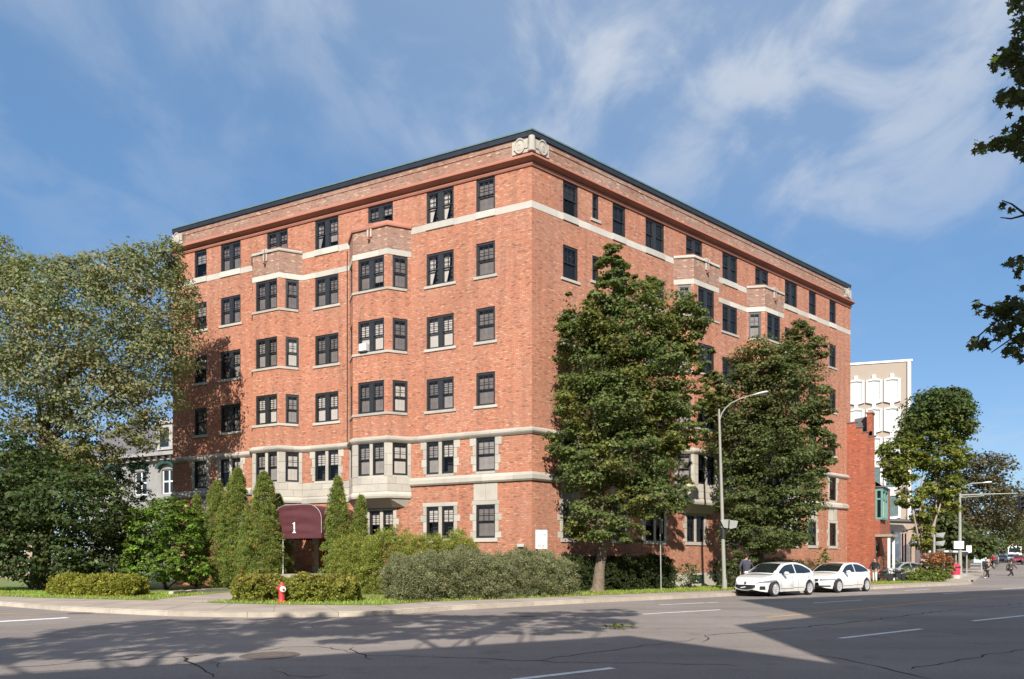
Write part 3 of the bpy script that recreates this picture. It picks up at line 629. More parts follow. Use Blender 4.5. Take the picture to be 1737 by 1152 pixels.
for pp, wd in [([(1193, 1078), (1300, 1070), (1480, 1052), (1600, 1036), (1700, 1027), (1760, 1022)], .07), ([(0, 1135), (180, 1121), (310, 1114), (345, 1111)], .035), ([(310, 1114), (325, 1125), (345, 1135), (362, 1150)], .05), ([(600, 1098), (620, 1111), (632, 1120)], .035),
               ([(560, 1098), (620, 1112), (700, 1113), (860, 1120), (1060, 1125), (1200, 1127), (1260, 1130)], .03), ([(905, 1122), (940, 1115), (1060, 1100), (1130, 1091), (1190, 1082)], .03), ([(420, 1108), (480, 1098), (540, 1097), (600, 1104)], .025),
               ([(1360, 1110), (1430, 1118), (1520, 1139), (1600, 1155)], .045), ([(1545, 1136), (1620, 1122), (1700, 1108), (1760, 1097)], .035), ([(460, 1137), (490, 1147), (520, 1149), (560, 1144)], .04), ([(1465, 1054), (1540, 1065), (1640, 1078)], .018), ([(1190, 1090), (1202, 1082), (1196, 1077)], .03),
               ([(0, 1143), (300, 1128), (345, 1126)], .02), ([(1240, 1047), (1310, 1044)], .02), ([(490, 1054), (530, 1062), (540, 1066)], .02), ([(355, 1120), (372, 1125), (370, 1133)], .02), ([(1737, 1030), (1640, 1036)], .03)]:
    crack(pp, wd)
for px, py, r in [(458, 1112, .42), (137, 1040.5, .3), (895, 1045.5, .18)]:
    g = G(px, py); o = thing('manhole_cover', {458: 'round worn manhole cover in the shaded road at lower left', 137: 'round drain cover in the sunlit road near the left kerb', 895: 'small dark utility cover in the road below the sign'}[px], 'manhole', (g[0], g[1], 0))
    mb = MB(); mb.lathe([(r + .05, .001), (r + .05, .005), (r, .006), (r, .003)], 28); mb.build('frame', M['lid'], o)
    mb = MB(); mb.lathe([(r - .015, .0015), (r - .015, .008), (r - .05, .008), (r - .05, .005), (r * .5, .005), (r * .5, .008), (r * .44, .008)], 28); mb.build('lid', M['lid'], o)

# ================================================================ the brick apartment building
C0 = Vector((0.955, 33.0)); uL = Vector((-.9140, .4057)); uR = Vector((.7986, .6018)); LL, LR = 24.36, 30.8
LF = Fr(C0, uL); RE = C0 + uR * LR; LE = C0 + uL * LL; RF = Fr(RE, -uR)
bld = thing('apartment_building', 'six storey orange brick corner apartment building with bay windows and pale stone bands', 'building', (0, 0, 0))
ROWS = {6: (19.04, 20.69), 5: (15.82, 17.48), 4: (12.55, 14.23), 3: (9.35, 11.0), 2: (6.07, 7.74), 1: (2.74, 4.40)}
BZ0, BZ1 = 4.9, 19.02      # bays from corbel to parapet
def bayq(fr, pw, pc):      # projection so that the wall joint shows at pw and the front corner at pc
    tw = fr.t(pw); P = fr.P(tw); k = (pc - CX) / F; s = 1 if fr is LF else -1
    d = fr.u * s + fr.n; q = (k * P.y - P.x) / (d.x - k * d.y); return tw, q
tb2, q2 = bayq(LF, 697.5, 657.0); tb1, q1 = bayq(LF, 513.0, 480.0)
q1 = q2
te2 = LF.t(598.5, q2) + q2; te1 = LF.t(428.5, q1) + q1
r3, q3 = bayq(RF, 1142.6, 1180.4); r4, q4 = bayq(RF, 1266.3, 1295.0); q3 = (q3 + q4) / 2; q4 = q3
re3 = RF.t(1219.4, q3) - q3; re4 = RF.t(1329.6, q4) - q4
print('bays', tb2, te2, q2, tb1, te1, r3, re3, q3, r4, re4)
BAYS = {'b2': (LF, tb2, te2, q2), 'b1': (LF, tb1, te1, q1), 'b3': (RF, re3, r3, q3), 'b4': (RF, re4, r4, q4)}

WIN = []      # (frame, t0, t1, z0, z1, kind, row)
def win(fr, p0, p1, rows, kind, d=0.0, **kw):
    a, b = sorted((fr.t(p0, d), fr.t(p1, d)))
    for r in rows:
        z0, z1 = ROWS[r]; z0 = kw.get('z0', z0); z1 = kw.get('z1', z1)
        WIN.append([fr, a, b, z0, z1, kind, r, d])
win(LF, 807.8, 839.7, range(1, 7), 'single3'); win(LF, 723.6, 769.7, range(1, 7), 'double'); win(LF, 534.5, 574, range(2, 7), 'double')
win(LF, 374.5, 408, range(1, 7), 'double'); win(LF, 330.0, 350.5, range(1, 7), 'single')
win(LF, 624.5, 666.5, [6], 'double', z0=19.45); win(LF, 453, 488, [6], 'double', z0=19.45)
win(LF, 627, 667, [1], 'double', z1=4.3); win(LF, 455, 490, [1], 'double', z1=4.3)
win(RF, 954.9, 980.4, range(1, 7), 'single3'); win(RF, 1004.8, 1015.4, range(3, 6), 'narrow', ); win(RF, 1004.8, 1015.4, [6], 'narrow', z0=19.39)
win(RF, 1039, 1061, range(1, 7), 'single'); win(RF, 1095, 1126.7, range(1, 7), 'double'); win(RF, 1225.4, 1250.7, range(1, 7), 'double')
win(RF, 1163.7, 1191.4, [6], 'double', z0=19.45); win(RF, 1281, 1303.5, [6], 'double', z0=19.45)
win(RF, 1165, 1194, [1], 'double', z1=4.3); win(RF, 1281, 1303, [1], 'double', z1=4.3)
win(RF, 1331.4, 1352.2, range(1, 7), 'double'); win(RF, 1372.3, 1384.3, range(1, 7), 'single'); win(RF, 1407, 1418, range(1, 7), 'single')
for W_ in WIN:
    if W_[5] == 'narrow' and W_[6] < 6: W_[3] += 0.35
BFR = {}
for k, (fr, ta, tb, q) in BAYS.items():
    fa = Fr(fr.P(ta), (fr.u + fr.n)); ff = Fr(fr.P(ta + q, q), fr.u); fb = Fr(fr.P(tb - q, q), (fr.u - fr.n)); sl = q * math.sqrt(2); fl = tb - ta - 2 * q
    BFR[k] = (fa, ff, fb, sl, fl)
def bwin(k, fpx, spx):
    fa, ff, fb, sl, fl = BFR[k]; vis = fa if k in ('b1', 'b2') else fb; oth = fb if k in ('b1', 'b2') else fa
    a, b = sorted((ff.t(fpx[0]), ff.t(fpx[1]))); c, d = sorted((vis.t(spx[0]), vis.t(spx[1])))
    for r in range(2, 6):
        z0, z1 = ROWS[r]
        WIN.append([ff, a, b, z0, z1, 'double', r, 0.0]); WIN.append([vis, c, d, z0, z1, 'single', r, 0.0]); WIN.append([oth, sl - d, sl - c, z0, z1, 'single', r, 0.0])
    print(k, 'front', fl, a, b, 'side', sl, c, d)
bwin('b2', (607.5, 651.5), (666, 691.5)); bwin('b1', (434, 470), (484.5, 507)); bwin('b3', (1184.3, 1211.6), (1150, 1171.8)); bwin('b4', (1301.5, 1323.6), (1270, 1291))

DOOR = (LF.t(588), LF.t(541), 0.95, 3.35)
print('door t', DOOR)
def holes(fr): return [(w_[1], w_[2], w_[3], w_[4]) for w_ in WIN if w_[0] is fr]
hL = holes(LF) + [DOOR]; hR = holes(RF)
mb = MB()
wall(mb, LF, 0, LL, -0.2, 20.95, hL); wall(mb, RF, 0, LR, 0.9, 20.95, hR)
DD = C0 + uL * LL + uR * LR
for a, b in ((Vector(LE), DD), (DD, Vector(RE))):      # rear walls
    f_ = Fr(a, b - a); f_ = Fr(b, a - b) if f_.n.dot(a - C0) < 0 else f_
    wall(mb, f_, 0, (b - a).length, -0.2, 20.95)
mb.build('wall', M['brick'], bld)
mb = MB(); pz = (20.95, 22.20)
wall(mb, LF.off(-0.03), 0, LL, *pz); wall(mb, RF.off(-0.03), 0, LR, *pz)
mb.build('parapet', M['brick_old'], bld)
mb = MB(); mb.face([(*p, 21.9) for p in (C0, RE, DD, LE)]); mb.build('roof', M['roof'], bld)
# dark rooms behind the glass
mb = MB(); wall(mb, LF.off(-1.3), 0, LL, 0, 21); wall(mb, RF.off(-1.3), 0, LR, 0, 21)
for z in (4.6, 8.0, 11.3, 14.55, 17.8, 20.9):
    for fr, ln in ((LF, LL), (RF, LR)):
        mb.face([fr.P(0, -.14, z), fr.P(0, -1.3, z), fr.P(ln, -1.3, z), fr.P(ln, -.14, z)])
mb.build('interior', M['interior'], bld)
FAC = [tuple(LE), tuple(C0), tuple(RE)]
# cornice: red oxide metal, fillet below, black flashing above
def fullsweep(name, prof, mat, path=FAC): mb = MB(); sweep(mb, path, prof); return mb.build(name, mat, bld)
fullsweep('cornice', [(0.0, 20.86), (0.30, 20.98), (0.36, 21.0), (0.36, 21.08), (0.30, 21.12), (0.02, 21.36), (-.02, 21.36), (-.02, 20.86)], M['rust'])
fullsweep('cornice_fillet', [(-.01, 20.70), (0.06, 20.70), (0.10, 20.78), (0.10, 20.83), (-.01, 20.83)], M['rust'])
fullsweep('roof_flashing', [(-.25, 22.17), (.045, 22.17), (.06, 22.38), (.05, 22.41), (-.25, 22.46)], M['flash'])
fullsweep('flashing_edge', [(.06, 22.405), (.095, 22.40), (.095, 22.47), (-.2, 22.50)], M['flash_edge'])
# carved corner stones
def carved(fr, t0, t1, sgn, last=False):
    o = MB(); w_ = t1 - t0; c = (t0 + t1) / 2
    base = fr
    o.box(t0, t1, -.05, .10, 21.37, 22.0, mat=None)
    o.box(t0 + (0.0 if sgn > 0 else w_ * .12), t1 - (w_ * .12 if sgn > 0 else 0.0), -.05, .14, 21.55, 21.92)
    for r0, r1, dd in ((.36, .30, .17), (.30, .25, .13)):
        vs = []; fs = []; n = 24
        for k in range(n):
            a = 2 * math.pi * k / n
            for rr, dq in ((r0, .10), (r0, dd), (r1, dd), (r1, .11)): vs.append((c + math.cos(a) * rr * .78, dq, 21.72 + math.sin(a) * rr * 1.02))
        for k in range(n):
            for j in range(3): fs.append((k * 4 + j, ((k + 1) % n) * 4 + j, ((k + 1) % n) * 4 + j + 1, k * 4 + j + 1))
        o.mesh(vs, fs)
    o.ell((c, .13, 21.78), (.07, .05, .075)); o.ell((c, .12, 21.78), (.11, .02, .115)); o.ell((c, .11, 21.72), (.2, .05, .27))
    return o
def place(mb_, fr, name, mat, smooth=None): return mb_.build(name, mat, bld, smooth=smooth, mtx=fr.mat())
place(carved(LF, 0.16, 1.0, 1), LF, 'carved_stone', M['stone'], 35)
place(carved(RF, LR - 1.0, LR - 0.16, -1), RF, 'carved_stone', M['stone'], 35)
place(carved(LF, LL - 0.95, LL - 0.05, 1), LF, 'carved_stone', M['stone'], 35)
place(carved(RF, 0.05, 0.95, -1), RF, 'carved_stone', M['stone'], 35)
mb = MB(); mb.tube([(C0.x, C0.y - .02, 21.37), (C0.x, C0.y - .02, 22.1)], [.2, .16], 12); mb.build('carved_stone', M['stone'], bld, smooth=40)

def ppath(fr, ts):     # path along a face in the Lend -> corner -> Rend sense
    return [tuple(fr.P(t, 0).xy) for t in ts]
def bay_outline(k, ext=0.0):
    fr, ta, tb, q = BAYS[k]
    p = [fr.P(ta - ext).xy, fr.P(ta).xy, fr.P(ta + q, q).xy, fr.P(tb - q, q).xy, fr.P(tb).xy, fr.P(tb + ext).xy]
    if ext == 0: p = p[1:5]
    return [tuple(v) for v in reversed(p)]          # LF: far -> near corner; RF frame runs towards the corner, so also reversed => corner -> far
# belt under row 3 (over the row 2 windows), all round the bays
belt = [tuple(LE)] + bay_outline('b1') + bay_outline('b2') + [tuple(C0)] + bay_outline('b3') + bay_outline('b4') + [tuple(RE)]
sweep_pieces(belt, [(-.02, 7.76), (.05, 7.76), (.13, 7.84), (.17, 7.90), (.17, 7.99), (.02, 8.10), (-.02, 8.10)], 1.5, 'belt_stone', M['stone'], bld)
# lower belt, broken at the bays
for seg in ([tuple(LE), BAYS['b1'][0].P(te1).xy], [LF.P(tb2).xy, tuple(C0), RF.P(r3).xy], [RF.P(re3).xy, RF.P(r4).xy], [RF.P(re4).xy, tuple(RE)]):
    sweep_pieces([tuple(s) for s in seg], [(-.02, 5.50), (.10, 5.50), (.17, 5.58), (.17, 5.78), (.03, 5.93), (-.02, 5.93)], 1.5, 'ledge_stone', M['stone'], bld)
# pale band at the row 6 sills, interrupted by bay parapets
for seg in ([tuple(LE), LF.P(te1).xy], [LF.P(tb1).xy, LF.P(te2).xy], [LF.P(tb2).xy, tuple(C0), RF.P(r3).xy], [RF.P(re3).xy, RF.P(r4).xy], [RF.P(re4).xy, tuple(RE)]):
    sweep_pieces([tuple(s) for s in seg], [(-.02, 18.70), (.012, 18.70), (.012, 19.03), (-.02, 19.03)], 2.2, 'band_stone', M['stone_white'], bld, gap=0.004)
# pale band over the row 5 windows from bay to bay
for seg in ([*bay_outline('b1'), *bay_outline('b2')], [*bay_outline('b3'), *bay_outline('b4')]):
    sweep_pieces(seg, [(-.02, 17.50), (.018, 17.50), (.018, 17.79), (-.02, 17.79)], 1.9, 'band_stone', M['stone_white'], bld, gap=0.004)
# bays
for k, (fr, ta, tb, q) in BAYS.items():
    fa, ff, fb, sl, fl = BFR[k]
    mb = MB()
    for f_, ln in ((fa, sl), (ff, fl), (fb, sl)): wall(mb, f_, 0, ln, 8.0, BZ1, [h for h in holes(f_) if h[2] > 8], reveal=.12)
    mb.face([fr.P(ta, 0, BZ1 - .25), fr.P(tb, 0, BZ1 - .25), fr.P(tb - q, q, BZ1 - .25), fr.P(ta + q, q, BZ1 - .25)], None)
    bay = mb.build('bay_window', M['brick'], bld)
    mb = MB()                                   # weathered brick of the bay parapet, 4 mm proud
    for f_, ln in ((fa, sl), (ff, fl), (fb, sl)): wall(mb, f_.off(.004), 0, ln, 17.79, BZ1)
    mb.build('bay_parapet', M['brick_old'], bay)
    mb = MB()
    for f_, ln in ((fa, sl), (ff, fl), (fb, sl)): wall(mb, f_, 0, ln, BZ0, 8.0, [h for h in holes(f_) if h[2] < 8], reveal=.12)
    P0 = [fr.P(ta, 0, BZ0), fr.P(ta + q, q, BZ0), fr.P(tb - q, q, BZ0), fr.P(tb, 0, BZ0)]; P1 = [fr.P(ta + .35, 0, 4.42), fr.P(ta + q + .1, q * .25, 4.42), fr.P(tb - q - .1, q * .25, 4.42), fr.P(tb - .35, 0, 4.42)]
    for i in range(3): mb.face([P0[i + 1], P0[i], P1[i], P1[i + 1]])
    mb.build('corbel', M['stone'], bay)
    for f_, ln in ((fa, sl), (ff, fl), (fb, sl)):
        hh = [h for h in holes(f_) if h[2] < 8]
        block_wall(f_, 0, ln, 5.22, 6.0, [], .39, .75, 'ashlar_block', M['stone'], bay)
        block_wall(f_, 0, ln, 6.0, 7.76, hh, .58, .6, 'ashlar_block', M['stone'], bay)
    mb = MB(); sweep(mb, bay_outline(k), [(-.02, BZ0 - .02), (.05, BZ0 - .02), (.09, BZ0 + .08), (.09, BZ0 + .18), (.03, BZ0 + .31), (-.02, BZ0 + .31)]); mb.build('corbel_lip', M['stone'], bay)
    red = k == 'b2'
    mb = MB(); sweep(mb, bay_outline(k), [(-.25, BZ1 - .02), (.06, BZ1 - .02), (.07, BZ1 + .05), (.02, BZ1 + .14), (-.25, BZ1 + .2)] if not red else [(-.25, BZ1 - .06), (.08, BZ1 - .06), (.11, BZ1 + .02), (.07, BZ1 + .14), (-.02, BZ1 + .24), (-.25, BZ1 + .26)]); mb.build('coping', M['rust'] if red else M['stone'], bay, smooth=50 if red else None)
    if not red:
        mb = MB(); sweep(mb, bay_outline(k), [(-.3, BZ1 + .20), (-.1, BZ1 + .17), (-.07, BZ1 + .24), (-.3, BZ1 + .3)]); mb.build('coping_cap', M['rust'], bay)
    # gabled stone gutter spout in the front
    c = fl / 2; mb = MB(); m_ = ff.mat(c, 0, 0)
    mb.box(-.15, -.05, -.02, .07, 18.55, 18.95, mat=m_); mb.box(.05, .15, -.02, .07, 18.55, 18.95, mat=m_); mb.build('spout_stone', M['stone'], bay); mb = MB()
    prof = [(-.4, 19.0), (.4, 19.0), (.15, 19.24), (-.15, 19.24)]
    vs = [m_ @ Vector((x, d_, z)) for d_ in (-.25, .085) for x, z in prof]; mb.mesh(vs, [(0, 1, 2, 3), (7, 6, 5, 4), (0, 4, 5, 1), (1, 5, 6, 2), (2, 6, 7, 3), (3, 7, 4, 0)]); mb.build('gablet', M['rust'] if red else M['stone'], bay)
    mb = MB(); mb.box(-.05, .05, -.02, .2, 18.38, 18.52, mat=m_); mb.tube([m_ @ Vector((0, .11, 19.2)), m_ @ Vector((0, .12, 18.5))], .018, 6); mb.build('spout', M['rust'], bay)
    for r in (3, 4, 5):
        z = ROWS[r][0]; mb = MB(); sweep(mb, subpath(bay_outline(k), .22, plen(bay_outline(k))[-1] - .22), [(-.02, z - .14), (.05, z - .14), (.055, z - .03), (.0, z), (-.12, z), (-.12, z - .14)]); mb.build('sill_course', M['stone'], bay)
# ashlar apron between the two left bays
mb = MB(); wall(mb, LF.off(.01), tb1, te2, 4.95, 6.0); mb.build('apron', M['joint'], bld)
block_wall(LF.off(.01), te2 + .02, tb1 - .02, 5.22, 6.0, [], .39, .75, 'apron_stone', M['stone'], bld)
mb = MB(); sweep(mb, [LF.P(tb1 - .02).xy, LF.P(te2 + .02).xy], [(-.02, 4.85), (.08, 4.85), (.1, 5.1), (.03, 5.21), (-.02, 5.21)]); mb.build('apron_lip', M['stone'], bld)

# stone surrounds of the two lower storeys
def quoins(fr, a, b, z0, z1, row, k):
    pats = [(.36, .40), (.20, .50), (.30, .42), (.20, .5)] if row == 2 else [(.20, .45), (.36, .34), (.20, .55), (.34, .4)]
    for side in (-1, 1):
        z = z1; i = 0
        while z > z0 + .05:
            w_, h_ = pats[i % len(pats)]; h_ = min(h_, z - z0)
            if z - h_ - z0 < .15: h_ = z - z0
            t0, t1 = (a - w_, a) if side < 0 else (b, b + w_)
            block('quoin', fr, t0 + .0, t1, z - h_ + .004, z - .004, -.1, .025, M['stone'], bld); z -= h_; i += 1
for fr, a, b, z0, z1, kind, r, d in WIN:
    if fr in (LF, RF) and r in (1, 2):
        quoins(fr, a, b, z0, (7.76 if r == 2 else z1), r, kind)
        if r == 2: block('lintel', fr, a, b, z1 + .003, 7.755, -.1, .024, M['stone'], bld)
        if r == 1:
            block('lintel', fr, a - .24, b + .24, z1 + .002, z1 + .2, -.1, .026, M['stone'], bld)
            if kind in ('single3', 'single') and fr in (LF, RF):
                c = (a + b) / 2; block('panel_stone', fr, a - .14, c - .004, z1 + .205, 5.49, -.02, .022, M['stone'], bld); block('panel_stone', fr, c + .004, b + .14, z1 + .205, 5.49, -.02, .022, M['stone'], bld)
            block('sill', fr, a - .16, b + .16, z0 - .2, z0 - .003, -.12, .07, M['stone'], bld)
# soldier course over upper windows
for fr, a, b, z0, z1, kind, r, d in WIN:
    if fr in (LF, RF) and 3 <= r <= 6: block('sill', fr, a - (.14 if r < 6 or z0 > 19.1 else .02), b + (.14 if r < 6 or z0 > 19.1 else .02), z0 - (.15 if r < 6 or z0 > 19.1 else .345), z0 - .004, -.12, .06, M['stone'] if r < 6 else M['stone_white'], bld)
    if fr in (LF, RF) and r == 2: block('sill', fr, a - .02, b + .02, z0 - .14, z0 - .003, -.12, .05, M['stone'], bld)
# base stones along the street side
mb = MB(); wall(mb, RF, 0, LR, -.2, .9); mb.build('plinth', M['joint'], bld)
block_wall(RF, 0, LR, .13, .9, [], .77, 1.3, 'plinth_stone', M['stone'], bld, proud=.05)

# windows -----------------------------------------------------------------
_wc = {}
def win_meshes(w_, h_, kind, row):
    key = (round(w_, 2), round(h_, 2), kind, row <= 2)
    if key in _wc: return _wc[key]
    stone = row <= 2; fw = .045 if stone else .085; top = .06 if stone else .12
    fm = MB(); D0, D1 = -.125, -.035
    fm.box(0, fw, D0, D1, 0, h_); fm.box(w_ - fw, w_, D0, D1, 0, h_); fm.box(fw, w_ - fw, D0, D1, h_ - top, h_); fm.box(fw, w_ - fw, D0, D1 + .012, 0, .05)
    if kind == 'double':
        mw = .2 if stone else .26; c = w_ / 2
        if not stone: fm.box(c - mw / 2, c + mw / 2, D0, D1 - .01, .05, h_ - top)
        bays_ = [(fw, c - mw / 2), (c + mw / 2, w_ - fw)]
        if stone:
            bays_ = [(fw, c - .13), (c + .13, w_ - fw)]
            fm.box(c - .13, c - .1, D0, D1, .05, h_ - top); fm.box(c + .1, c + .13, D0, D1, .05, h_ - top)
    else: bays_ = [(fw, w_ - fw)]
    sashes = []
    for (a, b) in bays_:
        zt, zb = h_ - top, .05; mid = zb + (zt - zb) * .52; st = .045
        nc = {'single3': 3, 'single': 2, 'double': 2, 'narrow': 1}[kind]
        if kind == 'single' and (b - a) > 1.2: nc = 3
        nr = 3 if nc == 2 and kind == 'double' else 2
        up = MB(); d0, d1 = -.105, -.07
        up.box(a, a + st, d0, d1, mid - .02, zt); up.box(b - st, b, d0, d1, mid - .02, zt); up.box(a + st, b - st, d0, d1, zt - st, zt); up.box(a + st, b - st, d0, d1, mid - .02, mid + .025)
        for i in range(1, nc): x = a + st + (b - a - 2 * st) * i / nc; up.box(x - .011, x + .011, d0 + .005, d1 - .004, mid + .025, zt - st)
        for i in range(1, nr): z = mid + .025 + (zt - st - mid - .025) * i / nr; up.box(a + st, b - st, d0 + .006, d1 - .005, z - .011, z + .011)
        lo = MB(); e0, e1 = -.125, -.108
        e0, e1 = -.15, -.115
        lo.box(a, a + st, e0, e1, zb, mid + .02); lo.box(b - st, b, e0, e1, zb, mid + .02); lo.box(a + st, b - st, e0, e1, mid - .03, mid + .02); lo.box(a + st, b - st, e0, e1, zb, zb + .07)
        pu = MB(); pu.face([(b - st, -.09, mid), (a + st, -.09, mid), (a + st, -.09, zt - st), (b - st, -.09, zt - st)])
        pl = MB(); pl.face([(b - st, -.13, zb + .06), (a + st, -.13, zb + .06), (a + st, -.13, mid), (b - st, -.13, mid)])
        cu = {}
        for nm, f0 in (('full', 0.0), ('half', .5), ('low', .78)):
            zc = zt - (zt - zb) * (1 - f0) if nm != 'full' else zb
            zc = {'full': zb, 'half': mid + .02, 'low': zb + (zt - zb) * .22}[nm]
            m_ = MB(); n_ = 6
            for i in range(n_):
                x0, x1 = a + .02 + (b - a - .04) * i / n_, a + .02 + (b - a - .04) * (i + 1) / n_
                m_.face([(x1, -.2 - .008 * ((i + 1) % 2), zc), (x0, -.2 - .008 * (i % 2), zc), (x0, -.2 - .008 * (i % 2), zt), (x1, -.2 - .008 * ((i + 1) % 2), zt)])
            cu[nm] = m_
        # drawn-back drapes
        m_ = MB(); ww = (b - a)
        m_.face([(b - .02, -.21, zb), (b - .02 - ww * .15, -.22, zb), (b - .02 - ww * .5, -.22, mid), (b - .02 - ww * .55, -.22, zt), (b - .02, -.21, zt)]); cu['drape'] = m_
        sashes.append((up.data('sash', M['black']), lo.data('sash', M['black']), pu.data('pane', M['glass']), pl.data('pane', M['glass']), cu))
    _wc[key] = (fm.data('window', M['black']), sashes, {}); return _wc[key]
def curtain(cache, key, cu, kind, mat):
    kk = (key, kind, mat.name)
    if kk not in cache: cache[kk] = cu[kind].data('curtain', mat)
    return cache[kk]
AC = None
random.seed(23)
for (fr, a, b, z0, z1, kind, r, d) in WIN:
    fm, sashes, cache = win_meshes(b - a, z1 - z0, kind, r)
    o = link('window', fm, bld); o.matrix_local = fr.mat(a, d, z0)
    if kind == 'double' and r <= 2:
        c = (b - a) / 2; block('mullion', fr, a + c - .1, a + c + .1, z0, z1, -.12, .0, M['stone'], bld)
    both = random.random()
    for si, (su, sl_, pu, pl, cu) in enumerate(sashes):
        for me in (su, sl_): link('sash', me, o)
        for me in (pu, pl): link('pane', me, o)
        rr = random.random() * .35 + both * .65
        if r >= 5: ck, cm = ('drape', 'cur_grey') if rr < .1 else ('low', 'cur_grey') if rr < .25 else ('full', 'cur_dark') if rr < .8 else ('half', 'cur_grey')
        elif r in (3, 4): ck, cm = ('full', 'cur_grey') if rr < .35 else ('full', 'cur_dark') if rr < .55 else ('full', 'cur_white') if rr < .75 else ('half', 'cur_white') if rr < .9 else ('low', 'cur_grey')
        else: ck, cm = ('half', 'cur_white') if rr < .5 else ('full', 'cur_grey') if rr < .7 else ('full', 'cur_dark')
        if fr in (RF,) + BFR['b3'][:3] + BFR['b4'][:3] and cm == 'cur_white': cm = 'cur_grey'
        if fr not in (LF, RF) and kind == 'single' and ck != 'full': ck = 'full'
        if fr is LF and abs(a - LF.t(769.7)) < .05 and r in (5, 6): ck, cm = 'drape', 'cur_white'
        link('curtain', curtain(cache, id(cu), cu, ck, M[cm]), o)
        if ck in ('half', 'drape', 'low'): link('curtain', curtain(cache, id(cu) + 1, {'full': cu['full']}, 'full', M['interior']), o).matrix_local = Matrix.Translation((0, -.35, 0))  # dark backing sheet, no cloth; its colour stands for the unlit room
    if fr is BFR['b2'][1] and r == 4:   # window air conditioner hangs in this sash
        t1 = fr.t(613); t0 = fr.t(625)
        ac = thing('air_conditioner', 'white box air conditioner in a fourth floor bay window sash', 'air conditioner', (0, 0, 0)); ac.matrix_world = fr.mat(min(t0, t1), -.05, z0 + .06)
        w_ = abs(t1 - t0); mb = MB(); mb.box(0, w_, -.2, .28, 0, .36); mb.build('case', M['white'], ac)
        for i in range(6):
            mb = MB(); mb.box(.04, w_ - .04, .281, .287, .05 + i * .045, .07 + i * .045); mb.build('louvre', M['cur_grey'], ac)
# pipes
mb = MB(); p = LF.P(te2 + .12, .06); mb.tube([(p.x, p.y, 18.6), (p.x, p.y, 8.15)], .022, 8)
for z in (17.2, 13.6, 10.4): mb.tube([(p.x, p.y, z - .05), (p.x, p.y, z + .05)], .035, 8)
mb.build('downpipe', M['bark_dark'], bld)
mb = MB(); p = RF.P(.35, .08); mb.tube([(p.x, p.y, .2), (p.x, p.y, 4.0)], .04, 8); mb.build('downpipe', M['rust'], bld)
mb = MB(); mb.ell((W3(751, 259, 38).x, 38.0, 22.66), (.07, .07, .07)); mb.tube([(W3(751, 259, 38).x, 38, 22.3), (W3(751, 259, 38).x, 38, 22.62)], .02, 6); tag(mb.build('roof_vent', M['white']), 'tiny white ball vent on the roof edge of the brick building', 'vent')
p = W3(455, 350, 40.6); mb = MB(); mb.tube([(p.x, p.y, 22.2), (p.x, p.y, 23.0)], .012, 5); mb.tube([(p.x - .1, p.y, 22.9), (p.x + .1, p.y, 22.9)], .008, 5); tag(mb.build('antenna', M['metal']), 'thin metal aerial on the roof edge above the left bay', 'antenna')

# entrance ------------------------------------------------------------------
da, db = DOOR[0], DOOR[1]
mb = MB(); m_ = LF.mat(0, 0, 0)
mb.box(da, db, -.13, -.06, 3.27, 3.35, mat=m_); mb.box(da, da + .08, -.13, -.06, .95, 3.27, mat=m_); mb.box(db - .08, db, -.13, -.06, .95, 3.27, mat=m_)
dr = mb.build('door', M['wood'], bld)
mb = MB(); mb.box(da + .1, db - .1, -.12, -.09, .97, 1.9, mat=m_)
mb.box(da + .1, da + .24, -.12, -.09, 1.9, 3.25, mat=m_); mb.box(db - .24, db - .1, -.12, -.09, 1.9, 3.25, mat=m_); mb.box(da + .24, db - .24, -.12, -.09, 3.1, 3.25, mat=m_); mb.build('leaf', M['wood'], dr)
mb = MB(); mb.box(da + .24, db - .24, -.115, -.1, 1.9, 3.1, mat=m_); mb.build('pane', M['car_glass'], dr)
mb = MB(); mb.tube([m_ @ Vector((da + .17, -.04, 1.7)), m_ @ Vector((da + .17, -.04, 2.2))], .02, 8); mb.build('handle', M['chrome'], dr)
z = .95; i = 0
while z < 3.35:
    for s_ in (-1, 1):
        w_ = .42 if i % 2 == 0 else .27; h_ = min(.4, 3.35 - z)
        t0, t1 = (da - w_, da - .004) if s_ < 0 else (db + .004, db + w_)
        block('door_stone', LF, t0, t1, z + .004, z + h_ - .004, -.12, .06, M['stone'], bld)
    z += .4; i += 1
block('door_lintel', LF, da - .42, db + .42, 3.354, 3.75, -.12, .07, M['stone'], bld)
mb = MB(); mb.box(da - .9, db + 1.6, .04, 3.2, .12, .93, mat=m_); stp = tag(mb.build('entrance_landing', M['joint'], None), 'pale concrete landing slab in front of the entrance door', 'steps')
for i in range(4):
    mb = MB(); mb.box(da - .7, db + .7, 3.2 + i * .3, 3.5 + i * .3, .12, .93 - .16 * (i + 1) + .0, mat=m_); mb.build('step', M['joint'], stp)
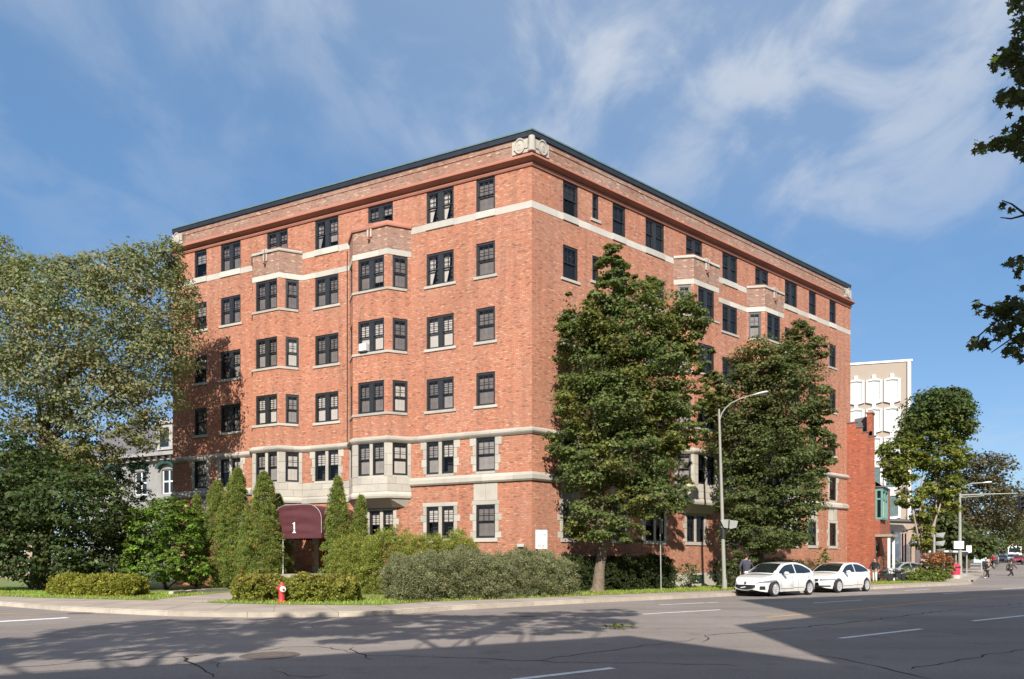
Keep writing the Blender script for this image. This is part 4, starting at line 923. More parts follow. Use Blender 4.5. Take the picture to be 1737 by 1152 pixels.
# awning
dp = 3.1; ac0 = LF.t(503.5, dp); hw = 1.58
aw = thing('awning', 'burgundy canvas entrance awning with a white number 1 on its front', 'awning', (0, 0, 0)); aw.matrix_world = LF.mat(ac0, 0, 0)
def arch(wd, z0, z1, r, n=8):
    pts = [(-wd, z0)]
    for i in range(n + 1):
        a = math.pi - (math.pi / 2) * i / n; pts.append((-wd + r + r * math.cos(a), z1 - r * .82 + r * .82 * math.sin(a)))
    for i in range(n + 1):
        a = math.pi / 2 - (math.pi / 2) * i / n; pts.append((wd - r + r * math.cos(a), z1 - r * .82 + r * .82 * math.sin(a)))
    pts.append((wd, z0)); return pts
A = arch(hw, 3.0, 4.47, .95); mb = MB(); nA = len(A); nd = 10; vs = []
for j in range(nd + 1):
    d_ = .02 + (dp - .02) * j / nd
    for i, (x, z) in enumerate(A):
        sg = -.035 * math.sin(math.pi * (j / nd * 3 % 1)) * (1 if z > 3.4 else .2); vs.append((x, d_, z + sg))
mb.mesh(vs, [(j * nA + i, j * nA + i + 1, (j + 1) * nA + i + 1, (j + 1) * nA + i) for j in range(nd) for i in range(nA - 1)]); mb.build('canopy', M['burg'], aw, smooth=60)
mb = MB(); rows_ = 14; vs = []; fs = []; nx = 25      # front panel with slack folds
for j in range(rows_ + 1):
    z = 3.0 + (4.47 - 3.0) * j / rows_
    zz_ = z - (4.47 - .95 * .82); xe = hw if zz_ <= 0 else hw - .95 + .95 * math.sqrt(max(0, 1 - (zz_ / (.95 * .82)) ** 2))
    for i in range(nx):
        x = -xe + 2 * xe * i / (nx - 1); s_ = x / hw
        fold = .035 * math.sin(9 * (z - 3) + 2.2 * s_ * s_) * (1 - s_ * s_) + .03 * math.exp(-((s_ - .25) * 3) ** 2) * math.sin(16 * (z + .15 * s_))
        vs.append((x, dp + .01 + (fold if 0 < j < rows_ else 0), z))
fs = [(j * nx + i, (j + 1) * nx + i, (j + 1) * nx + i + 1, j * nx + i + 1) for j in range(rows_) for i in range(nx - 1)]
mb.mesh(vs, fs); mb.build('front_panel', M['burg'], aw, smooth=80)
def valance(pts3, name):
    mb = MB(); P = [Vector(p) for p in pts3]
    for a, b in zip(P[:-1], P[1:]):
        ln = (b - a).length; n = max(4, int(ln / .15)) * 4; vs = []
        for i in range(n + 1):
            p = a.lerp(b, i / n); vs += [(p.x, p.y, 3.0), (p.x, p.y, 2.78 - .045 * abs(math.sin(math.pi * i / 4)))]
        mb.mesh(vs, [(2 * i, 2 * i + 2, 2 * i + 3, 2 * i + 1) for i in range(n)])
    mb.build(name, M['burg'], aw)
valance([(-hw, .02, 0), (-hw, dp + .015, 0), (hw, dp + .015, 0), (hw, .02, 0)], 'valance')
one = [(-.12, 0), (.12, 0), (.12, .035), (.055, .06), (.05, .1), (.05, .6), (.02, .6), (-.12, .53), (-.12, .5), (-.05, .515), (-.04, .47), (-.04, .1), (-.05, .06), (-.12, .035)]
mb = MB(); vs = [(-x * .98 + .12, dp + .05, 3.03 + z * .92) for x, z in one] + [(-x * .98 + .12, dp + .06, 3.03 + z * .92) for x, z in one]; n = len(one)
mb.mesh(vs, [tuple(range(n, 2 * n)), tuple(reversed(range(n)))] + [(i, (i + 1) % n, n + (i + 1) % n, n + i) for i in range(n)]); mb.build('number', M['white'], aw)
mb = MB(); mb.tube([(x, dp + .005, z + .015) for x, z in A], .016, 6); mb.build('piping', M['cur_grey'], aw)
for x_, d_ in ((hw - .62, dp - .06), (-hw + .03, dp - 1.15)): mb = MB(); mb.tube([(x_, d_, .93), (x_, d_, 3.05)], .028, 8); mb.build('pole', M['white'], aw)
# wall lantern and letter box by the door
o = thing('wall_lantern', 'small pale wall lantern on the brick beside the entrance', 'lamp', LF.P(db + .75, 0, 2.9)); mb = MB(); mb.box(-.07, .07, -.2, 0, -.1, .15); mb.build('lantern', M['lens'], o); mb = MB(); mb.box(-.03, .03, -.06, .2, .15, .2); mb.build('bracket', M['darkmetal'], o)
p = LF.P(.55, .1, 2.35); o = thing('flood_light', 'small grey flood light fixed low on the corner brickwork', 'lamp', p); mb = MB(); mb.box(-.16, .16, -.14, .06, -.07, .08); mb.build('housing', M['metal'], o); mb = MB(); mb.box(-.03, .03, .06, .2, -.05, .03); mb.build('bracket', M['darkmetal'], o)
# basement light well frame on the street side
t = RF.t(1180); mb = MB(); m2_ = RF.mat(t - .6, .06, .3); mb.box(0, 1.2, -.02, .02, 0, .5, mat=m2_); o = mb.build('basement_window', M['black'], bld)
mb = MB(); mb.face([m2_ @ Vector(v) for v in ((1.12, .025, .07), (.08, .025, .07), (.08, .025, .43), (1.12, .025, .43))]); mb.build('pane', M['car_glass'], o)
# ================================================================ neighbouring buildings
# stepped red brick party wall house on the right
hn = thing('red_brick_house', 'deep red brick house with a stepped gable and teal bay window beyond the apartments', 'house')
K = Vector((26.62, 50.1)); hf = Vector((.595, .804)); hb = Vector((-.804, .595))
PW = Fr(K, hb)         # party wall: t from 0 (street corner) to 9 (back)
HF = Fr(K + hf * 7.5, -hf)        # street front
mb = MB()
L9 = 9.0
def zpx(y, Y): return 1.5 + (955 - y) / F * Y
edges = [PW.t(px) for px in (1452.5, 1462.5, 1473.5)]
steps = [(edges[0], L9, 11.95), (edges[1], edges[0], 11.55), (edges[2], edges[1], 11.12), (0, edges[2], 10.78)]
for a, b, z in steps: wall(mb, PW, a, b, 0, z)
wall(mb, HF, 0, 7.5, 0, 7.5, [(5.3, 7.0, .6, 3.0), (4.9, 7.1, 4.6, 7.1)], reveal=.2)
far_ = Fr(K + hf * 7.5 + hb * 9, hb); wall(mb, Fr(K + hf * 7.5, hb), 0, 9, 0, 7.5)
back_ = Fr(K + hb * 9, hf); wall(mb, back_, 0, 7.5, 0, 7.5)
mb.build('wall', M['brick_red'], hn)
for a, b, z in steps: mb = MB(); mb.box(a - .06, b, -.32, .05, z, z + .09, mat=PW.mat()); mb.build('step_coping', M['slate'], hn)
mb = MB(); m_ = PW.mat(); ch1, ch0 = PW.t(1470.5), PW.t(1479.5)
chz = zpx(703, 50.6); wall(mb, PW.off(.0), ch0, ch1, 11.2, chz); wall(mb, Fr(PW.P(ch1), -PW.n), 0, .8, 10.8, chz); wall(mb, Fr(PW.P(ch0, -.8), PW.n), 0, .8, 10.8, chz); wall(mb, Fr(PW.P(ch1, -.8), -PW.u), 0, ch1 - ch0, 10.8, chz)
chm = mb.build('chimney', M['brick_red'], hn)
mb = MB(); mb.box(ch0 - .06, ch1 + .06, -.86, .06, chz, chz + .14, mat=m_); mb.build('cap', M['brick_red'], chm)
mb = MB(); rr1, rr0 = PW.t(1447), PW.t(1471); vs = [PW.P(rr0, -.6, 9.2), PW.P(rr1, -.6, 9.2), PW.P(rr1, -.6, zpx(709, 51)), PW.P(rr0, -.6, zpx(709, 51.5))]
vs += [v + Vector((hf.x, hf.y, 0)) * 1.2 for v in vs]; mb.mesh(vs, [(3, 2, 1, 0), (4, 5, 6, 7), (2, 3, 7, 6), (1, 2, 6, 5), (0, 3, 7, 4)]); mb.build('roof', M['slate'], hn)
mb = MB(); a_, b_, c_, d_ = K, K + hf * 7.5, K + hf * 7.5 + hb * 9, K + hb * 9; e_, f2 = K + hb * 4.5 + hf * .1, K + hf * 6 + hb * 4.5
mb.mesh([(*a_, 7.5), (*b_, 7.5), (*c_, 7.5), (*d_, 7.5), (*e_, 10.6), (*f2, 10.6)], [(0, 1, 5, 4), (1, 2, 5), (2, 3, 4, 5)]); mb.build('main_roof', M['slate'], hn)
# teal oriel: shallow box on the front
m_ = HF.mat(); mb = MB(); z0, z1 = zpx(879, 51.0), zpx(829, 51.0); ob0, ob1 = 4.7, 7.25; od = .5
mb.box(ob0, ob1, 0, od, z0 - .15, z0, mat=m_); mb.box(ob0, ob1, 0, od, z1 - .25, z1, mat=m_)
for a in (ob0, (ob0 + ob1) / 2 - .08, ob1 - .16): mb.box(a, a + .16, od - .14, od, z0, z1 - .25, mat=m_)
for a in (ob0, ob1 - .1): mb.box(a, a + .1, 0, .12, z0, z1 - .25, mat=m_)
mb.box(ob0, ob1, od - .1, od - .03, z0 + 1.3, z0 + 1.42, mat=m_); mb.box(ob1 - .1, ob1 - .03, .1, od - .1, z0 + 1.3, z0 + 1.42, mat=m_)
ori = mb.build('bay_window', M['teal'], hn)
mb = MB(); mb.box(ob0 + .1, ob1 - .1, .02, od - .12, z0, z1 - .25, mat=m_); mb.build('pane', M['car_glass'], ori)
mb = MB(); mb.box(ob0 + .5, ob0 + .8, od - .11, od - .08, z0 + .05, z0 + 1.3, mat=m_); mb.box(ob0 + 1.6, ob0 + 1.9, od - .11, od - .08, z0 + .05, z0 + 1.3, mat=m_); mb.build('curtain', M['cur_white'], ori)
mb = MB(); mb.prism([(ob0 - .12, 0), (ob1 + .12, 0), (ob1 + .12, od + .12), (ob0 - .12, od + .12)][::-1], z1, z1 + .08, mat=m_)
mb.mesh([m_ @ Vector(v) for v in ((ob0 - .1, od + .1, z1 + .08), (ob1 + .1, od + .1, z1 + .08), (ob1 + .1, 0, z1 + .6), (ob0 - .1, 0, z1 + .6))], [(0, 1, 2, 3)])
mb.build('hood', M['slate'], ori)
mb = MB(); wall(mb, HF.off(.3), ob0, ob1, 3.6, z0 - .16); wall(mb, Fr(HF.P(ob1, .3), -HF.n), 0, .3, 3.6, z0 - .16); mb.build('oriel_base', M['brick_red'], hn)
mb = MB(); mb.box(ob0 - .1, ob1 + .15, 0, 1.1, 3.42, 3.6, mat=m_); mb.build('porch_canopy', M['beige'], hn)
for tt in (4.75, 7.1): mb = MB(); mb.box(tt, tt + .16, .8, .96, .1, 3.42, mat=m_); mb.build('porch_post', M['white'], hn)
mb = MB(); mb.box(5.3, 7.0, -.19, -.1, .6, 3.0, mat=m_); dr = mb.build('door', M['teal'], hn)
mb = MB(); mb.box(5.5, 6.8, -.1, -.09, 1.5, 2.8, mat=m_); mb.build('pane', M['car_glass'], dr)
mb = MB(); mb.box(4.9, 7.1, -.19, -.12, 4.6, 7.1, mat=m_); mb.build('window', M['black'], hn)

# white panelled modernist tower
tw = thing('panel_tower', 'tall beige tower faced with rows of white elongated hexagonal window panels', 'building')
def hp(px, Y): return Vector(((px - CX) / F * Y, Y))
TA, TB = hp(1546, 88.0), hp(1400, 90.6)
TF = Fr(TA, TB - TA); TFn = TF
if TF.n.y > 0: TF = Fr(TB, TA - TB)
TW = (TB - TA).length; ztop = 1.5 + 341.5 / F * 88.2
pitch = 49.3 / F * 88.5; colw = 26.9 / F * 88.6 / abs(TF.u.x)
tc_ = TF.t(1512.5)
mb = MB(); mb.box(0, TW, -14, 0, 0, ztop, mat=TF.mat()); mb.build('wall', M['beige'], tw)
mb = MB(); mb.box(0 - .1, TW + .1, -14.1, .12, ztop, ztop + .25, mat=TF.mat()); mb.build('roof_edge', M['white'], tw)
s_ = -1 if TF.u.x < 0 else 1
mb = MB(); e = TF.t(1543.5); mb.box(min(e, e + .35 * -s_), max(e, e + .35 * -s_), 0, .35, 4, ztop, mat=TF.mat()); mb.build('fin', M['white'], tw)
wr = MB(); h2 = pitch / 2; hw_ = colw / 2 * .94
def hexp(hw, hh, cut): return [(-hw, -hh + cut), (0, -hh), (hw, -hh + cut), (hw, hh - cut), (0, hh), (-hw, hh - cut)]
ou, inn = hexp(hw_, h2 * .92, .28), hexp(hw_ * .72, h2 * .74, .10)
vs = [(x, 0, z) for x, z in ou] + [(x * .98, .28, z * .99) for x, z in ou] + [(x, .22, z) for x, z in inn] + [(x * .95, .06, z * .95) for x, z in inn]
fs = [(i, (i + 1) % 6, 6 + (i + 1) % 6, 6 + i) for i in range(6)] + [(6 + i, 6 + (i + 1) % 6, 12 + (i + 1) % 6, 12 + i) for i in range(6)] + [(12 + i, 12 + (i + 1) % 6, 18 + (i + 1) % 6, 18 + i) for i in range(6)]
fs = [tuple(reversed(f)) for f in fs]
wr.mesh(vs, fs); wme = wr.data('window', flat('white precast', (0.66, 0.66, 0.64), 0.7, var=.06))
pn = MB(); q = [(x * .95, .07, z * .95) for x, z in inn]; pn.mesh(q, [tuple(range(6))]); bl = pn.data('pane', flat('pale grey infill panel', (0.52, 0.54, 0.51), 0.8, var=.06)); gme = pn.data('pane', flat('green grey window glass', (0.12, 0.17, 0.165), 0.15, var=.2))
lk = MB(); lk.box(-.22, .22, 0, .2, -h2 * .12, h2 * .12); lme = lk.data('link', M['white'])
for c in range(5):
    for r in range(7):
        tcx = tc_ + (-s_) * -0 + c * colw * (-s_); z = zpx(662, 88.5) - r * pitch
        if z < 5 or not (0.6 < tcx < TW - .6): continue
        o = link('window', wme, tw); o.matrix_local = TF.mat(tcx, 0, z); link('pane', gme if (r in (3, 4) and c in (0, 1, 3)) or (r == 5 and c == 2) else bl, o)
        lo = link('link_panel', lme, o); lo.location = (0, 0, h2)
# beige annex behind the canopy
an = thing('beige_annex', 'low beige wall building with a white slab roof edge under the panel tower', 'building')
A0, A1 = hp(1500, 80), hp(1604, 83); AF = Fr(A1, A0 - A1)
if AF.n.y > 0: AF = Fr(A0, A1 - A0)
AWd = (A1 - A0).length
mb = MB(); wall(mb, AF, 0, AWd, 0, zpx(885, 81)); mb.build('wall', M['brick_pale'], an)
mb = MB(); mb.box(-.2, AWd + .2, -9, .3, zpx(885, 81), zpx(881, 81), mat=AF.mat()); mb.build('roof', M['slate'], an)
for i, px in enumerate((1537, 1560, 1577)):
    t_ = AF.t(px); mb = MB(); m_ = AF.mat(t_, 0, 0)
    prof = [(-.55, .3), (.55, .3), (.55, 3.2)] + [(.55 * math.cos(a), 3.2 + .55 * math.sin(a)) for a in [math.pi * k / 8 for k in range(1, 8)]] + [(-.55, 3.2)]
    mb.mesh([m_ @ Vector((x, .03, z)) for x, z in prof], [tuple(range(len(prof)))]); mb.build('arched_window', M['slate'], an)
# white canopy entrance
cn = thing('white_canopy', 'white concrete entrance canopy on tapered white piers beside the red house', 'canopy')
c0 = hp(1518, 66); CF = Fr(hp(1540, 67), hp(1497, 65) - hp(1540, 67))
if CF.n.y > 0: CF = Fr(hp(1497, 65), hp(1540, 67) - hp(1497, 65))
cw = (hp(1540, 67) - hp(1497, 65)).length
zc = zpx(899, 65.5); mb = MB(); m_ = CF.mat()
mb.mesh([m_ @ Vector(v) for v in ((0, 0, zc - .15), (cw, 0, zc - .15), (cw, 0, zc), (cw * .8, .0, zc + .55), (cw * .2, 0, zc + .55), (0, 0, zc), (0, -5, zc - .15), (cw, -5, zc - .15), (cw, -5, zc), (cw * .8, -5, zc + .55), (cw * .2, -5, zc + .55), (0, -5, zc))],
        [(0, 1, 2, 3, 4, 5)] + [(11, 10, 9, 8, 7, 6)] + [(i, 6 + i, 6 + (i + 1) % 6, (i + 1) % 6) for i in range(6)]); mb.build('slab', M['beige'], cn)
for a, b in ((1519, 1530), (1500, 1505), (1508.5, 1513)):
    t0_, t1_ = sorted((CF.t(a), CF.t(b))); mb = MB(); mb.box(t0_, t1_, -.7, -.1, 0, zc - .15, mat=m_); mb.build('pier', M['white'], cn)
mb = MB(); mb.box(.2, cw - .2, -4.6, -4.4, 0, zc - .15, mat=m_); mb.build('back_wall', M['cur_grey'], cn)

# grey stone house on the left with mansard roof
gh = thing('grey_stone_house', 'old grey stone house with mansard roof and arched teal hooded windows behind the left tree', 'house')
GA, GB = hp(150, 60), hp(330, 55); GF = Fr(GB, GA - GB)
if GF.n.y > 0: GF = Fr(GA, GB - GA)
GW = (GB - GA).length
gz = lambda y: 1.5 + (955 - y) / F * 56.5
gcol = []
gh_ = []
for px in (285, 238, 192):
    t_ = GF.t(px); gh_.append((t_ - .75, t_ + .75, gz(838), gz(797))); gh_.append((t_ - .7, t_ + .7, 1.2, 4.2))
mb = MB(); wall(mb, GF, 0, GW, 0, gz(775), gh_, reveal=.25)
wall(mb, Fr(GF.P(GW, -12), GF.n), 0, 12, 0, gz(775)); wall(mb, Fr(GF.P(0, 0), -GF.n), 0, 12, 0, gz(775)); mb.build('wall', M['stone_grey'], gh)
for i, h in enumerate(gh_):
    m_ = GF.mat(h[0], -.2, h[2]); w_ = h[1] - h[0]; hh = h[3] - h[2]; mb = MB()
    mb.box(0, .1, 0, .06, 0, hh, mat=m_); mb.box(w_ - .1, w_, 0, .06, 0, hh, mat=m_); mb.box(w_ / 2 - .06, w_ / 2 + .06, 0, .06, 0, hh, mat=m_); mb.box(.1, w_ - .1, 0, .06, hh * .48, hh * .54, mat=m_); mb.box(.1, w_ - .1, 0, .06, hh - .1, hh, mat=m_); mb.box(.1, w_ - .1, 0, .06, 0, .08, mat=m_)
    o = mb.build('window', M['white'], gh); mb = MB(); mb.box(.05, w_ - .05, -.05, .0, .05, hh - .05, mat=m_); mb.build('pane', M['car_glass'], o)
    if i % 2 == 0:
        mb = MB(); c = (h[0] + h[1]) / 2; pts = [(c + 1.05 * math.cos(a), h[3] + .05 + .62 * math.sin(a)) for a in [math.pi * k / 10 for k in range(11)]]; pi_ = [(c + .8 * math.cos(a), h[3] + .02 + .42 * math.sin(a)) for a in [math.pi * k / 10 for k in range(11)]]
        vs = []; m_ = GF.mat()
        for (x, z), (x2, z2) in zip(pts, pi_): vs += [m_ @ Vector(v) for v in ((x, 0, z), (x, .4, z), (x2, .35, z2), (x2, 0, z2))]
        mb.mesh(vs, [(k * 4 + j, (k + 1) * 4 + j, (k + 1) * 4 + (j + 1) % 4, k * 4 + (j + 1) % 4) for k in range(10) for j in range(4)]); mb.build('hood', flat('dark teal hood', (.03, .075, .07), .6), o)
        mb = MB(); mb.mesh([m_ @ Vector((x, -.1, z)) for x, z in [(c - .75, h[3])] + [(c + .75 * math.cos(a), h[3] + .4 * math.sin(a)) for a in [math.pi * k / 8 for k in range(8, -1, -1)]]], [tuple(range(10))]); mb.build('fanlight', M['car_glass'], o)
mb = MB(); mb.box(-.3, GW + .3, 0, .7, gz(775), gz(769), mat=GF.mat()); mb.box(-.1, GW + .1, 0, .35, gz(782), gz(775), mat=GF.mat()); mb.build('cornice', M['stone_grey'], gh)
n_ = int(GW / .8)
for i in range(n_): mb = MB(); mb.box(.3 + i * .8, .5 + i * .8, .35, .62, gz(782), gz(775) - .01, mat=GF.mat()); mb.build('bracket', M['bark_dark'], gh)
mb = MB(); mb.box(-.05, GW + .05, 0, .12, gz(848), gz(843), mat=GF.mat()); mb.build('string_course', M['stone_grey'], gh)
mb = MB(); m_ = GF.mat(); z0, z1 = gz(769), gz(712)
vs = [m_ @ Vector(v) for v in ((0, .2, z0), (GW, .2, z0), (GW - .5, -1.3, z1), (.5, -1.3, z1), (.5, -11, z1), (GW - .5, -11, z1), (GW, -12, z0), (0, -12, z0))]
mb.mesh(vs, [(0, 1, 2, 3), (3, 2, 5, 4), (1, 6, 5, 2), (0, 3, 4, 7)]); mb.build('mansard_roof', M['slate'], gh)
t_ = GF.t(285); m_ = GF.mat(t_, 0, 0)
mb = MB(); mb.box(-.9, .9, -1.6, .35, gz(765), gz(722), mat=m_); mb.mesh([m_ @ Vector(v) for v in ((-1.1, .5, gz(722)), (1.1, .5, gz(722)), (0, .5, gz(712)), (-1.1, -2, gz(722)), (1.1, -2, gz(722)), (0, -2, gz(712)))], [(0, 1, 2), (0, 2, 5, 3), (1, 4, 5, 2), (0, 3, 4, 1)])
dm = mb.build('dormer', M['cur_grey'], gh); mb = MB(); mb.box(-.5, .5, .36, .38, gz(760), gz(728), mat=m_); mb.build('pane', M['car_glass'], dm)
mb = MB(); mb.box(GF.t(292) - .2, GF.t(276), -3, -1.5, gz(720), gz(706), mat=GF.mat()) if GF.t(292) < GF.t(276) else mb.box(GF.t(276), GF.t(292) + .2, -3, -1.5, gz(720), gz(706), mat=GF.mat()); mb.build('roof_deck', M['cur_grey'], gh)
# pale pink house glimpsed at far left
ph = thing('pink_brick_house', 'pale pinkish brick house glimpsed through the leaves at the far left', 'house')
PA, PB = hp(-60, 62), hp(60, 60); PF = Fr(PB, PA - PB)
if PF.n.y > 0: PF = Fr(PA, PB - PA)
PWd = (PB - PA).length; zt = zpx(795, 60)
hs = [(a, a + 1.1, z, z + 1.8) for a in (1.2, 3.3) for z in (1.6, 5.2)]
mb = MB(); wall(mb, PF, 0, PWd, 0, zt, hs); wall(mb, Fr(PF.P(PWd, -8), PF.n), 0, 8, 0, zt); mb.build('wall', M['brick_pale'], ph)
for h in hs:
    m_ = PF.mat(h[0], -.1, h[2]); mb = MB(); mb.box(0, .08, 0, .05, 0, 1.8, mat=m_); mb.box(1.02, 1.1, 0, .05, 0, 1.8, mat=m_); mb.box(.08, 1.02, 0, .05, .86, .94, mat=m_); o = mb.build('window', M['white'], ph)
    mb = MB(); mb.box(.02, 1.08, -.04, -.0, .02, 1.78, mat=m_); mb.build('pane', M['car_glass'], o)
mb = MB(); mb.mesh([PF.P(-.3, .4, zt), PF.P(PWd + .3, .4, zt), PF.P(PWd + .3, -4, zt + 2.6), PF.P(-.3, -4, zt + 2.6), PF.P(PWd + .3, -8.4, zt), PF.P(-.3, -8.4, zt)], [(0, 1, 2, 3), (3, 2, 4, 5)]); mb.build('roof', M['slate'], ph)

# buildings across the street behind the camera: they cast the big shadows on the road
SO = 1 / math.tan(R(SUN_EL))
def base_of(sx, sy, h): return Vector((sx - l2.x * h * SO, sy - l2.y * h * SO))
def block_building(name, label, poly, h, mat, wrows=True):
    b = thing(name, label, 'building'); mb = MB(); n = len(poly); ar = sum(poly[i][0] * poly[(i + 1) % n][1] - poly[(i + 1) % n][0] * poly[i][1] for i in range(n))
    if ar < 0: poly = poly[::-1]
    for i in range(n):      # counter-clockwise footprint: outward is to the right of travel, so the frame runs backwards
        a, c = Vector(poly[i]), Vector(poly[(i + 1) % n]); fr = Fr(c, a - c); ln = (c - a).length; hs = []
        if ln > 4:
            k = int(ln / 3.0)
            for r in range(int(h // 3.3)):
                for j in range(k): x = (j + .5) * ln / k; hs.append((x - .6, x + .6, r * 3.3 + 1.0, r * 3.3 + 2.8))
        wall(mb, fr, 0, ln, 0, h, hs, reveal=.15)
        for q in hs:
            m2 = MB(); m_ = fr.mat(q[0], -.14, q[2]); m2.box(0, 1.2, 0, .03, 0, 1.8, mat=m_); 
            o = link('window', WM, b); o.matrix_local = m_; link('pane', WP, o)
    mb.build('wall', mat, b); mb = MB(); mb.prism(poly if ar > 0 else poly, h - .2, h); mb.build('roof', M['roof'], b); return b
m2 = MB(); m2.box(0, .08, 0, .05, 0, 1.8); m2.box(1.12, 1.2, 0, .05, 0, 1.8); m2.box(.08, 1.12, 0, .05, .86, .94); m2.box(.08, 1.12, 0, .05, 1.72, 1.8); m2.box(.08, 1.12, 0, .05, 0, .08); WM = m2.data('window', M['white'])
m2 = MB(); m2.box(.04, 1.16, -.02, .01, .04, 1.76); WP = m2.data('pane', M['car_glass'])
H1 = 13.0; c1 = base_of(2.4, 14.1, H1); e1 = Vector((-.88, -.47)).normalized(); e2 = Vector((.53, -.85)).normalized()
block_building('brick_block', 'brick corner block across the street behind the viewer', [tuple(c1), tuple(c1 + e1 * 22), tuple(c1 + e1 * 22 + e2 * 14), tuple(c1 + e2 * 14)], H1, M['brick'])
H2a, H2b = 14.0, 22.0
a0 = base_of(5.37, 16.5, H2a); a1 = base_of(8.6, 19.1, H2a); dst = (a1 - a0).normalized(); pn_ = Vector((dst.y, -dst.x))
block_building('stone_block', 'lower pale brick wing of the tall block behind the viewer', [tuple(a0), tuple(a1), tuple(a1 + pn_ * 12), tuple(a0 + pn_ * 12)], H2a, M['brick_pale'])
b0 = base_of(8.9, 27.6, H2b); bd = Vector((.87, .49)).normalized(); bp_ = Vector((bd.y, -bd.x))
b0 = b0 + bd * .35
block_building('tall_block', 'tall pale brick apartment block across the street behind the viewer', [tuple(b0), tuple(b0 + bd * 46), tuple(b0 + bd * 46 + bp_ * 14), tuple(b0 + bp_ * 14)], H2b, M['brick_pale'])
# ================================================================ vegetation
def tree(name, label, base, cat='tree', group=None):
    return thing(name, label, cat, (0, 0, 0), 0, group)
WP_ = [(LF, .12), (RF, .12)]
def outside(fr): return fr
def E(px, py, Y, rx, rz, ry=None):      # ellipsoid from picture: rx, rz in photo pixels at depth Y
    p = W3(px, py, Y); k = Y / F; return (p.x, p.y, p.z, rx * k, (ry if ry is not None else rx * k), rz * k)
GREEN = (0.130, 0.160, 0.054)
# --- street maple in front of the corner
t1 = tree('maple_tree', 'tall dense street maple in front of the right side of the building nearest the corner', None)
Y1 = 32.3
ells = [E(1010, 880, Y1, 55, 48, 1.6), E(1100, 850, Y1, 62, 40, 1.8), E(1000, 790, Y1, 62, 52, 2.0), E(1075, 780, Y1 + .2, 78, 60, 2.2), E(1145, 828, Y1, 34, 20, 1.0), E(1135, 730, Y1 + .5, 46, 48, 1.6), E(1000, 700, Y1, 62, 62, 2.0), E(1070, 680, Y1 + .3, 75, 75, 2.3), E(1010, 610, Y1, 60, 62, 2.0),
        E(1120, 620, Y1 + .5, 58, 65, 2.0), E(1160, 560, Y1 + .6, 32, 52, 1.1), E(1070, 555, Y1 + .3, 75, 60, 2.2), E(985, 555, Y1, 38, 40, 1.3), E(963, 525, Y1, 20, 32, .6), E(975, 590, Y1, 34, 40, 1.1), E(1030, 510, Y1, 45, 38, 1.4), E(1118, 522, Y1 + .4, 60, 46, 1.6), E(1166, 545, Y1 + .5, 34, 50, 1.2), E(1004, 535, Y1, 36, 36, 1.3), E(1185, 600, Y1 + .6, 20, 40, .8), E(1080, 500, Y1 + .3, 34, 26, 1.1), E(1036, 462, Y1, 34, 26, .9), E(1036, 430, Y1, 22, 26, .6), E(1060, 480, Y1, 24, 20, .7), E(1170, 690, Y1 + .6, 42, 26, 1.2), E(1205, 668, Y1 + .8, 20, 34, .6), E(958, 745, Y1, 30, 30, 1.0), E(1165, 740, Y1 + .5, 36, 24, 1.0), E(1065, 905, Y1, 34, 22, 1.0), E(975, 905, Y1 - .2, 28, 12, .9)]
def gtint(P): return np.where((np.sin(P[:, 0:1] * 1.7 + P[:, 2:3] * 1.1) > .6), np.array([[1.18, 1.02, .85]]), np.array([[1, 1, 1.0]]))
crown(ells, 1150, 84, .152, GREEN, 'tri', t1, planes=WP_, sr=(.38, .78), tint=gtint, flat_=.56, core=.12, cv=.2, surf=(.55, 1.04), cl_var=.12, up=.75)
mb = MB(); b = W3(1013, 1003, 32.6); b.z = .1
trunk = [b, b + Vector((.05, 0, .25)), W3(1017, 965, 32.6), W3(1023, 930, 32.6), W3(1018, 890, 32.6), W3(1020, 800, 32.5)]
mb.tube(trunk, [.42, .30, .25, .24, .2, .14], 12)
for ex, ey, r in ((975, 870, .1), (1080, 840, .11), (985, 760, .09), (1090, 720, .1), (1030, 600, .1), (1130, 600, .08), (1036, 440, .06), (962, 540, .05), (1150, 740, .06), (1140, 820, .05)):
    s = trunk[4] if ey > 800 else trunk[5]; limb(mb, s, W3(ex, ey, 32.4), r, .03, .1)
mb.build('trunk', M['bark'], t1, smooth=60)

# --- second maple behind the lamp post
t2 = tree('maple_tree', 'broad street maple with bronze tinted leaves behind the lamp post and first car', None); Y2 = 38.3
ells = [E(1300, 905, Y2, 70, 38, 2.0), E(1260, 850, Y2, 42, 42, 1.5), E(1345, 850, Y2, 55, 45, 1.9), E(1245, 770, Y2, 42, 55, 1.5), E(1310, 770, Y2, 65, 58, 2.4), E(1375, 770, Y2 + .4, 36, 50, 1.4), E(1260, 690, Y2, 48, 55, 1.7), E(1330, 680, Y2, 62, 62, 2.3), E(1385, 690, Y2 + .4, 26, 44, 1.0), E(1290, 625, Y2, 50, 44, 1.7), E(1355, 610, Y2, 40, 48, 1.5), E(1360, 572, Y2, 26, 24, .9), E(1225, 650, Y2, 24, 30, .9), E(1212, 690, Y2, 20, 26, .7), E(1400, 740, Y2 + .5, 16, 38, .6), E(1265, 940, Y2 - .5, 30, 14, 1.0)]
def btint(P):
    z = P[:, 2:3]; s = np.clip((z - 7) / 6, 0, 1) * (np.sin(P[:, 0:1] * 2.1 + z * .9) * .5 + .5); return 1 + s * np.array([[.30, .03, .1]])
crown(ells, 930, 80, .155, (0.112, 0.138, 0.050), 'tri', t2, planes=WP_, sr=(.38, .78), tint=btint, flat_=.56, core=.12, cv=.2, surf=(.55, 1.04), cl_var=.12, up=.75)
mb = MB(); b = W3(1288, 955, 38.6); b.z = .1; tr2 = [b, Vector((b.x, b.y, 1.3)), W3(1290, 930, 38.6), W3(1296, 880, 38.5)]
mb.tube(tr2, [.34, .26, .24, .18], 10)
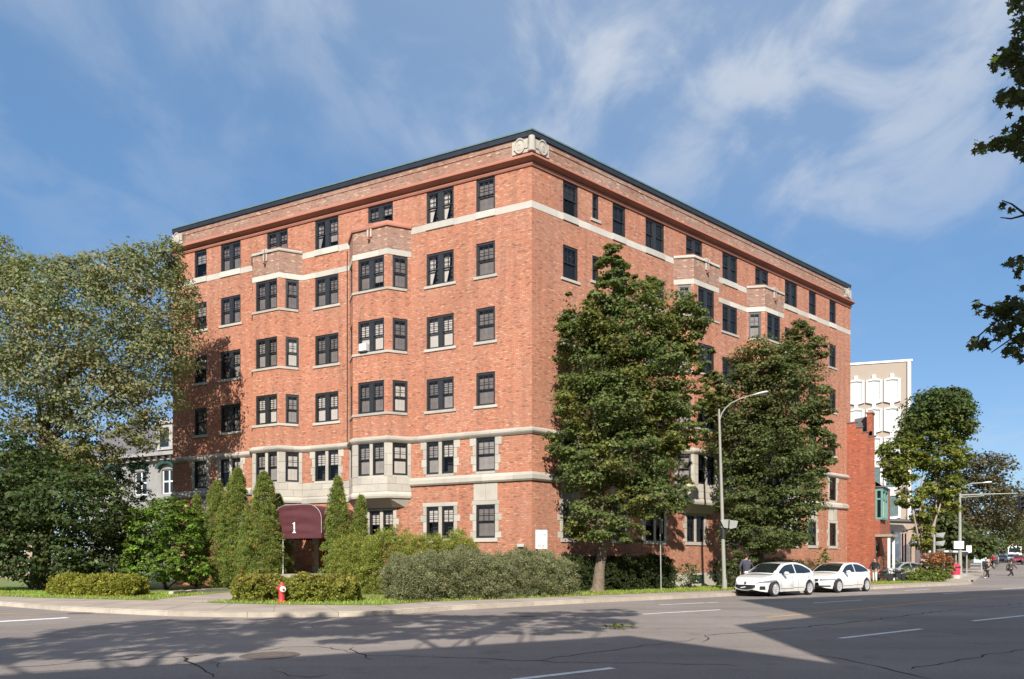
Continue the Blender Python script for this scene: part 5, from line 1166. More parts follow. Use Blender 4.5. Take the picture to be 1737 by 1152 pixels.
for ex, ey, r in ((1250, 850, .1), (1340, 870, .12), (1310, 760, .13), (1260, 690, .08), (1350, 640, .09), (1375, 780, .07), (1320, 700, .08)): limb(mb, tr2[3] if ey < 860 else tr2[2], W3(ex, ey, 38.4), r, .03, .12)
mb.build('trunk', M['bark_dark'], t2, smooth=60)

# --- multi-stemmed tree at the right
t3 = tree('maple_tree', 'multi stemmed maple with yellowing lower leaves in front of the panel tower', None); Y3 = 57.0
ells = [E(1590, 700, Y3, 52, 34, 2.6), E(1565, 735, Y3, 36, 30, 1.8), E(1615, 730, Y3, 32, 30, 1.6), E(1600, 690, Y3, 40, 28, 2), E(1525, 770, Y3, 32, 24, 1.6), E(1530, 800, Y3, 26, 28, 1.4), E(1595, 780, Y3, 44, 24, 2), E(1545, 845, Y3, 22, 18, 1.2), E(1600, 825, Y3, 28, 26, 1.5), E(1570, 915, Y3, 20, 22, 1.1), E(1565, 870, Y3, 24, 16, 1.0), E(1610, 860, Y3, 20, 14, 1), E(1515, 790, Y3, 18, 30, .8)]
def ytint(P):
    z = P[:, 2:3]; s = np.clip((14.0 - z) / 3.5, 0, 1); o = np.clip((30.6 - P[:, 0:1]) / 2.5, 0, 1) * np.clip((z - 10) / 1.5, 0, 1)
    return 1 + s * np.array([[1.1, .65, .1]]) + o * np.array([[1.6, .35, .0]])
crown(ells, 880, 30, .25, (0.075, 0.105, 0.03), 'tri', t3, sr=(.5, .9), tint=ytint, core=.1, cv=.2)
mb = MB(); b = W3(1566, 972, 57); b.z = .1
for e, r in (((1545, 850), .1), ((1566, 800), .12), ((1585, 780), .12), ((1590, 720), .1), ((1612, 800), .07), ((1530, 790), .07)):
    m_ = b + Vector((random.uniform(-.2, .2), 0, 1.8)); p = limb(mb, b, m_, .2, .13, .05, 3); limb(mb, m_, W3(*e, 57), r + .02, .04, .08)
mb.build('trunk', flat('pale bark', (.36, .29, .24), .9, var=.3, scale=3), t3, smooth=60)

# --- big grey green tree on the left
t4 = tree('silver_leaf_tree', 'large spreading grey green tree overlapping the left end of the building', None); Y4 = 36.5
ells = [E(40, 575, Y4, 110, 88, 4), E(150, 565, Y4, 110, 88, 4), E(250, 520, Y4, 72, 80, 2.6), E(200, 470, Y4 - .5, 60, 40, 2), E(255, 455, Y4 - .5, 48, 32, 1.8), E(100, 500, Y4, 80, 44, 3), E(20, 500, Y4, 60, 40, 3), E(290, 580, Y4 - 1, 44, 62, 1.6), E(308, 500, Y4 - 1, 26, 40, 1.0), E(230, 620, Y4, 85, 62, 3), E(120, 650, Y4, 100, 60, 3.5), E(20, 670, Y4, 70, 80, 3.5), E(180, 700, Y4, 90, 50, 3), E(260, 680, Y4, 48, 40, 1.8), E(-60, 540, Y4, 90, 130, 4), E(120, 468, Y4, 44, 26, 1.8), E(287, 436, Y4 - .6, 22, 28, 1.0), E(205, 445, Y4 - .5, 30, 24, 1.3), E(-10, 430, Y4 - 1, 40, 34, 1.4), E(60, 470, Y4, 44, 26, 1.8), E(190, 745, Y4, 70, 26, 2.2), E(90, 735, Y4, 60, 34, 2.5), E(240, 735, Y4 - .5, 40, 24, 1.5), E(150, 770, Y4, 50, 24, 2)]
def stint(P): z = P[:, 2:3]; lo = np.clip((9 - z) / 5, 0, 1); return 1 + lo * np.array([[.45, .25, -.35]]) + np.clip(np.sin(P[:, 0:1] * .8 + z * 1.1), 0, 1) * np.array([[.12, .02, .02]])
crown(ells, 3900, 27, .155, (0.205, 0.215, 0.115), 'kite', t4, cv=.16, rnd=.34, planes=WP_, sr=(.45, .95), tint=stint, core=.07, up=.3, cl_var=.16, thin=lambda C: np.where(C[:, 2] < 11.5, .55 + .4 * (np.sin(C[:, 0] * 1.9) * np.sin(C[:, 2] * 2.3 + C[:, 0]) > -.1), 1.0) * np.where(C[:, 2] < 9, .75, 1))
mb = MB(); b = Vector((W3(66, 955, 37).x, 37, .1)); f0 = W3(74, 760, 37); mb.tube([b, b.lerp(f0, .5) + Vector((.2, 0, 0)), f0], [.5, .36, .3], 12)
for e, r in (((112, 690), .2), ((160, 655), .14), ((60, 640), .18), ((200, 560), .12), ((100, 560), .14), ((240, 640), .1), ((20, 600), .12), ((262, 500), .07), ((150, 500), .08), ((230, 560), .09), ((0, 690), .1), ((290, 590), .06)):
    s = f0 if e[1] > 630 else W3(100, 660, 37); limb(mb, s, W3(*e, 36.8), r, .03, .08)
limb(mb, f0, W3(100, 660, 37), .24, .16, .05)
mb.build('trunk', M['bark_dark'], t4, smooth=60)
# --- dark understorey on the left
def bush(name, label, cat, ells, nsub, per, size, col, shape='kite', group=None, mat=None, stems=True, tint=None, sr=(.3, .6), **kw):
    o = tree(name, label, None, cat, group); crown(ells, nsub, per, size, col, shape, o, name='foliage', mat=mat, sr=sr, tint=tint, planes=WP_, **kw)
    if stems:
        mb = MB(); c = ells[0]; top = max(e[2] for e in ells)
        bx = float(np.mean([e[0] for e in ells])); by = float(np.mean([e[1] for e in ells]))
        for i in range(5): e = random.choice(ells); limb(mb, (bx + random.uniform(-.25, .25), by + random.uniform(-.2, .2), .1), (e[0], e[1], min(e[2], top)), .05, .015, .1)
        mb.build('stem', M['bark_dark'], o)
    return o
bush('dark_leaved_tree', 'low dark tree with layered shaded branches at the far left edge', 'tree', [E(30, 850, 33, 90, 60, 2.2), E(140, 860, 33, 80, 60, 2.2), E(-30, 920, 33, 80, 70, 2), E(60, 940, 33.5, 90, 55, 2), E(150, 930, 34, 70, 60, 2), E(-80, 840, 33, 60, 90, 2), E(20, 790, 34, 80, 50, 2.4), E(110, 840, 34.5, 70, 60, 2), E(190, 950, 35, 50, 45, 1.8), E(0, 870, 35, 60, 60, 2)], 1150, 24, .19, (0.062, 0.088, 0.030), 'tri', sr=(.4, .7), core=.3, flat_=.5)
bush('dogwood_tree', 'small yellow green and orange leaved tree in front of the grey stone house', 'tree', [E(90, 800, 40, 60, 40, 2), E(150, 790, 41, 40, 44, 1.6), E(60, 770, 40, 40, 30, 1.8), E(130, 830, 39, 50, 30, 1.8)], 260, 24, .16, (0.115, 0.125, 0.028), 'tri', tint=lambda P: 1 + (np.sin(P[:, 0:1] * 2 + P[:, 2:3]) > .3) * np.array([[1.0, .25, 0]]), core=.1)
bush('viburnum_shrub', 'big bright green leafy shrub left of the cedars', 'shrub', [E(262, 900, 34.5, 44, 46, 1.5), E(300, 920, 35, 40, 52, 1.4), E(240, 940, 34, 32, 34, 1.2), E(290, 870, 35.5, 36, 26, 1.3), E(330, 910, 36, 26, 50, 1.0), E(240, 880, 34.5, 26, 26, 1), E(270, 965, 34, 50, 24, 1.3), E(320, 965, 34.8, 40, 24, 1.2), E(225, 975, 34, 30, 18, 1)], 560, 34, .14, (0.120, 0.185, 0.030), 'tri', sr=(.28, .5), core=.2)
bush('bare_branch_shrub', 'thin dark branched shrub in front of the grey stone house', 'shrub', [E(215, 860, 40, 30, 50, 1), E(200, 900, 40, 34, 40, 1), E(180, 870, 41, 24, 40, 1), E(225, 800, 41, 26, 30, 1), E(175, 800, 42, 30, 34, 1.2), E(240, 860, 40, 26, 30, 1), E(205, 940, 38, 40, 36, 1.2)], 330, 20, .14, (0.05, 0.07, 0.025), 'kite', core=.05)

# --- cedars at the entrance
def cedar(px, pt, pb, hwpx, Y, label, seed):
    base = W3(px, pb, Y); top = W3(px, pt, Y); h = top.z - .15; r = hwpx * Y / F
    o = thing('cedar_tree', label, 'cedar', (base.x, Y, .12), 0, 'pointed cedars by the entrance')
    n = int(760 * h / 5 * max(.55, r)); per = 62
    z = (RNG.uniform(0, 1, n) ** .85); prof = np.minimum(1, np.clip((1 - z), 0, 1) ** .62 * 1.12) * np.clip(.72 + z * 2.0, 0, 1); ang = RNG.uniform(0, 2 * np.pi, n)
    lump = 1 + .16 * np.sin(ang * 3 + z * 9 + seed) + .12 * np.sin(ang * 5 - z * 17 + seed * 2)
    rad = r * prof * lump * RNG.uniform(.62, 1.0, n)
    C = np.stack([rad * np.cos(ang), rad * np.sin(ang), z * h * .965 + .05], 1); C = C + .05 * np.sin(z * 3 + seed)[:, None] * np.array([[1, .3, 0]]) * h * .3
    out_ = np.stack([np.cos(ang), np.sin(ang), np.zeros(n)], 1)
    P, Nn, D, ci = fans(C, out_, RNG.uniform(.13, .27, n) * (.55 + .45 * np.clip(prof + .2, 0, 1)), per, .65, .9, .35)
    q = 5000; zc = RNG.uniform(0, .9, q); rc = r * .62 * np.clip(1 - zc, 0, 1) ** .62 * np.sqrt(RNG.uniform(0, 1, q)); ac_ = RNG.uniform(0, 6.28, q)
    P = np.vstack([P, np.stack([rc * np.cos(ac_), rc * np.sin(ac_), zc * h + .1], 1)]); Nn = np.vstack([Nn, RNG.normal(size=(q, 3))]); D = np.vstack([D, RNG.normal(size=(q, 3)) + [0, 0, 1]]); ci = np.concatenate([ci, RNG.integers(0, n, q)])
    wp = P + np.array([base.x, Y, .12]); ok = np.zeros(len(P), bool)
    for fr, m in WP_: ok |= ((wp[:, 0] - fr.O.x) * fr.n.x + (wp[:, 1] - fr.O.y) * fr.n.y) > m
    P, Nn, D = P[ok], Nn[ok], D[ok]
    cl = (np.exp(RNG.normal(0, .16, (n, 1))) * (1 + (RNG.random((n, 1)) < .04) * np.array([[.8, .15, .1]])))[ci][ok]
    leaves('crown', P, Nn, .088, (0.180, 0.222, 0.050), M['needle'], o, 'blade', D=D, cvar=.25, cadd=cl)
    mb = MB(); mb.tube([(0, 0, -.02), (.02, 0, h * .5), (0, 0, h * .85)], [.09, .05, .02], 7)
    for i in range(14):
        zz_ = h * random.uniform(.05, .7); aa = random.uniform(0, 6.28); rr = r * .75; mb.tube([(0, 0, zz_), (math.cos(aa) * rr, math.sin(aa) * rr, zz_ + rr * .9)], [.03, .01], 5)
    mb.build('trunk', M['bark'], o)
for i, (px, pt, pb, hw_, Y, lab) in enumerate([(333, 836, 990, 17, 38.0, 'slim cedar at the left end of the row beside the bright green shrub'), (372, 812, 990, 34, 36.8, 'broad cedar second from the left in the entrance row'), (403, 790, 990, 36, 36.2, 'tallest cedar in the middle of the row left of the awning'),
                                         (444, 797, 990, 40, 35.2, 'wide cedar just left of the burgundy awning'), (473, 836, 985, 22, 36.8, 'short cedar tip rising directly behind the left edge of the awning'), (576, 805, 985, 27, 33.8, 'narrow cedar just right of the burgundy awning'), (611, 838, 985, 20, 33.6, 'slim shorter cedar second to the right of the awning')]):
    cedar(px, pt, pb, hw_, Y, lab, i * 1.7)

# --- hedges
def hedge(label, pth, wd, h, col, size, n, shape='kite', group=None, rough=.10, name='hedge', top_tint=None, mat=None, spread=.55, ends=.5):
    o = tree(name, label, None, 'hedge', group); P0 = [Vector(p) for p in pth]; cl = plen(pth); T = cl[-1]
    per = 44; N0_ = n; n = max(40, int(n * 1.45 / per)); s = RNG.uniform(0, T, n)
    X = np.interp(s, cl, [p.x for p in P0]); Y = np.interp(s, cl, [p.y for p in P0])
    dxs = np.gradient(np.interp(np.linspace(0, T, 200), cl, [p.x for p in P0])); dys = np.gradient(np.interp(np.linspace(0, T, 200), cl, [p.y for p in P0])); k = np.clip((s / T * 199).astype(int), 0, 199)
    nx, ny = dys[k], -dxs[k]; ln = np.hypot(nx, ny); nx /= ln; ny /= ln
    ang = RNG.uniform(-.1, np.pi + .1, n); e = .65
    ca, sa = np.sign(np.cos(ang)) * np.abs(np.cos(ang)) ** e, np.sign(np.sin(ang)) * np.abs(np.sin(ang)) ** e
    te = np.minimum(s, T - s) / ends; endf = np.where(te < 1, np.sqrt(np.clip(1 - (1 - te) ** 2, 0.02, 1)), 1)
    lump = 1 + rough * (np.sin(s * 1.9 + sa * 2) + .7 * np.sin(s * 4.3 + ca * 3 + 1)) * .6 + RNG.normal(0, rough * .3, n)
    depth = RNG.uniform(0, 1, n) ** 1.5 * .3; r_ = (1 - depth) * lump * (endf * .5 + .5)
    low = RNG.random(n) < .42; sgn = np.where(RNG.random(n) < .5, 1, -1)
    x = X + nx * ca * wd / 2 * r_; y = Y + ny * ca * wd / 2 * r_; z = .12 + np.clip((h - .12) * sa * (1 - depth * .6) * (lump * .5 + .5) * (endf * .4 + .6), 0.04, None)
    z = np.where(low, .14 + RNG.uniform(0, .8, n) * h * (endf * .4 + .6), z); bulge = np.where(low, .82 + .18 * np.sin(np.clip(z / h, 0, 1) * np.pi), 1)
    x = np.where(low, X + nx * sgn * wd / 2 * r_ * bulge, x); y = np.where(low, Y + ny * sgn * wd / 2 * r_ * bulge, y)
    O0 = np.stack([nx * ca, ny * ca, np.maximum(sa, 0) * .3], 1); O0[low] = np.stack([nx * sgn, ny * sgn, nx * 0], 1)[low]
    P, Nn, D, ci = fans(np.stack([x, y, z], 1), O0, RNG.uniform(.12, .27, n) * (1.0 if h > 1.2 else .8), per, spread, .8, .4)
    q = int(len(P) * .16); sq = RNG.uniform(.15, T - .15, q); off = RNG.uniform(-.33, .33, q) * wd; tq = np.clip((sq / T * 199).astype(int), 0, 199); lx, ly = dys[tq], -dxs[tq]; lq = np.hypot(lx, ly)
    P = np.vstack([P, np.stack([np.interp(sq, cl, [p.x for p in P0]) + lx / lq * off, np.interp(sq, cl, [p.y for p in P0]) + ly / lq * off, .12 + RNG.uniform(0, .8, q) * h], 1)]); Nn = np.vstack([Nn, RNG.normal(size=(q, 3))]); D = np.vstack([D, RNG.normal(size=(q, 3)) + [0, 0, 1]]); ci = np.concatenate([ci, RNG.integers(0, n, q)])
    P[:, 2] = np.maximum(P[:, 2], .14)
    ok = np.zeros(len(P), bool)
    for fr, m in WP_: ok |= ((P[:, 0] - fr.O.x) * fr.n.x + (P[:, 1] - fr.O.y) * fr.n.y) > .1
    cl_ = np.exp(RNG.normal(0, .14, (n, 1)))[ci]
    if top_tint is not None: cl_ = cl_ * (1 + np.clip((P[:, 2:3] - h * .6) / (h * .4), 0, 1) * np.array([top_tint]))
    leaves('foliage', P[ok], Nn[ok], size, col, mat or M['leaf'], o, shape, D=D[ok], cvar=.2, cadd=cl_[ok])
    mb = MB()
    for i in range(int(T * 5)):
        q = random.uniform(.1, T - .1); a = at(pth, cl, q / T); mb.tube([(a.x + random.uniform(-.2, .2) * wd, a.y + random.uniform(-.2, .2) * wd, .1), (a.x + random.uniform(-.35, .35) * wd, a.y + random.uniform(-.35, .35) * wd, h * random.uniform(.5, .85))], [.018, .006], 4)
    mb.build('stem', M['bark_dark'], o); return o
hedge('large grey green hedge with arching twigs along the sidewalk at the building corner', [(-4.5, 24.9), (-3.0, 25.8), (-1.2, 27.0), (.6, 28.6), (2.3, 30.4)], 2.3, 1.82, (0.225, 0.230, 0.130), .095, 80000, 'blade', rough=.26, ends=1.6, spread=1.0)
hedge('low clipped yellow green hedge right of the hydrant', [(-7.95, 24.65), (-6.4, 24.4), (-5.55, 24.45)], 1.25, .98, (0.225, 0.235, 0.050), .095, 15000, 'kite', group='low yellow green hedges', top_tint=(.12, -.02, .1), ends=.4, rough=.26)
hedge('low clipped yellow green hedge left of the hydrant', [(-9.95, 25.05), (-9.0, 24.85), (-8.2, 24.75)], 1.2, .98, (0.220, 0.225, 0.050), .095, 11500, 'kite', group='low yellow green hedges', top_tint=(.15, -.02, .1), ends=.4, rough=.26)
hedge('low clipped yellow hedge on the lawn at the far left, shaded at its left end', [(-19.6, 29.6), (-17.4, 28.6), (-15.3, 28.2)], 1.2, .92, (0.260, 0.255, 0.048), .085, 19000, 'kite', group='low yellow green hedges', ends=.5)
hedge('tall feathery yellow green hedge under the ground floor windows', [(-8.0, 31.3), (-5.4, 30.2), (-3.2, 29.8), (-1.6, 30.6)], 1.6, 2.75, (0.250, 0.270, 0.062), .105, 48000, 'blade', rough=.18, ends=.9, spread=.8)
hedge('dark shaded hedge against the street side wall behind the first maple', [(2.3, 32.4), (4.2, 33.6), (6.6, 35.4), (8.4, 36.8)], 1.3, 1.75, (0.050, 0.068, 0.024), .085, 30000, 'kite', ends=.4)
hedge('greyish loose hedge along the wall behind the two white cars', [(14.6, 41.5), (17.2, 43.5), (19.6, 45.4)], 1.4, 1.65, (0.115, 0.105, 0.055), .10, 15000, 'blade', rough=.2, ends=.6)
def sbush(label, px, pb, Y, rpx, hpx, col, n=60, per=26, size=.09, name='shrub', shape='kite', tint=None, yo=0):
    k = Y / F; p = W3(px, pb, Y); zc_ = .1 + hpx * k * .5
    return bush(name, label, 'shrub', [(p.x, Y, zc_, rpx * k, rpx * k, hpx * k * .52), (p.x + rpx * k * .4, Y + .1, zc_ + hpx * k * .2, rpx * k * .5, rpx * k * .6, hpx * k * .3)], n, per, size, col, shape, tint=tint, sr=(.18, .34), core=.2)
sbush('small shrub with white blossoms against the stone plinth', 1165, 993, 37.3, 24, 42, (.085, .12, .04), 80, 26, .075, tint=lambda P: 1 + (RNG.random((len(P), 1)) < .10) * np.array([[6, 4.5, 14.0]]))
sbush('round leafy shrub by the base of the lamp post', 1232, 995, 37.5, 24, 50, (.075, .095, .035), 110, 26, .085)
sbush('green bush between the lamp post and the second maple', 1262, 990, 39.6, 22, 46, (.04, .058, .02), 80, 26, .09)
sbush('tall thin green shoots at the wall behind the second car', 1396, 985, 46.8, 14, 60, (.14, .17, .05), 60, 22, .10)
sbush('small green bush at the building end above the second car', 1425, 980, 48.6, 14, 34, (.14, .16, .05), 60, 22, .10)
sbush('rusty leaved bush near the bus shelter', 1590, 985, 52.0, 27, 52, (.17, .14, .05), 190, 26, .12, tint=lambda P: 1 + (P[:, 2:3] > 1.5) * np.array([[.6, -.15, 0.1]]))
sbush('low weedy green bush beside the rusty leaved bush', 1570, 988, 50.5, 40, 20, (.15, .19, .04), 150, 26, .11)
sbush('spiky garden plants in front of the white canopy', 1503, 985, 52.5, 22, 48, (.10, .12, .05), 90, 22, .12, shape='blade')
sbush('small yellow green plants by the white canopy', 1545, 985, 51.5, 24, 26, (.19, .2, .05), 90, 22, .11)

# --- far trees along the far street
FC = [('far_tree', 'dark bronze leaved tree rising behind the mast arm lamp', [E(1640, 850, 88, 62, 50, 5), E(1665, 800, 88, 38, 26, 4), E(1655, 790, 88, 24, 18, 3), E(1690, 860, 90, 46, 40, 5), E(1620, 900, 88, 40, 40, 4), E(1720, 880, 92, 34, 40, 4), E(1605, 850, 88, 22, 40, 3)], 620, (.10, .085, .045)),
      ('far_tree', 'green tree with paler foliage above the parked cars', [E(1690, 905, 112, 40, 26, 5), E(1650, 915, 112, 34, 24, 4), E(1725, 905, 118, 30, 24, 4), E(1760, 900, 118, 36, 44, 5)], 260, (.12, .145, .04)),
      ('far_tree', 'tree with reddish leaves at the right edge of the far street', [E(1745, 925, 125, 24, 16, 3), E(1760, 880, 122, 30, 40, 4)], 120, (.20, .105, .06)),
      ('far_tree', 'dark tree closing the end of the far street', [E(1700, 925, 175, 60, 16, 6), E(1750, 905, 178, 50, 40, 6), E(1650, 925, 175, 40, 16, 5)], 240, (.06, .08, .03)),
      ('far_tree', 'low dark green tree behind the bus shelter', [E(1610, 920, 72, 34, 30, 3), E(1650, 930, 74, 26, 22, 2.5), E(1590, 890, 72, 22, 20, 2.5)], 200, (.075, .09, .03))]
for i, (nm, lab, el, ns, col) in enumerate(FC):
    o = tree(nm, lab, None, 'tree', 'trees along the far street'); crown(el, ns, 24, .34 if i < 3 else .42, col, 'kite', o, sr=(.7, 1.3), core=.15)
    mb = MB(); c = el[0]; mb.tube([(c[0], c[1], hgt(c[0], c[1])), (c[0], c[1], c[2])], [.4, .25], 8); mb.build('trunk', M['bark_dark'], o)
for i, (x, y, h_) in enumerate([(-48, 62, 13), (-62, 75, 15), (-38, 78, 12), (-80, 60, 14)]):
    o = tree('far_tree', ['leafy tree beyond the pink house', 'tall tree far beyond the left street', 'tree behind the grey stone house', 'tree at the far left beyond the street'][i], None, 'tree'); crown([(x, y, h_ * .6, 5, 5, h_ * .38), (x + 3, y, h_ * .5, 4, 4, h_ * .3)], 160, 22, .32, (.07, .09, .03), 'kite', o, sr=(.8, 1.3))
    mb = MB(); mb.tube([(x, y, 0), (x, y, h_ * .6)], [.35, .2], 8); mb.build('trunk', M['bark_dark'], o)

# --- overhanging maple at the upper right, close to the camera
tr = tree('maple_tree', 'close overhanging maple with dark lobed leaves entering at the upper right', None); YR = 11.5
blobs = [(1728, 12, 16, 26), (1736, 45, 14, 30), (1712, 100, 18, 60), (1735, 110, 22, 70), (1692, 108, 10, 16), (1690, 95, 4, 3), (1725, 75, 14, 30), (1712, 165, 16, 42), (1732, 165, 18, 50), (1695, 170, 8, 10), (1735, 215, 14, 30), (1720, 240, 20, 60), (1690, 246, 14, 26), (1665, 252, 9, 9), (1654, 256, 4, 4), (1738, 255, 16, 40), (1700, 350, 5, 5), (1714, 358, 4, 3), (1712, 450, 8, 7), (1730, 445, 10, 14), (1725, 465, 8, 7), (1700, 525, 15, 34), (1722, 520, 15, 36), (1680, 532, 10, 18), (1662, 528, 6, 6), (1710, 555, 14, 26), (1690, 560, 12, 24), (1672, 582, 9, 16), (1655, 582, 7, 9), (1647, 590, 4, 5), (1730, 575, 12, 26), (1712, 595, 10, 16), (1728, 605, 10, 16), (1657, 518, 5, 4), (1735, 130, 20, 50), (1735, 490, 5, 6), (1736, 540, 12, 30)]
Ps = []
for px, py, r, n in blobs:
    for _ in range(int(n * 1.7)):
        Ps.append(W3(px + random.gauss(0, r * .55), py + random.gauss(0, r * .5), YR + random.gauss(0, .35)))
for _ in range(5200):          # the rest of the crown, outside the frame
    a = random.uniform(0, 6.28); rr = random.uniform(.2, 1) ** .5 * 4.6; x, y, z = 13.6 + rr * math.cos(a), 10.6 + rr * math.sin(a) * .9, random.gauss(8.5, 2.2)
    if z < 3.6 or (y > 1 and x / y < 0.765): continue
    Ps.append(Vector((x, y, z)))
Ps = np.array([tuple(p) for p in Ps]); n = len(Ps)
leaves('crown', Ps, RNG.normal(0, .6, (n, 3)) + [0, -.45, .55], .118, (0.062, 0.070, 0.024), M['leaf'], tr, 'maple', cvar=.35, D=RNG.normal(0, .6, (n, 3)) + [0, 0, -1])
mb = MB(); b = Vector((13.6, 9.6, .1)); tp = Vector((13.4, 10.0, 6.5)); mb.tube([b, b.lerp(tp, .5), tp], [.3, .22, .16], 10)
def twig(pts, r): mb.tube([tp.lerp(Vector(pts[0]), .0) if i < 0 else Vector(p) for i, p in enumerate(pts)], [r * (1 - .8 * i / (len(pts) - 1)) for i in range(len(pts))], 5)
for chain in ([(1760, 20), (1740, 40), (1728, 12)], [(1800, 110), (1755, 118), (1720, 110), (1692, 104)], [(1800, 190), (1750, 175), (1715, 168)], [(1810, 240), (1750, 232), (1715, 240), (1685, 248), (1653, 256)], [(1800, 400), (1760, 375), (1737, 362), (1716, 346), (1700, 340)], [(1760, 375), (1737, 365), (1715, 371), (1697, 369)], [(1800, 450), (1745, 440), (1715, 450)],
              [(1820, 480), (1760, 512), (1725, 525), (1690, 545), (1660, 570), (1640, 582)], [(1760, 512), (1730, 522), (1690, 526), (1655, 512)], [(1800, 560), (1750, 560), (1715, 575), (1682, 598)], [(1800, 560), (1750, 590), (1725, 615)]):
    P_ = [tp + Vector((0, 0, random.uniform(-1, 2)))] + [W3(*c, YR) for c in chain]; twig(P_, .035)
mb.build('trunk', M['bark_dark'], tr, smooth=60)

# --- street trees behind the camera whose shadows dapple the road
def shade_tree(x, y, label, blobs_, ns, per=34):
    ns = int(ns * 1.35)
    o = tree('street_tree', label, None, 'tree', 'street trees behind the viewer'); crown(blobs_, ns, per, .22, (.08, .1, .03), 'tri', o, sr=(.45, .8), core=.1)
    mb = MB(); mb.tube([(x, y, .1), (x + .1, y, 4), (x, y, 8)], [.3, .2, .14], 10)
    for e in blobs_: limb(mb, (x, y, 6.5), e[:3], .05, .012, .2)
    mb.build('trunk', M['bark'], o, smooth=60)
def sh(px, py, h, rx, ry, rz=1.0):
    g = G(px, py); o = h * SO; return (g[0] - l2.x * o, g[1] - l2.y * o, h, rx, ry, rz)
shade_tree(-5.6, -1.0, 'leafy street tree behind and left of the viewer', [sh(140, 1085, 9.5, 1.7, 1.1), sh(260, 1062, 10.5, 1.7, 1.0), sh(420, 1075, 10.2, 1.6, 1.0), sh(330, 1095, 9, 1.5, .9), sh(200, 1070, 10.5, 1.5, .9), sh(60, 1110, 8.6, 1.2, .8), sh(480, 1055, 11.2, 1.3, .8)], 170)
shade_tree(-1.5, -1.2, 'leafy street tree behind the viewer by the corner block', [sh(560, 1066, 10.8, 1.5, 1.0), sh(680, 1050, 11.5, 1.6, 1.0), sh(820, 1052, 11.5, 1.5, .9), sh(640, 1078, 10, 1.3, .8), sh(940, 1045, 11.8, 1.5, .9), sh(1010, 1058, 11.0, 1.0, .7), sh(760, 1072, 10.2, 1.2, .7), sh(1030, 1040, 12, .9, .7), sh(900, 1068, 10.4, 1.2, .7)], 190)

# --- grass
def in_poly(x, y, poly):
    c = np.zeros(len(x), bool); j = len(poly) - 1
    for i in range(len(poly)):
        xi, yi = poly[i]; xj, yj = poly[j]; m_ = ((yi > y) != (yj > y)) & (x < (xj - xi) * (y - yi) / (yj - yi + 1e-12) + xi); c ^= m_; j = i
    return c
GP = LAWNB + [(22, 48.5), (11, 41.2), (8, 38.5), (1, 33), (-5, 33), (-9, 34), (-14, 33), (-24, 36), (-32, 40)]
n = 150000; x = RNG.uniform(-30, 34, n); y = RNG.uniform(21.8, 54, n); back = np.interp(x, [p[0] for p in BACK], [p[1] for p in BACK])
ok = in_poly(x, y, GP) & (y > back + .04) & (y < back + 5.5) & ~in_poly(x, y, PATH); x, y = x[ok], y[ok]; n = len(x); print('grass', n)
Pg = np.stack([x, y, np.full(n, .135 + .03)], 1); pat = (np.sin(x * .9) * np.sin(y * 1.1 + x * .4) * .5 + .5)[:, None]
o = leaves('lawn_grass', Pg, RNG.normal(0, .5, (n, 3)) + [0, -.8, .35], .11, np.array([[0.235, 0.335, 0.055]]) * (1 - pat * .25) + pat * np.array([[.06, .0, .01]]), M['grassm'], None, 'blade', D=RNG.normal(0, .35, (n, 3)) + [0, 0, 1], cvar=.28)
tag(o, 'short green lawn grass between the sidewalk and the hedges', 'grass', kind='stuff')
# --- green leafy twig lying on the road
g = G(1047, 1067); n = 34; P = np.stack([g[0] + RNG.normal(0, .16, n), g[1] + RNG.normal(0, .14, n), RNG.uniform(.02, .12, n)], 1)
o = thing('fallen_twig', 'green leafy twig lying on the sunlit road', 'twig', (0, 0, 0)); leaves('leaf', P, RNG.normal(0, .5, (n, 3)) + [0, -.2, 1], .10, (.14, .19, .04), M['leaf'], o, 'tri')
mb = MB(); mb.tube([(g[0] - .3, g[1], .01), (g[0], g[1] + .03, .03), (g[0] + .3, g[1] + .05, .02)], .006, 5); mb.build('stem', M['bark'], o)
M['lampglass'] = flat('dark headlamp glass', (.22, .23, .24), .1, var=.3, scale=14, coat=1)
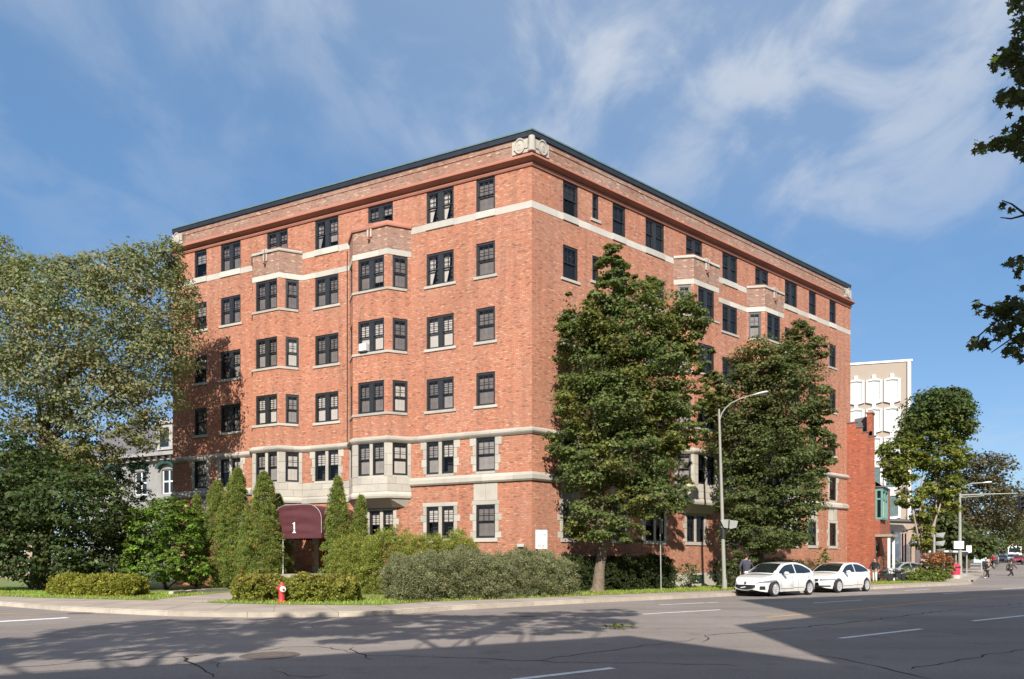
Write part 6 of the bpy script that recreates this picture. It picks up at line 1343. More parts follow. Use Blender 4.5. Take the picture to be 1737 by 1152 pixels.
# ================================================================ cars
def superell(a, b, c, n=4.0):
    """half width at x for an outline of half length a, half width b"""
    return b * max(0.0, 1 - abs(c / a) ** n) ** (1 / n)
def make_car(name, label, loc, rz, paint, group=None, scale=1.0, style=0, detail=True, cat='car'):
    o = thing(name, label, cat, loc, rz, group, scale)
    a, b = 2.27, .885
    arches = [(1.36, .365), (-1.34, .365)]; wr = .325
    hoodx = [-2.27, -2.15, -1.95, -1.6, -.8, .6, 1.0, 1.5, 1.9, 2.1, 2.2, 2.27]
    hoodz = [.80, .97, 1.02, 1.00, .955, .93, .95, .90, .80, .70, .62, .50]
    zt = lambda x: float(np.interp(x, hoodx, hoodz))
    zs = lambda x: float(np.interp(x, [-2.27, -2.1, -1.8, 1.8, 2.1, 2.27], [.36, .28, .2, .2, .24, .30]))
    def hw(x, v):
        w_ = superell(2.30, b, x, 3.6 if x > 0 else 4.5)
        return w_ * (1 - .075 * (2 * v - .95) ** 2) * (1 - .04 * v)
    xs = sorted(set([round(x, 3) for x in np.linspace(-2.27, 2.27, 64)] + [c + s * r for c, r in arches for s in (-1, 1)] + [c + math.cos(t_) * r for c, r in arches for t_ in np.linspace(.2, math.pi - .2, 9)]))
    nv = 7; mb = MB()
    def zb(x):
        for c, r in arches:
            if abs(x - c) < r - 1e-4: return max(zs(x), .33 + math.sqrt(max(0, r * r - (x - c) ** 2)))
        return zs(x)
    for sgn in (-1, 1):
        vs = []
        for x in xs:
            z0, z1 = zb(x), zt(x)
            for j in range(nv):
                z = z0 + (z1 - z0) * j / (nv - 1); v = (z - .2) / (z1 - .2) if z1 > .21 else 1
                vs.append((x, sgn * hw(x, v), z))
        fs = [(i * nv + j, (i + 1) * nv + j, (i + 1) * nv + j + 1, i * nv + j + 1) for i in range(len(xs) - 1) for j in range(nv - 1)]
        if sgn > 0: fs = [tuple(reversed(f)) for f in fs]
        mb.mesh(vs, fs)
        for c, r in arches:      # arch lining
            q = [(c + r * math.cos(t_), .33 + r * math.sin(t_)) for t_ in np.linspace(0, math.pi, 12)]
            vs = [(x, sgn * hw(x, .4) * f_, z) for x, z in q for f_ in (1, .72)]
            mb.mesh(vs, [(2 * i, 2 * i + 1, 2 * i + 3, 2 * i + 2) for i in range(11)])
    ny = 12; vs = []
    for x in xs:
        w_ = hw(x, 1); crown_ = .035 * (1 - abs(x) / 2.6)
        for j in range(ny + 1):
            y = -w_ + 2 * w_ * j / ny; vs.append((x, y, zt(x) + crown_ * (1 - (y / max(w_, .01)) ** 2)))
    mb.mesh(vs, [(i * (ny + 1) + j, (i + 1) * (ny + 1) + j, (i + 1) * (ny + 1) + j + 1, i * (ny + 1) + j + 1) for i in range(len(xs) - 1) for j in range(ny)])
    body = mb.build('body', paint, o, smooth=40)
    def under():
        m2 = MB(); m2.box(-2.0, 2.0, -.62, .62, .2, .5); m2.build('underbody', M['plastic'], o)
    under()
    # greenhouse
    S = [(1.18, .945), (.86, 1.13), (.55, 1.29), (.30, 1.385), (.0, 1.435), (-.4, 1.455), (-.8, 1.44), (-1.12, 1.385), (-1.42, 1.285), (-1.7, 1.155), (-1.93, 1.04)]
    if style: S = [(1.04, .945), (.72, 1.14), (.44, 1.29), (.20, 1.375), (-.1, 1.42), (-.5, 1.437), (-.9, 1.42), (-1.2, 1.36), (-1.5, 1.26), (-1.76, 1.14), (-2.0, 1.035)]
    def rw(x, z): return .745 - (z - .945) / .5 * .19 - (0.04 if x > .9 or x < -1.7 else 0)
    vs = []; n = 9
    for x, z in S:
        w_ = rw(x, z)
        for j in range(n):
            y = -w_ + 2 * w_ * j / (n - 1); s_ = (y / w_); vs.append((x + (.10 * (1 - s_ * s_) if x > .1 else -.07 * (1 - s_ * s_) if x < -1 else 0), y, z + .03 * (1 - s_ ** 2)))
    mb = MB(); mb.mesh(vs, [(i * n + j, i * n + j + 1, (i + 1) * n + j + 1, (i + 1) * n + j) for i in range(len(S) - 1) for j in range(n - 1)])
    for sgn in (-1, 1):
        vs = []; m_ = 4
        for x, z in S:
            for j in range(m_ + 1):
                zz_ = .93 + (z - .93) * j / m_; w_ = rw(x, zz_) * 1.0 + .012 * math.sin(math.pi * j / m_); vs.append((x, sgn * (w_ if j < m_ else rw(x, z)), zz_))
        fs = [(i * (m_ + 1) + j, (i + 1) * (m_ + 1) + j, (i + 1) * (m_ + 1) + j + 1, i * (m_ + 1) + j + 1) for i in range(len(S) - 1) for j in range(m_)]
        if sgn < 0: fs = [tuple(reversed(f)) for f in fs]
        mb.mesh(vs, fs)
    mb.build('roof', paint, o, smooth=35)
    ip = lambda x: float(np.interp(-x, [-p[0] for p in S], [p[1] for p in S]))
    def glass_sheet(x0, x1, name, inset):
        vs = []; nx = 7; nn = 9
        for i in range(nx):
            x = x0 + (x1 - x0) * i / (nx - 1); z = ip(x); w_ = rw(x, z) - inset
            for j in range(nn):
                y = -w_ + 2 * w_ * j / (nn - 1); s_ = y / (w_ + inset); bul = .10 * (1 - s_ * s_) if x > .1 else -.07 * (1 - s_ * s_) if x < -1 else 0
                vs.append((x + bul + (.008 if x > 0 else -.008), y, z + .03 * (1 - s_ ** 2) + .008))
        m2 = MB(); m2.mesh(vs, [(i * nn + j, i * nn + j + 1, (i + 1) * nn + j + 1, (i + 1) * nn + j) for i in range(nx - 1) for j in range(nn - 1)]); return m2.build(name, M['car_glass'], o, smooth=60)
    glass_sheet(S[0][0] - .06, S[3][0] + .02, 'windshield', .075); glass_sheet(S[7][0] - .06, S[10][0] + .12, 'rear_window', .09)
    for sgn in (-1, 1):
        xa, xb = S[0][0] - .22, S[9][0] - .02; xm = -.40
        for (u0, u1, nm) in ((xa, xm + .045, 'front_side_window'), (xm - .045, xb, 'rear_side_window')):
            N_ = 12; pts = []; zl = .975
            for i in range(N_ + 1):
                x = u0 + (u1 - u0) * i / N_; pts.append((x, max(zl + .005, ip(x) - .075)))
            vs = []
            for x, z in pts: vs += [(x, sgn * (rw(x, zl) + .014), zl), (x, sgn * (rw(x, (z + zl) / 2) + .022), (z + zl) / 2), (x, sgn * (rw(x, z) + .010), z)]
            fs = [(3 * i + j, 3 * i + 3 + j, 3 * i + 4 + j, 3 * i + 1 + j) for i in range(N_) for j in (0, 1)]
            m2 = MB(); m2.mesh(vs, fs if sgn > 0 else [tuple(reversed(f)) for f in fs]); m2.build(nm, M['car_glass'], o)
        # door seams, handles, mirror
        if detail:
            for x in (.92, -.42, -1.28):
                m2 = MB(); q = []
                for z in np.linspace(.26, .93, 6): v = (z - .2) / (zt(x) - .2); q.append((x - (.0 if x > -1 else .12 * (1 - z)), sgn * (hw(x, v) + .002), z))
                m2.tube(q, .006, 4); m2.build('door_seam', M['plastic'], body)
            m2 = MB(); q = [(x, sgn * (hw(x, .42) - .001), .34 + .03 * (x < 0)) for x in np.linspace(-.9, .9, 8)]; m2.tube(q, .012, 5); m2.build('sill_crease', M['cur_grey'], body)
            for x in (.05, -.98): m2 = MB(); m2.box(x - .1, x + .1, sgn * (hw(x, .8) + .0) - .01, sgn * (hw(x, .8)) + .02, .80, .83); m2.build('door_handle', paint, o)
            m2 = MB(); m2.ell((.72, sgn * .98, .99), (.085, .12, .075), 12, 8); mi = m2.build('mirror', paint, o, smooth=60)
            m2 = MB(); m2.box(.66, .76, sgn * .84 - .05, sgn * .84 + .05, .93, .97); m2.build('mirror_arm', M['plastic'], mi)
    # front features as patches on the nose
    def patch(name, y0, y1, v0, v1, mat, off=.012, ny_=10, nz_=4, par=None, shape=None):
        vs = []
        for i in range(ny_ + 1):
            y = y0 + (y1 - y0) * i / ny_
            for j in range(nz_ + 1):
                f = j / nz_; q = shape(i / ny_) if shape else (v0, v1); z = q[0] + (q[1] - q[0]) * f
                # solve x so that half width at x equals |y|
                lo, hi = 0.0, 2.269; 
                for _ in range(22):
                    mid = (lo + hi) / 2
                    if hw(mid, (z - .2) / max(.3, zt(mid) - .2)) > abs(y): lo = mid
                    else: hi = mid
                x = lo
                # the hood line may cut lower: pull back until the surface is above z
                while zt(x) < z and x > 1.2: x -= .01
                nx_ = Vector((1, .55 * (y / b) ** 3 * 2, .15)).normalized(); vs.append((x + nx_.x * off, y + nx_.y * off, z + nx_.z * off))
        m2 = MB(); m2.mesh(vs, [(i * (nz_ + 1) + j, (i + 1) * (nz_ + 1) + j, (i + 1) * (nz_ + 1) + j + 1, i * (nz_ + 1) + j + 1) for i in range(ny_) for j in range(nz_)]); return m2.build(name, mat, par or o)
    if style == 0:     # wide smiling grille
        g_ = patch('grille', -.47, .47, .30, .50, M['plastic'], shape=lambda f: (.285 + .11 * abs(2 * f - 1) ** 2.5, .505))
        m2 = MB(); m2.tube([(2.275, -.49 + .98 * i / 12, .275 + .11 * abs(2 * i / 12 - 1) ** 2.5) for i in range(13)], .012, 5); m2.build('grille_trim', paint, g_)
        patch('fog_lamp_recess', .60, .72, .30, .45, M['plastic'], ny_=4); patch('fog_lamp_recess', -.72, -.60, .30, .45, M['plastic'], ny_=4)
        patch('headlight', .48, .83, .58, .70, M['lampglass'], ny_=10, shape=lambda f: (.56 + .05 * f, .60 + .10 * f)); patch('headlight', -.83, -.48, .58, .70, M['lampglass'], ny_=10, shape=lambda f: (.61 - .05 * f, .70 - .10 * f))
        m2 = MB(); m2.lathe([(.062, 0), (.062, .012), (.05, .012), (.05, .004)], 16, mat=Matrix.Translation((2.245, 0, .58)) @ Matrix.Rotation(R(75), 4, 'Y')); e_ = m2.build('emblem', M['plastic'], o)
        m2 = MB(); m2.tube([(2.26, -.035, .60), (2.262, -.015, .565), (2.263, 0, .582), (2.262, .015, .565), (2.26, .035, .60)], .006, 5); m2.build('emblem_mark', M['chrome'], e_)
        m2 = MB(); m2.box(2.285, 2.3, -.13, .1, .385, .42, mat=Matrix.Rotation(R(9), 4, 'X')); m2.build('badge', M['white'], o)
    else:
        patch('grille', .03, .30, .50, .66, M['plastic'], ny_=5, shape=lambda f: (.50 + .05 * f, .66)); patch('grille', -.30, -.03, .50, .66, M['plastic'], ny_=5, shape=lambda f: (.55 - .05 * f, .66))
        patch('lower_grille', -.72, .72, .27, .36, M['plastic'], ny_=16, shape=lambda f: (.27 + .02 * abs(2 * f - 1), .36))
        patch('headlight', .36, .83, .58, .68, M['lampglass'], ny_=12, shape=lambda f: (.57 + .04 * f, .66)); patch('headlight', -.83, -.36, .58, .68, M['lampglass'], ny_=12, shape=lambda f: (.61 - .04 * f, .66))
        m2 = MB(); m2.box(2.24, 2.29, .30, .82, .645, .665); 
        m2 = MB(); m2.ell((2.235, 0, .70), (.03, .05, .03)); m2.build('emblem', M['darkmetal'], o)
    for sgn in (-1, 1):
        m2 = MB(); m2.ell((-2.21, sgn * .42, .80), (.04, .16, .07)); m2.build('tail_light', M['red'], o, smooth=60)
    # wheels
    for ax, _ in arches:
        for sgn in (-1, 1):
            m_ = Matrix.Translation((ax, sgn * .80, wr)) @ Matrix.Rotation(R(-90 * sgn), 4, 'X')
            m2 = MB(); m2.lathe([(.20, -.10), (.30, -.10), (wr, -.07), (wr, .045), (.31, .075), (.235, .082), (.225, .06), (.225, -.05)], 28, mat=m_); wh = m2.build('wheel', M['rubber'], o, smooth=35)
            m2 = MB(); m2.lathe([(.228, .03), (.232, .078), (.215, .078), (.205, .04), (.2, .0), (.05, .0), (.0, .0)], 28, mat=m_); m2.build('rim', M['chrome'], wh, smooth=35)
            m2 = MB(); m2.lathe([(.19, .001), (.19, .006), (0, .006)], 20, mat=m_); m2.build('brake', M['plastic'], wh)
            for k in range(10):
                t_ = 2 * math.pi * k / 10; m3 = m_ @ Matrix.Rotation(t_, 4, 'Z'); m2 = MB()
                m2.mesh([m3 @ Vector(v) for v in ((.03, -.025, .05), (.03, .025, .05), (.213, .016, .065), (.213, -.016, .065), (.03, -.025, .02), (.03, .025, .02), (.213, .016, .03), (.213, -.016, .03))], [(0, 3, 2, 1), (4, 5, 6, 7), (0, 1, 5, 4), (1, 2, 6, 5), (2, 3, 7, 6), (3, 0, 4, 7)])
                if detail: m2.build('spoke', M['chrome'], wh)
            m2 = MB(); m2.lathe([(.05, .02), (.05, .068), (.03, .075), (0, .075)], 14, mat=m_); m2.build('hub', M['chrome'], wh)
    return o
def copy_tree(o, parent=None):
    c = o.copy(); COL.objects.link(c); c.parent = parent
    for ch in list(o.children): copy_tree(ch, c)
    return c
heading = math.atan2(-.6018, -.7986)      # towards the viewer's left
def car_at(fx, fy, rx, ry, heading, sc, half=.83):
    """ground contacts of the two street side wheels -> car centre"""
    mx, my = (fx + rx) / 2, (fy + ry) / 2; f = Vector((math.cos(heading), math.sin(heading))); left = Vector((-f.y, f.x))
    c = Vector((mx, my)) - left * half * sc; return c
g1, g2 = G(1315.5, 1012.3), G(1371.6, 1009.2); c1_ = car_at(*g1, *g2, heading, 1.05)
car1 = make_car('parked_car', 'white sedan parked first in line at the kerb with a wide smiling dark grille', (c1_.x, c1_.y, 0), heading, M['car_white'], 'white sedans parked along the kerb', 1.05, 0)
g1, g2 = G(1419.5, 1005.7), G(1472.7, 1003.3); c2_ = car_at(*g1, *g2, heading, 1.06)
car2 = make_car('parked_car', 'white sedan parked second in line behind the other, with split grille', (c2_.x, c2_.y, 0), heading, M['car_white'], 'white sedans parked along the kerb', 1.06, 1)
silver = flat('silver car paint', (.50, .50, .50), .25, metal=.5, var=.02, coat=1.0)
p = W3(1545, 985, 57); car3 = make_car('parked_car', 'silver car parked behind the garden bushes near the white canopy', (p.x - .6, 57.5, .12), R(200), silver, None, 1.0, 1, False)
# traffic far up the street
farc = [(1684, 118, 'silver', 'pale silver car parked far up the street by the left kerb'), (1700, 122, 'dark', 'dark car coming down the far street in front of the white truck'), (1690, 132, 'white', 'white car far up the street left of the truck'), (1716, 128, 'white', 'small white car in front of the white truck on the far street'),
        (1728, 112, 'redp', 'red car coming down the far street on the right'), (1744, 108, 'redp', 'second red car at the right edge of the far street'), (1672, 126, 'dark', 'dark car parked far up the street beside the trees')]
pm = {'silver': silver, 'dark': flat('dark car paint', (.03, .03, .035), .25, var=.02, coat=1), 'white': M['car_white'], 'redp': flat('red car paint', (.45, .03, .04), .25, var=.02, coat=1)}
fh = math.atan2(-SD[1], -SD[0])
for px, Y, k, lab in farc:
    x = (px - CX) / F * Y; make_car('car', lab, (x, Y, hgt(x, Y) + .01), fh, pm[k], 'cars far up the street', 1.0, 1, False)
x = (1721 - CX) / F * 138; tk = thing('box_truck', 'white box truck far up the street among the cars', 'truck', (x, 138, hgt(x, 138) + .01), fh)
mb = MB(); mb.box(-5.2, .9, -1.15, 1.15, 1.0, 3.5); mb.build('cargo_box', M['white'], tk)
mb = MB(); mb.mesh([(1.0, -1.05, .6), (1.0, 1.05, .6), (1.0, 1.05, 2.6), (1.0, -1.05, 2.6), (2.7, -1.05, .6), (2.7, 1.05, .6), (2.75, 1.05, 1.6), (2.75, -1.05, 1.6), (1.9, 1.0, 2.6), (1.9, -1.0, 2.6)], [(4, 5, 6, 7), (7, 6, 8, 9), (9, 8, 2, 3), (0, 3, 9, 7, 4), (1, 5, 6, 8, 2), (0, 1, 2, 3)]); cb = mb.build('cab', M['white'], tk)
mb = MB(); mb.mesh([(2.74, -.9, 1.68), (2.74, .9, 1.68), (2.0, .88, 2.5), (2.0, -.88, 2.5)], [(0, 1, 2, 3)]); mb.build('windshield', M['car_glass'], tk).location = (.03, 0, .02)
mb = MB(); mb.box(2.7, 2.78, -.7, .7, .8, 1.3); mb.build('grille', M['plastic'], tk)
for wx in (1.9, -3.6):
    for s_ in (-1, 1): mb = MB(); mb.lathe([(.0, -.13), (.48, -.13), (.5, -.1), (.5, .1), (.48, .13), (0, .13)], 18, mat=Matrix.Translation((wx, s_ * 1.0, .5)) @ Matrix.Rotation(R(90), 4, 'X')); mb.build('wheel', M['rubber'], tk)

# motorcycles lying in the shade of the bushes
def motorcycle(label, x, y, rz, grp):
    o = thing('motorcycle', label, 'motorcycle', (x, y, .13), rz, grp)
    for wx in (.72, -.70):
        m_ = Matrix.Translation((wx, 0, .31)) @ Matrix.Rotation(R(90), 4, 'X'); mb = MB(); mb.lathe([(.22, -.06), (.29, -.05), (.31, 0), (.29, .05), (.22, .06)], 22, mat=m_); wh = mb.build('wheel', M['rubber'], o, smooth=50)
        mb = MB(); mb.lathe([(.0, -.04), (.06, -.04), (.06, .04), (0, .04)], 12, mat=m_)
        for k in range(5): t_ = 2 * math.pi * k / 5; mb.tube([m_ @ Vector((.05 * math.cos(t_), .05 * math.sin(t_), 0)), m_ @ Vector((.23 * math.cos(t_), .23 * math.sin(t_), 0))], .015, 5)
        mb.build('hub', M['chrome'], wh)
    mb = MB(); mb.tube([(.72, 0, .31), (.52, 0, .75), (.44, 0, .95)], .035, 8); mb.build('fork', M['chrome'], o)
    mb = MB(); mb.tube([(.42, -.33, 1.0), (.46, -.1, .98), (.46, .1, .98), (.42, .33, 1.0)], .016, 6); mb.build('handlebar', M['plastic'], o)
    mb = MB(); mb.ell((.18, 0, .78), (.28, .14, .15)); mb.build('tank', pm['dark'], o, smooth=60)
    mb = MB(); mb.ell((-.35, 0, .74), (.42, .15, .09)); mb.build('seat', M['plastic'], o, smooth=60)
    mb = MB(); mb.box(-.18, .28, -.16, .16, .28, .62); mb.tube([(.1, -.17, .35), (-.8, -.19, .33)], .05, 8); mb.build('engine', M['darkmetal'], o)
    mb = MB(); mb.ell((.6, 0, .88), (.1, .1, .1)); mb.build('headlight', M['lens'], o, smooth=60)
    mb = MB(); mb.tube([(-.3, 0, .6), (-.7, 0, .31)], .03, 6); mb.tube([(.44, 0, .9), (-.1, 0, .55)], .035, 6); mb.build('frame', M['plastic'], o)
    return o
for px, Y, a, lab in ((1499, 49.5, R(25), 'black motorcycle parked on the grass just behind the second white car'), (1522, 50.0, R(200), 'black motorcycle parked on the grass right of the other motorcycle')):
    q = W3(px, 980, Y); motorcycle(lab, q.x, Y, a, 'motorcycles parked on the grass')

# ================================================================ people
def skin(name, nodes, edges, mats, parent, lev=1, root=0):
    bm = bmesh.new(); ly = bm.verts.layers.skin.verify(); vs = []
    for p, r in nodes:
        v = bm.verts.new(p); v[ly].radius = (r, r) if not hasattr(r, '__len__') else r; vs.append(v)
    vs[root][ly].use_root = True
    for a, b in edges: bm.edges.new((vs[a], vs[b]))
    me = bpy.data.meshes.new(name); bm.to_mesh(me); bm.free(); me.materials.append(mats); o = link(name, me, parent)
    s = o.modifiers.new('Skin', 'SKIN'); s.use_smooth_shade = True; o.modifiers.new('Sub', 'SUBSURF').levels = lev; o.modifiers['Sub'].render_levels = lev; return o
def person(label, loc, rz, h=1.72, top=None, legs=None, shoes=None, hair=(.03, .02, .015), stride=.0, lean=0.0, arm=.15, bag=None, coat=False, hood=False, group=None, longhair=False):
    """x is forward. stride: half step length in metres; lean: forward tilt of the trunk"""
    o = thing('person', label, 'person', loc, rz, group, h / 1.72)
    L_ = stride; hip = Vector((0, 0, .93 - .10 * abs(L_))); ch = hip + Vector((lean * .45, 0, .46)); nk = hip + Vector((lean * .58, 0, .58)); hd = hip + Vector((lean * .66, 0, .70))
    kn = [Vector((L_ * .65 + .06, .10, .50)), Vector((-L_ * .15 + .03, -.10, .47))]; an = [Vector((L_, .10, .09)), Vector((-L_, -.10, .12 + .12 * L_))]
    if L_ == 0: kn = [Vector((.02, .10, .49)), Vector((.02, -.10, .49))]; an = [Vector((0, .11, .08)), Vector((0, -.11, .08))]
    sh_ = [ch + Vector((0, .185, .06)), ch + Vector((0, -.185, .06))]
    el = [sh_[0] + Vector((-arm * .9 - .02, .07, -.27)), sh_[1] + Vector((arm * .9 - .02, -.07, -.27))]; wr = [el[0] + Vector((arm * .5 - .0, .0, -.24)), el[1] + Vector((arm * 1.1, .02, -.22))]
    hn_ = [wr[0] + Vector((.02, 0, -.09)), wr[1] + Vector((.03, 0, -.08))]
    nodes = [(hip, .135), (hip + Vector((lean * .2, 0, .2)), (.12, .145)), (ch, (.125, .165)), (nk, .055), (hd + Vector((.01, 0, -.05)), (.075, .07)), (hd + Vector((.01, 0, .04)), (.098, .08)), (hd + Vector((0, 0, .12)), (.085, .072))]
    edges = [(0, 1), (1, 2), (2, 3), (3, 4), (4, 5), (5, 6)]
    for i in (0, 1):
        k = len(nodes); y = .09 if i == 0 else -.09
        nodes += [(hip + Vector((0, y, -.06)), .088), (kn[i], .058), (an[i], .04), (an[i] + Vector((.09, 0, -.045)), (.035, .025)), (an[i] + Vector((.17, 0, -.06)), (.035, .02))]; edges += [(0, k), (k, k + 1), (k + 1, k + 2), (k + 2, k + 3), (k + 3, k + 4)]
        k = len(nodes); nodes += [(sh_[i], .058), (el[i], .042), (wr[i], .028), (hn_[i], (.022, .036))]; edges += [(2, k), (k, k + 1), (k + 1, k + 2), (k + 2, k + 3)]
        for j in range(4):      # fingers
            q = len(nodes); a = hn_[i] + Vector((.018 * (j - 1.5) + .005, 0, -.03)); nodes += [(a + Vector((0, 0, -.03)), .009), (a + Vector((.012, -.01 if i == 0 else .01, -.055 - .006 * (j in (1, 2)))), .008)]; edges += [(k + 3, q), (q, q + 1)]
        q = len(nodes); nodes += [(hn_[i] + Vector((.04, -.012, -.0)), .01), (hn_[i] + Vector((.052, -.014, -.03)), .009)]; edges += [(k + 3, q), (q, q + 1)]
    skin('body', nodes, edges, M['skin'], o)
    # jacket
    tn = [(hip + Vector((0, 0, -.02 if not coat else -.28)), (.155, .165) if not coat else (.17, .18)), (hip + Vector((lean * .2, 0, .2)), (.145, .165)), (ch, (.15, .19)), (nk + Vector((0, 0, -.05)), .085)]; te = [(0, 1), (1, 2), (2, 3)]
    for i in (0, 1):
        k = len(tn); tn += [(sh_[i] + Vector((0, 0, .0)), .078), (el[i], .06), (wr[i] + Vector((0, 0, .01)), .046)]; te += [(2, k), (k, k + 1), (k + 1, k + 2)]
    skin('jacket', tn, te, top, o, root=1)
    ln = [(hip + Vector((0, 0, .04)), .15)]; le = []
    for i in (0, 1):
        k = len(ln); y = .09 if i == 0 else -.09; ln += [(hip + Vector((0, y, -.08)), .108), (kn[i], .078), (an[i] + Vector((0, 0, .04)), .064)]; le += [(0, k), (k, k + 1), (k + 1, k + 2)]
    skin('trousers', ln, le, legs, o)
    for i in (0, 1):
        mb = MB(); mb.ell(tuple(an[i] + Vector((.06, 0, -.045))), (.14, .052, .045), 12, 6); mb.build('shoe', shoes or M['plastic'], o, smooth=60)
    hc = hd + Vector((-.018, 0, .055)); mb = MB(); hm = flat('hair', hair, .6, var=.2)
    vs = []; n_, m_ = 14, 8
    mb.ell(tuple(hc + Vector((-.008, 0, .02))), (.105, .088, .115), 14, 8)
    if longhair: mb.ell(tuple(hd + Vector((-.07, 0, -.06))), (.055, .085, .16), 12, 6)
    hr = mb.build('hair', hm if not hood else top, o, smooth=60)
    # face: the hair shell is cut back by a skin coloured mask with eyes, nose and mouth
    mb = MB(); mb.ell(tuple(hd + Vector((.025, 0, .01))), (.085, .074, .105), 14, 8); fc = mb.build('face', M['skin'], o, smooth=60)
    mb = MB(); mb.ell(tuple(hd + Vector((.112, 0, .0))), (.018, .013, .022), 8, 6); mb.build('nose', M['skin'], fc, smooth=60)
    for s_ in (-1, 1):
        mb = MB(); mb.ell(tuple(hd + Vector((.096, s_ * .032, .03))), (.010, .013, .008), 8, 5); mb.build('eye', M['plastic'], fc, smooth=60)
        mb = MB(); mb.ell(tuple(hd + Vector((.005, s_ * .085, .0))), (.022, .012, .032), 8, 6); mb.build('ear', M['skin'], fc, smooth=60)
    mb = MB(); mb.ell(tuple(hd + Vector((.098, 0, -.045))), (.010, .024, .006), 8, 5); mb.build('mouth', flat('lips', (.3, .1, .09), .5), fc, smooth=60)
    if bag is not None:
        b_ = thing('shoulder_bag', 'dark shoulder bag carried by the person in the olive coat', 'bag', (0, 0, 0)) 
        b_.matrix_world = Matrix.Translation(loc) @ Matrix.Rotation(rz, 4, 'Z'); mb = MB(); mb.ell((-.05, .28, .86), (.16, .07, .15), 12, 8); mb.build('pouch', bag, b_, smooth=60)
        mb = MB(); mb.tube([(-.15, .28, .95), (0, .2, 1.45), (.06, .28, .95)], .012, 5); mb.build('strap', bag, b_)
    return o
cl = lambda n, c: flat(n, c, .85, var=.15, scale=8)
def at_px(px, Y, z=.13): return ((px - CX) / F * Y, Y, z)
navy = cl('navy jacket', (.055, .058, .085)); black = cl('black cloth', (.015, .015, .018)); grey = cl('grey trousers', (.20, .20, .205)); redc = cl('red shirt', (.62, .04, .09)); olive = cl('olive coat', (.06, .065, .055)); whitec = cl('white cloth', (.7, .7, .68)); dnav = cl('dark jacket', (.02, .022, .03)); pinkc = cl('pink shirt', (.6, .2, .25)); denim = cl('denim', (.08, .11, .18))
person('person in a navy hooded jacket walking away behind the first white car', at_px(1266, 33.9), R(60), 1.78, navy, black, stride=.28, arm=.22, hood=False, hair=(.02, .015, .012))
person('person with long dark hair and white trousers behind the second white car', at_px(1484, 47.0), R(205), 1.66, dnav, whitec, hair=(.05, .025, .015), longhair=True)
person('person standing on the sidewalk in a dark jacket and grey trousers with pale hair', at_px(1672, 66.0), R(250), 1.78, dnav, grey, hair=(.5, .48, .45))
person('person in black clothes running across the far crossing', at_px(1674, 63.5, .01), R(20), 1.68, black, black, stride=.42, lean=.35, arm=.32, hair=(.45, .33, .2), shoes=whitec)
person('person in a long olive coat striding over the crossing with a shoulder bag', at_px(1714, 67.0, .01), R(12), 1.74, olive, black, stride=.42, lean=.12, arm=.25, coat=True, bag=cl('brown bag', (.06, .03, .025)), shoes=whitec)
for px, Y, t_, l_, lab, a in ((1669, 84, redc, denim, 'person in a red shirt on the far sidewalk left of the parked cars', 200), (1677, 90, pinkc, grey, 'person in a pinkish red top on the far sidewalk', 190), (1684, 94, redc, black, 'person in a red shirt farther up the far sidewalk', 210), (1690, 98, whitec, denim, 'person in a white top farthest up the far sidewalk', 230)):
    x = (px - CX) / F * Y; person(lab, (x, Y, hgt(x, Y) + .13), R(a), 1.7, t_, l_, stride=.2, group='people on the far sidewalk')

# ================================================================ street furniture
# lamp post near the first car
o = thing('street_lamp', 'tall pale green street lamp with curved arm in front of the second maple', 'street lamp')
B = Vector((*G(1229, 999.5, .13), .13)); YL = B.y; top = W3(1219.5, 694, YL)
mb = MB(); mb.tube([B, B.lerp(top, .5), top], [.108, .085, .055], 12); mb.tube([B, B + Vector((0, 0, .5))], [.14, .13], 12)
pal = flat('pale green grey lamp paint', (.32, .32, .28), .6, var=.12); mb.build('pole', pal, o, smooth=50)
arm = [W3(x, y, YL) for x, y in ((1221, 712), (1224, 702), (1230, 693), (1240, 684), (1255, 677), (1275, 670))]
mb = MB(); mb.tube(arm, [.036, .034, .032, .03, .028, .026], 8); mb.build('arm', pal, o, smooth=60)
def cobra(p0, p1, par, mat):
    d = (p1 - p0); ln = d.length; q = d.to_track_quat('X', 'Z').to_matrix().to_4x4(); m_ = Matrix.Translation(p0) @ q; mb = MB(); n = 10; vs = []; k = 12; fs = []
    for i in range(n + 1):
        f = i / n; w_ = .05 + .12 * math.sin(min(1, f * 1.5) * math.pi / 2) * (1 if f < .8 else math.sqrt(max(.02, 1 - ((f - .8) / .2) ** 2)))
        for j in range(k):
            a = 2 * math.pi * j / k; z = math.sin(a) * w_ * (.55 if math.sin(a) > 0 else .35); vs.append(m_ @ Vector((ln * f, math.cos(a) * w_, z)))
    for i in range(n):
        for j in range(k): fs.append((i * k + j, i * k + (j + 1) % k, (i + 1) * k + (j + 1) % k, (i + 1) * k + j))
    fs += [tuple(reversed(range(k))), tuple(n * k + j for j in range(k))]; mb.mesh(vs, fs); h = mb.build('lamp_head', mat, par, smooth=60)
    mb = MB(); c = m_ @ Vector((ln * .62, 0, -.05)); mb.ell(tuple(c), (ln * .22, .09, .045)); mb.build('lens', M['lens'], h, smooth=60)
cobra(W3(1275, 671, YL), W3(1303, 665, YL), o, flat('weathered lamp head', (.52, .52, .50), .5))
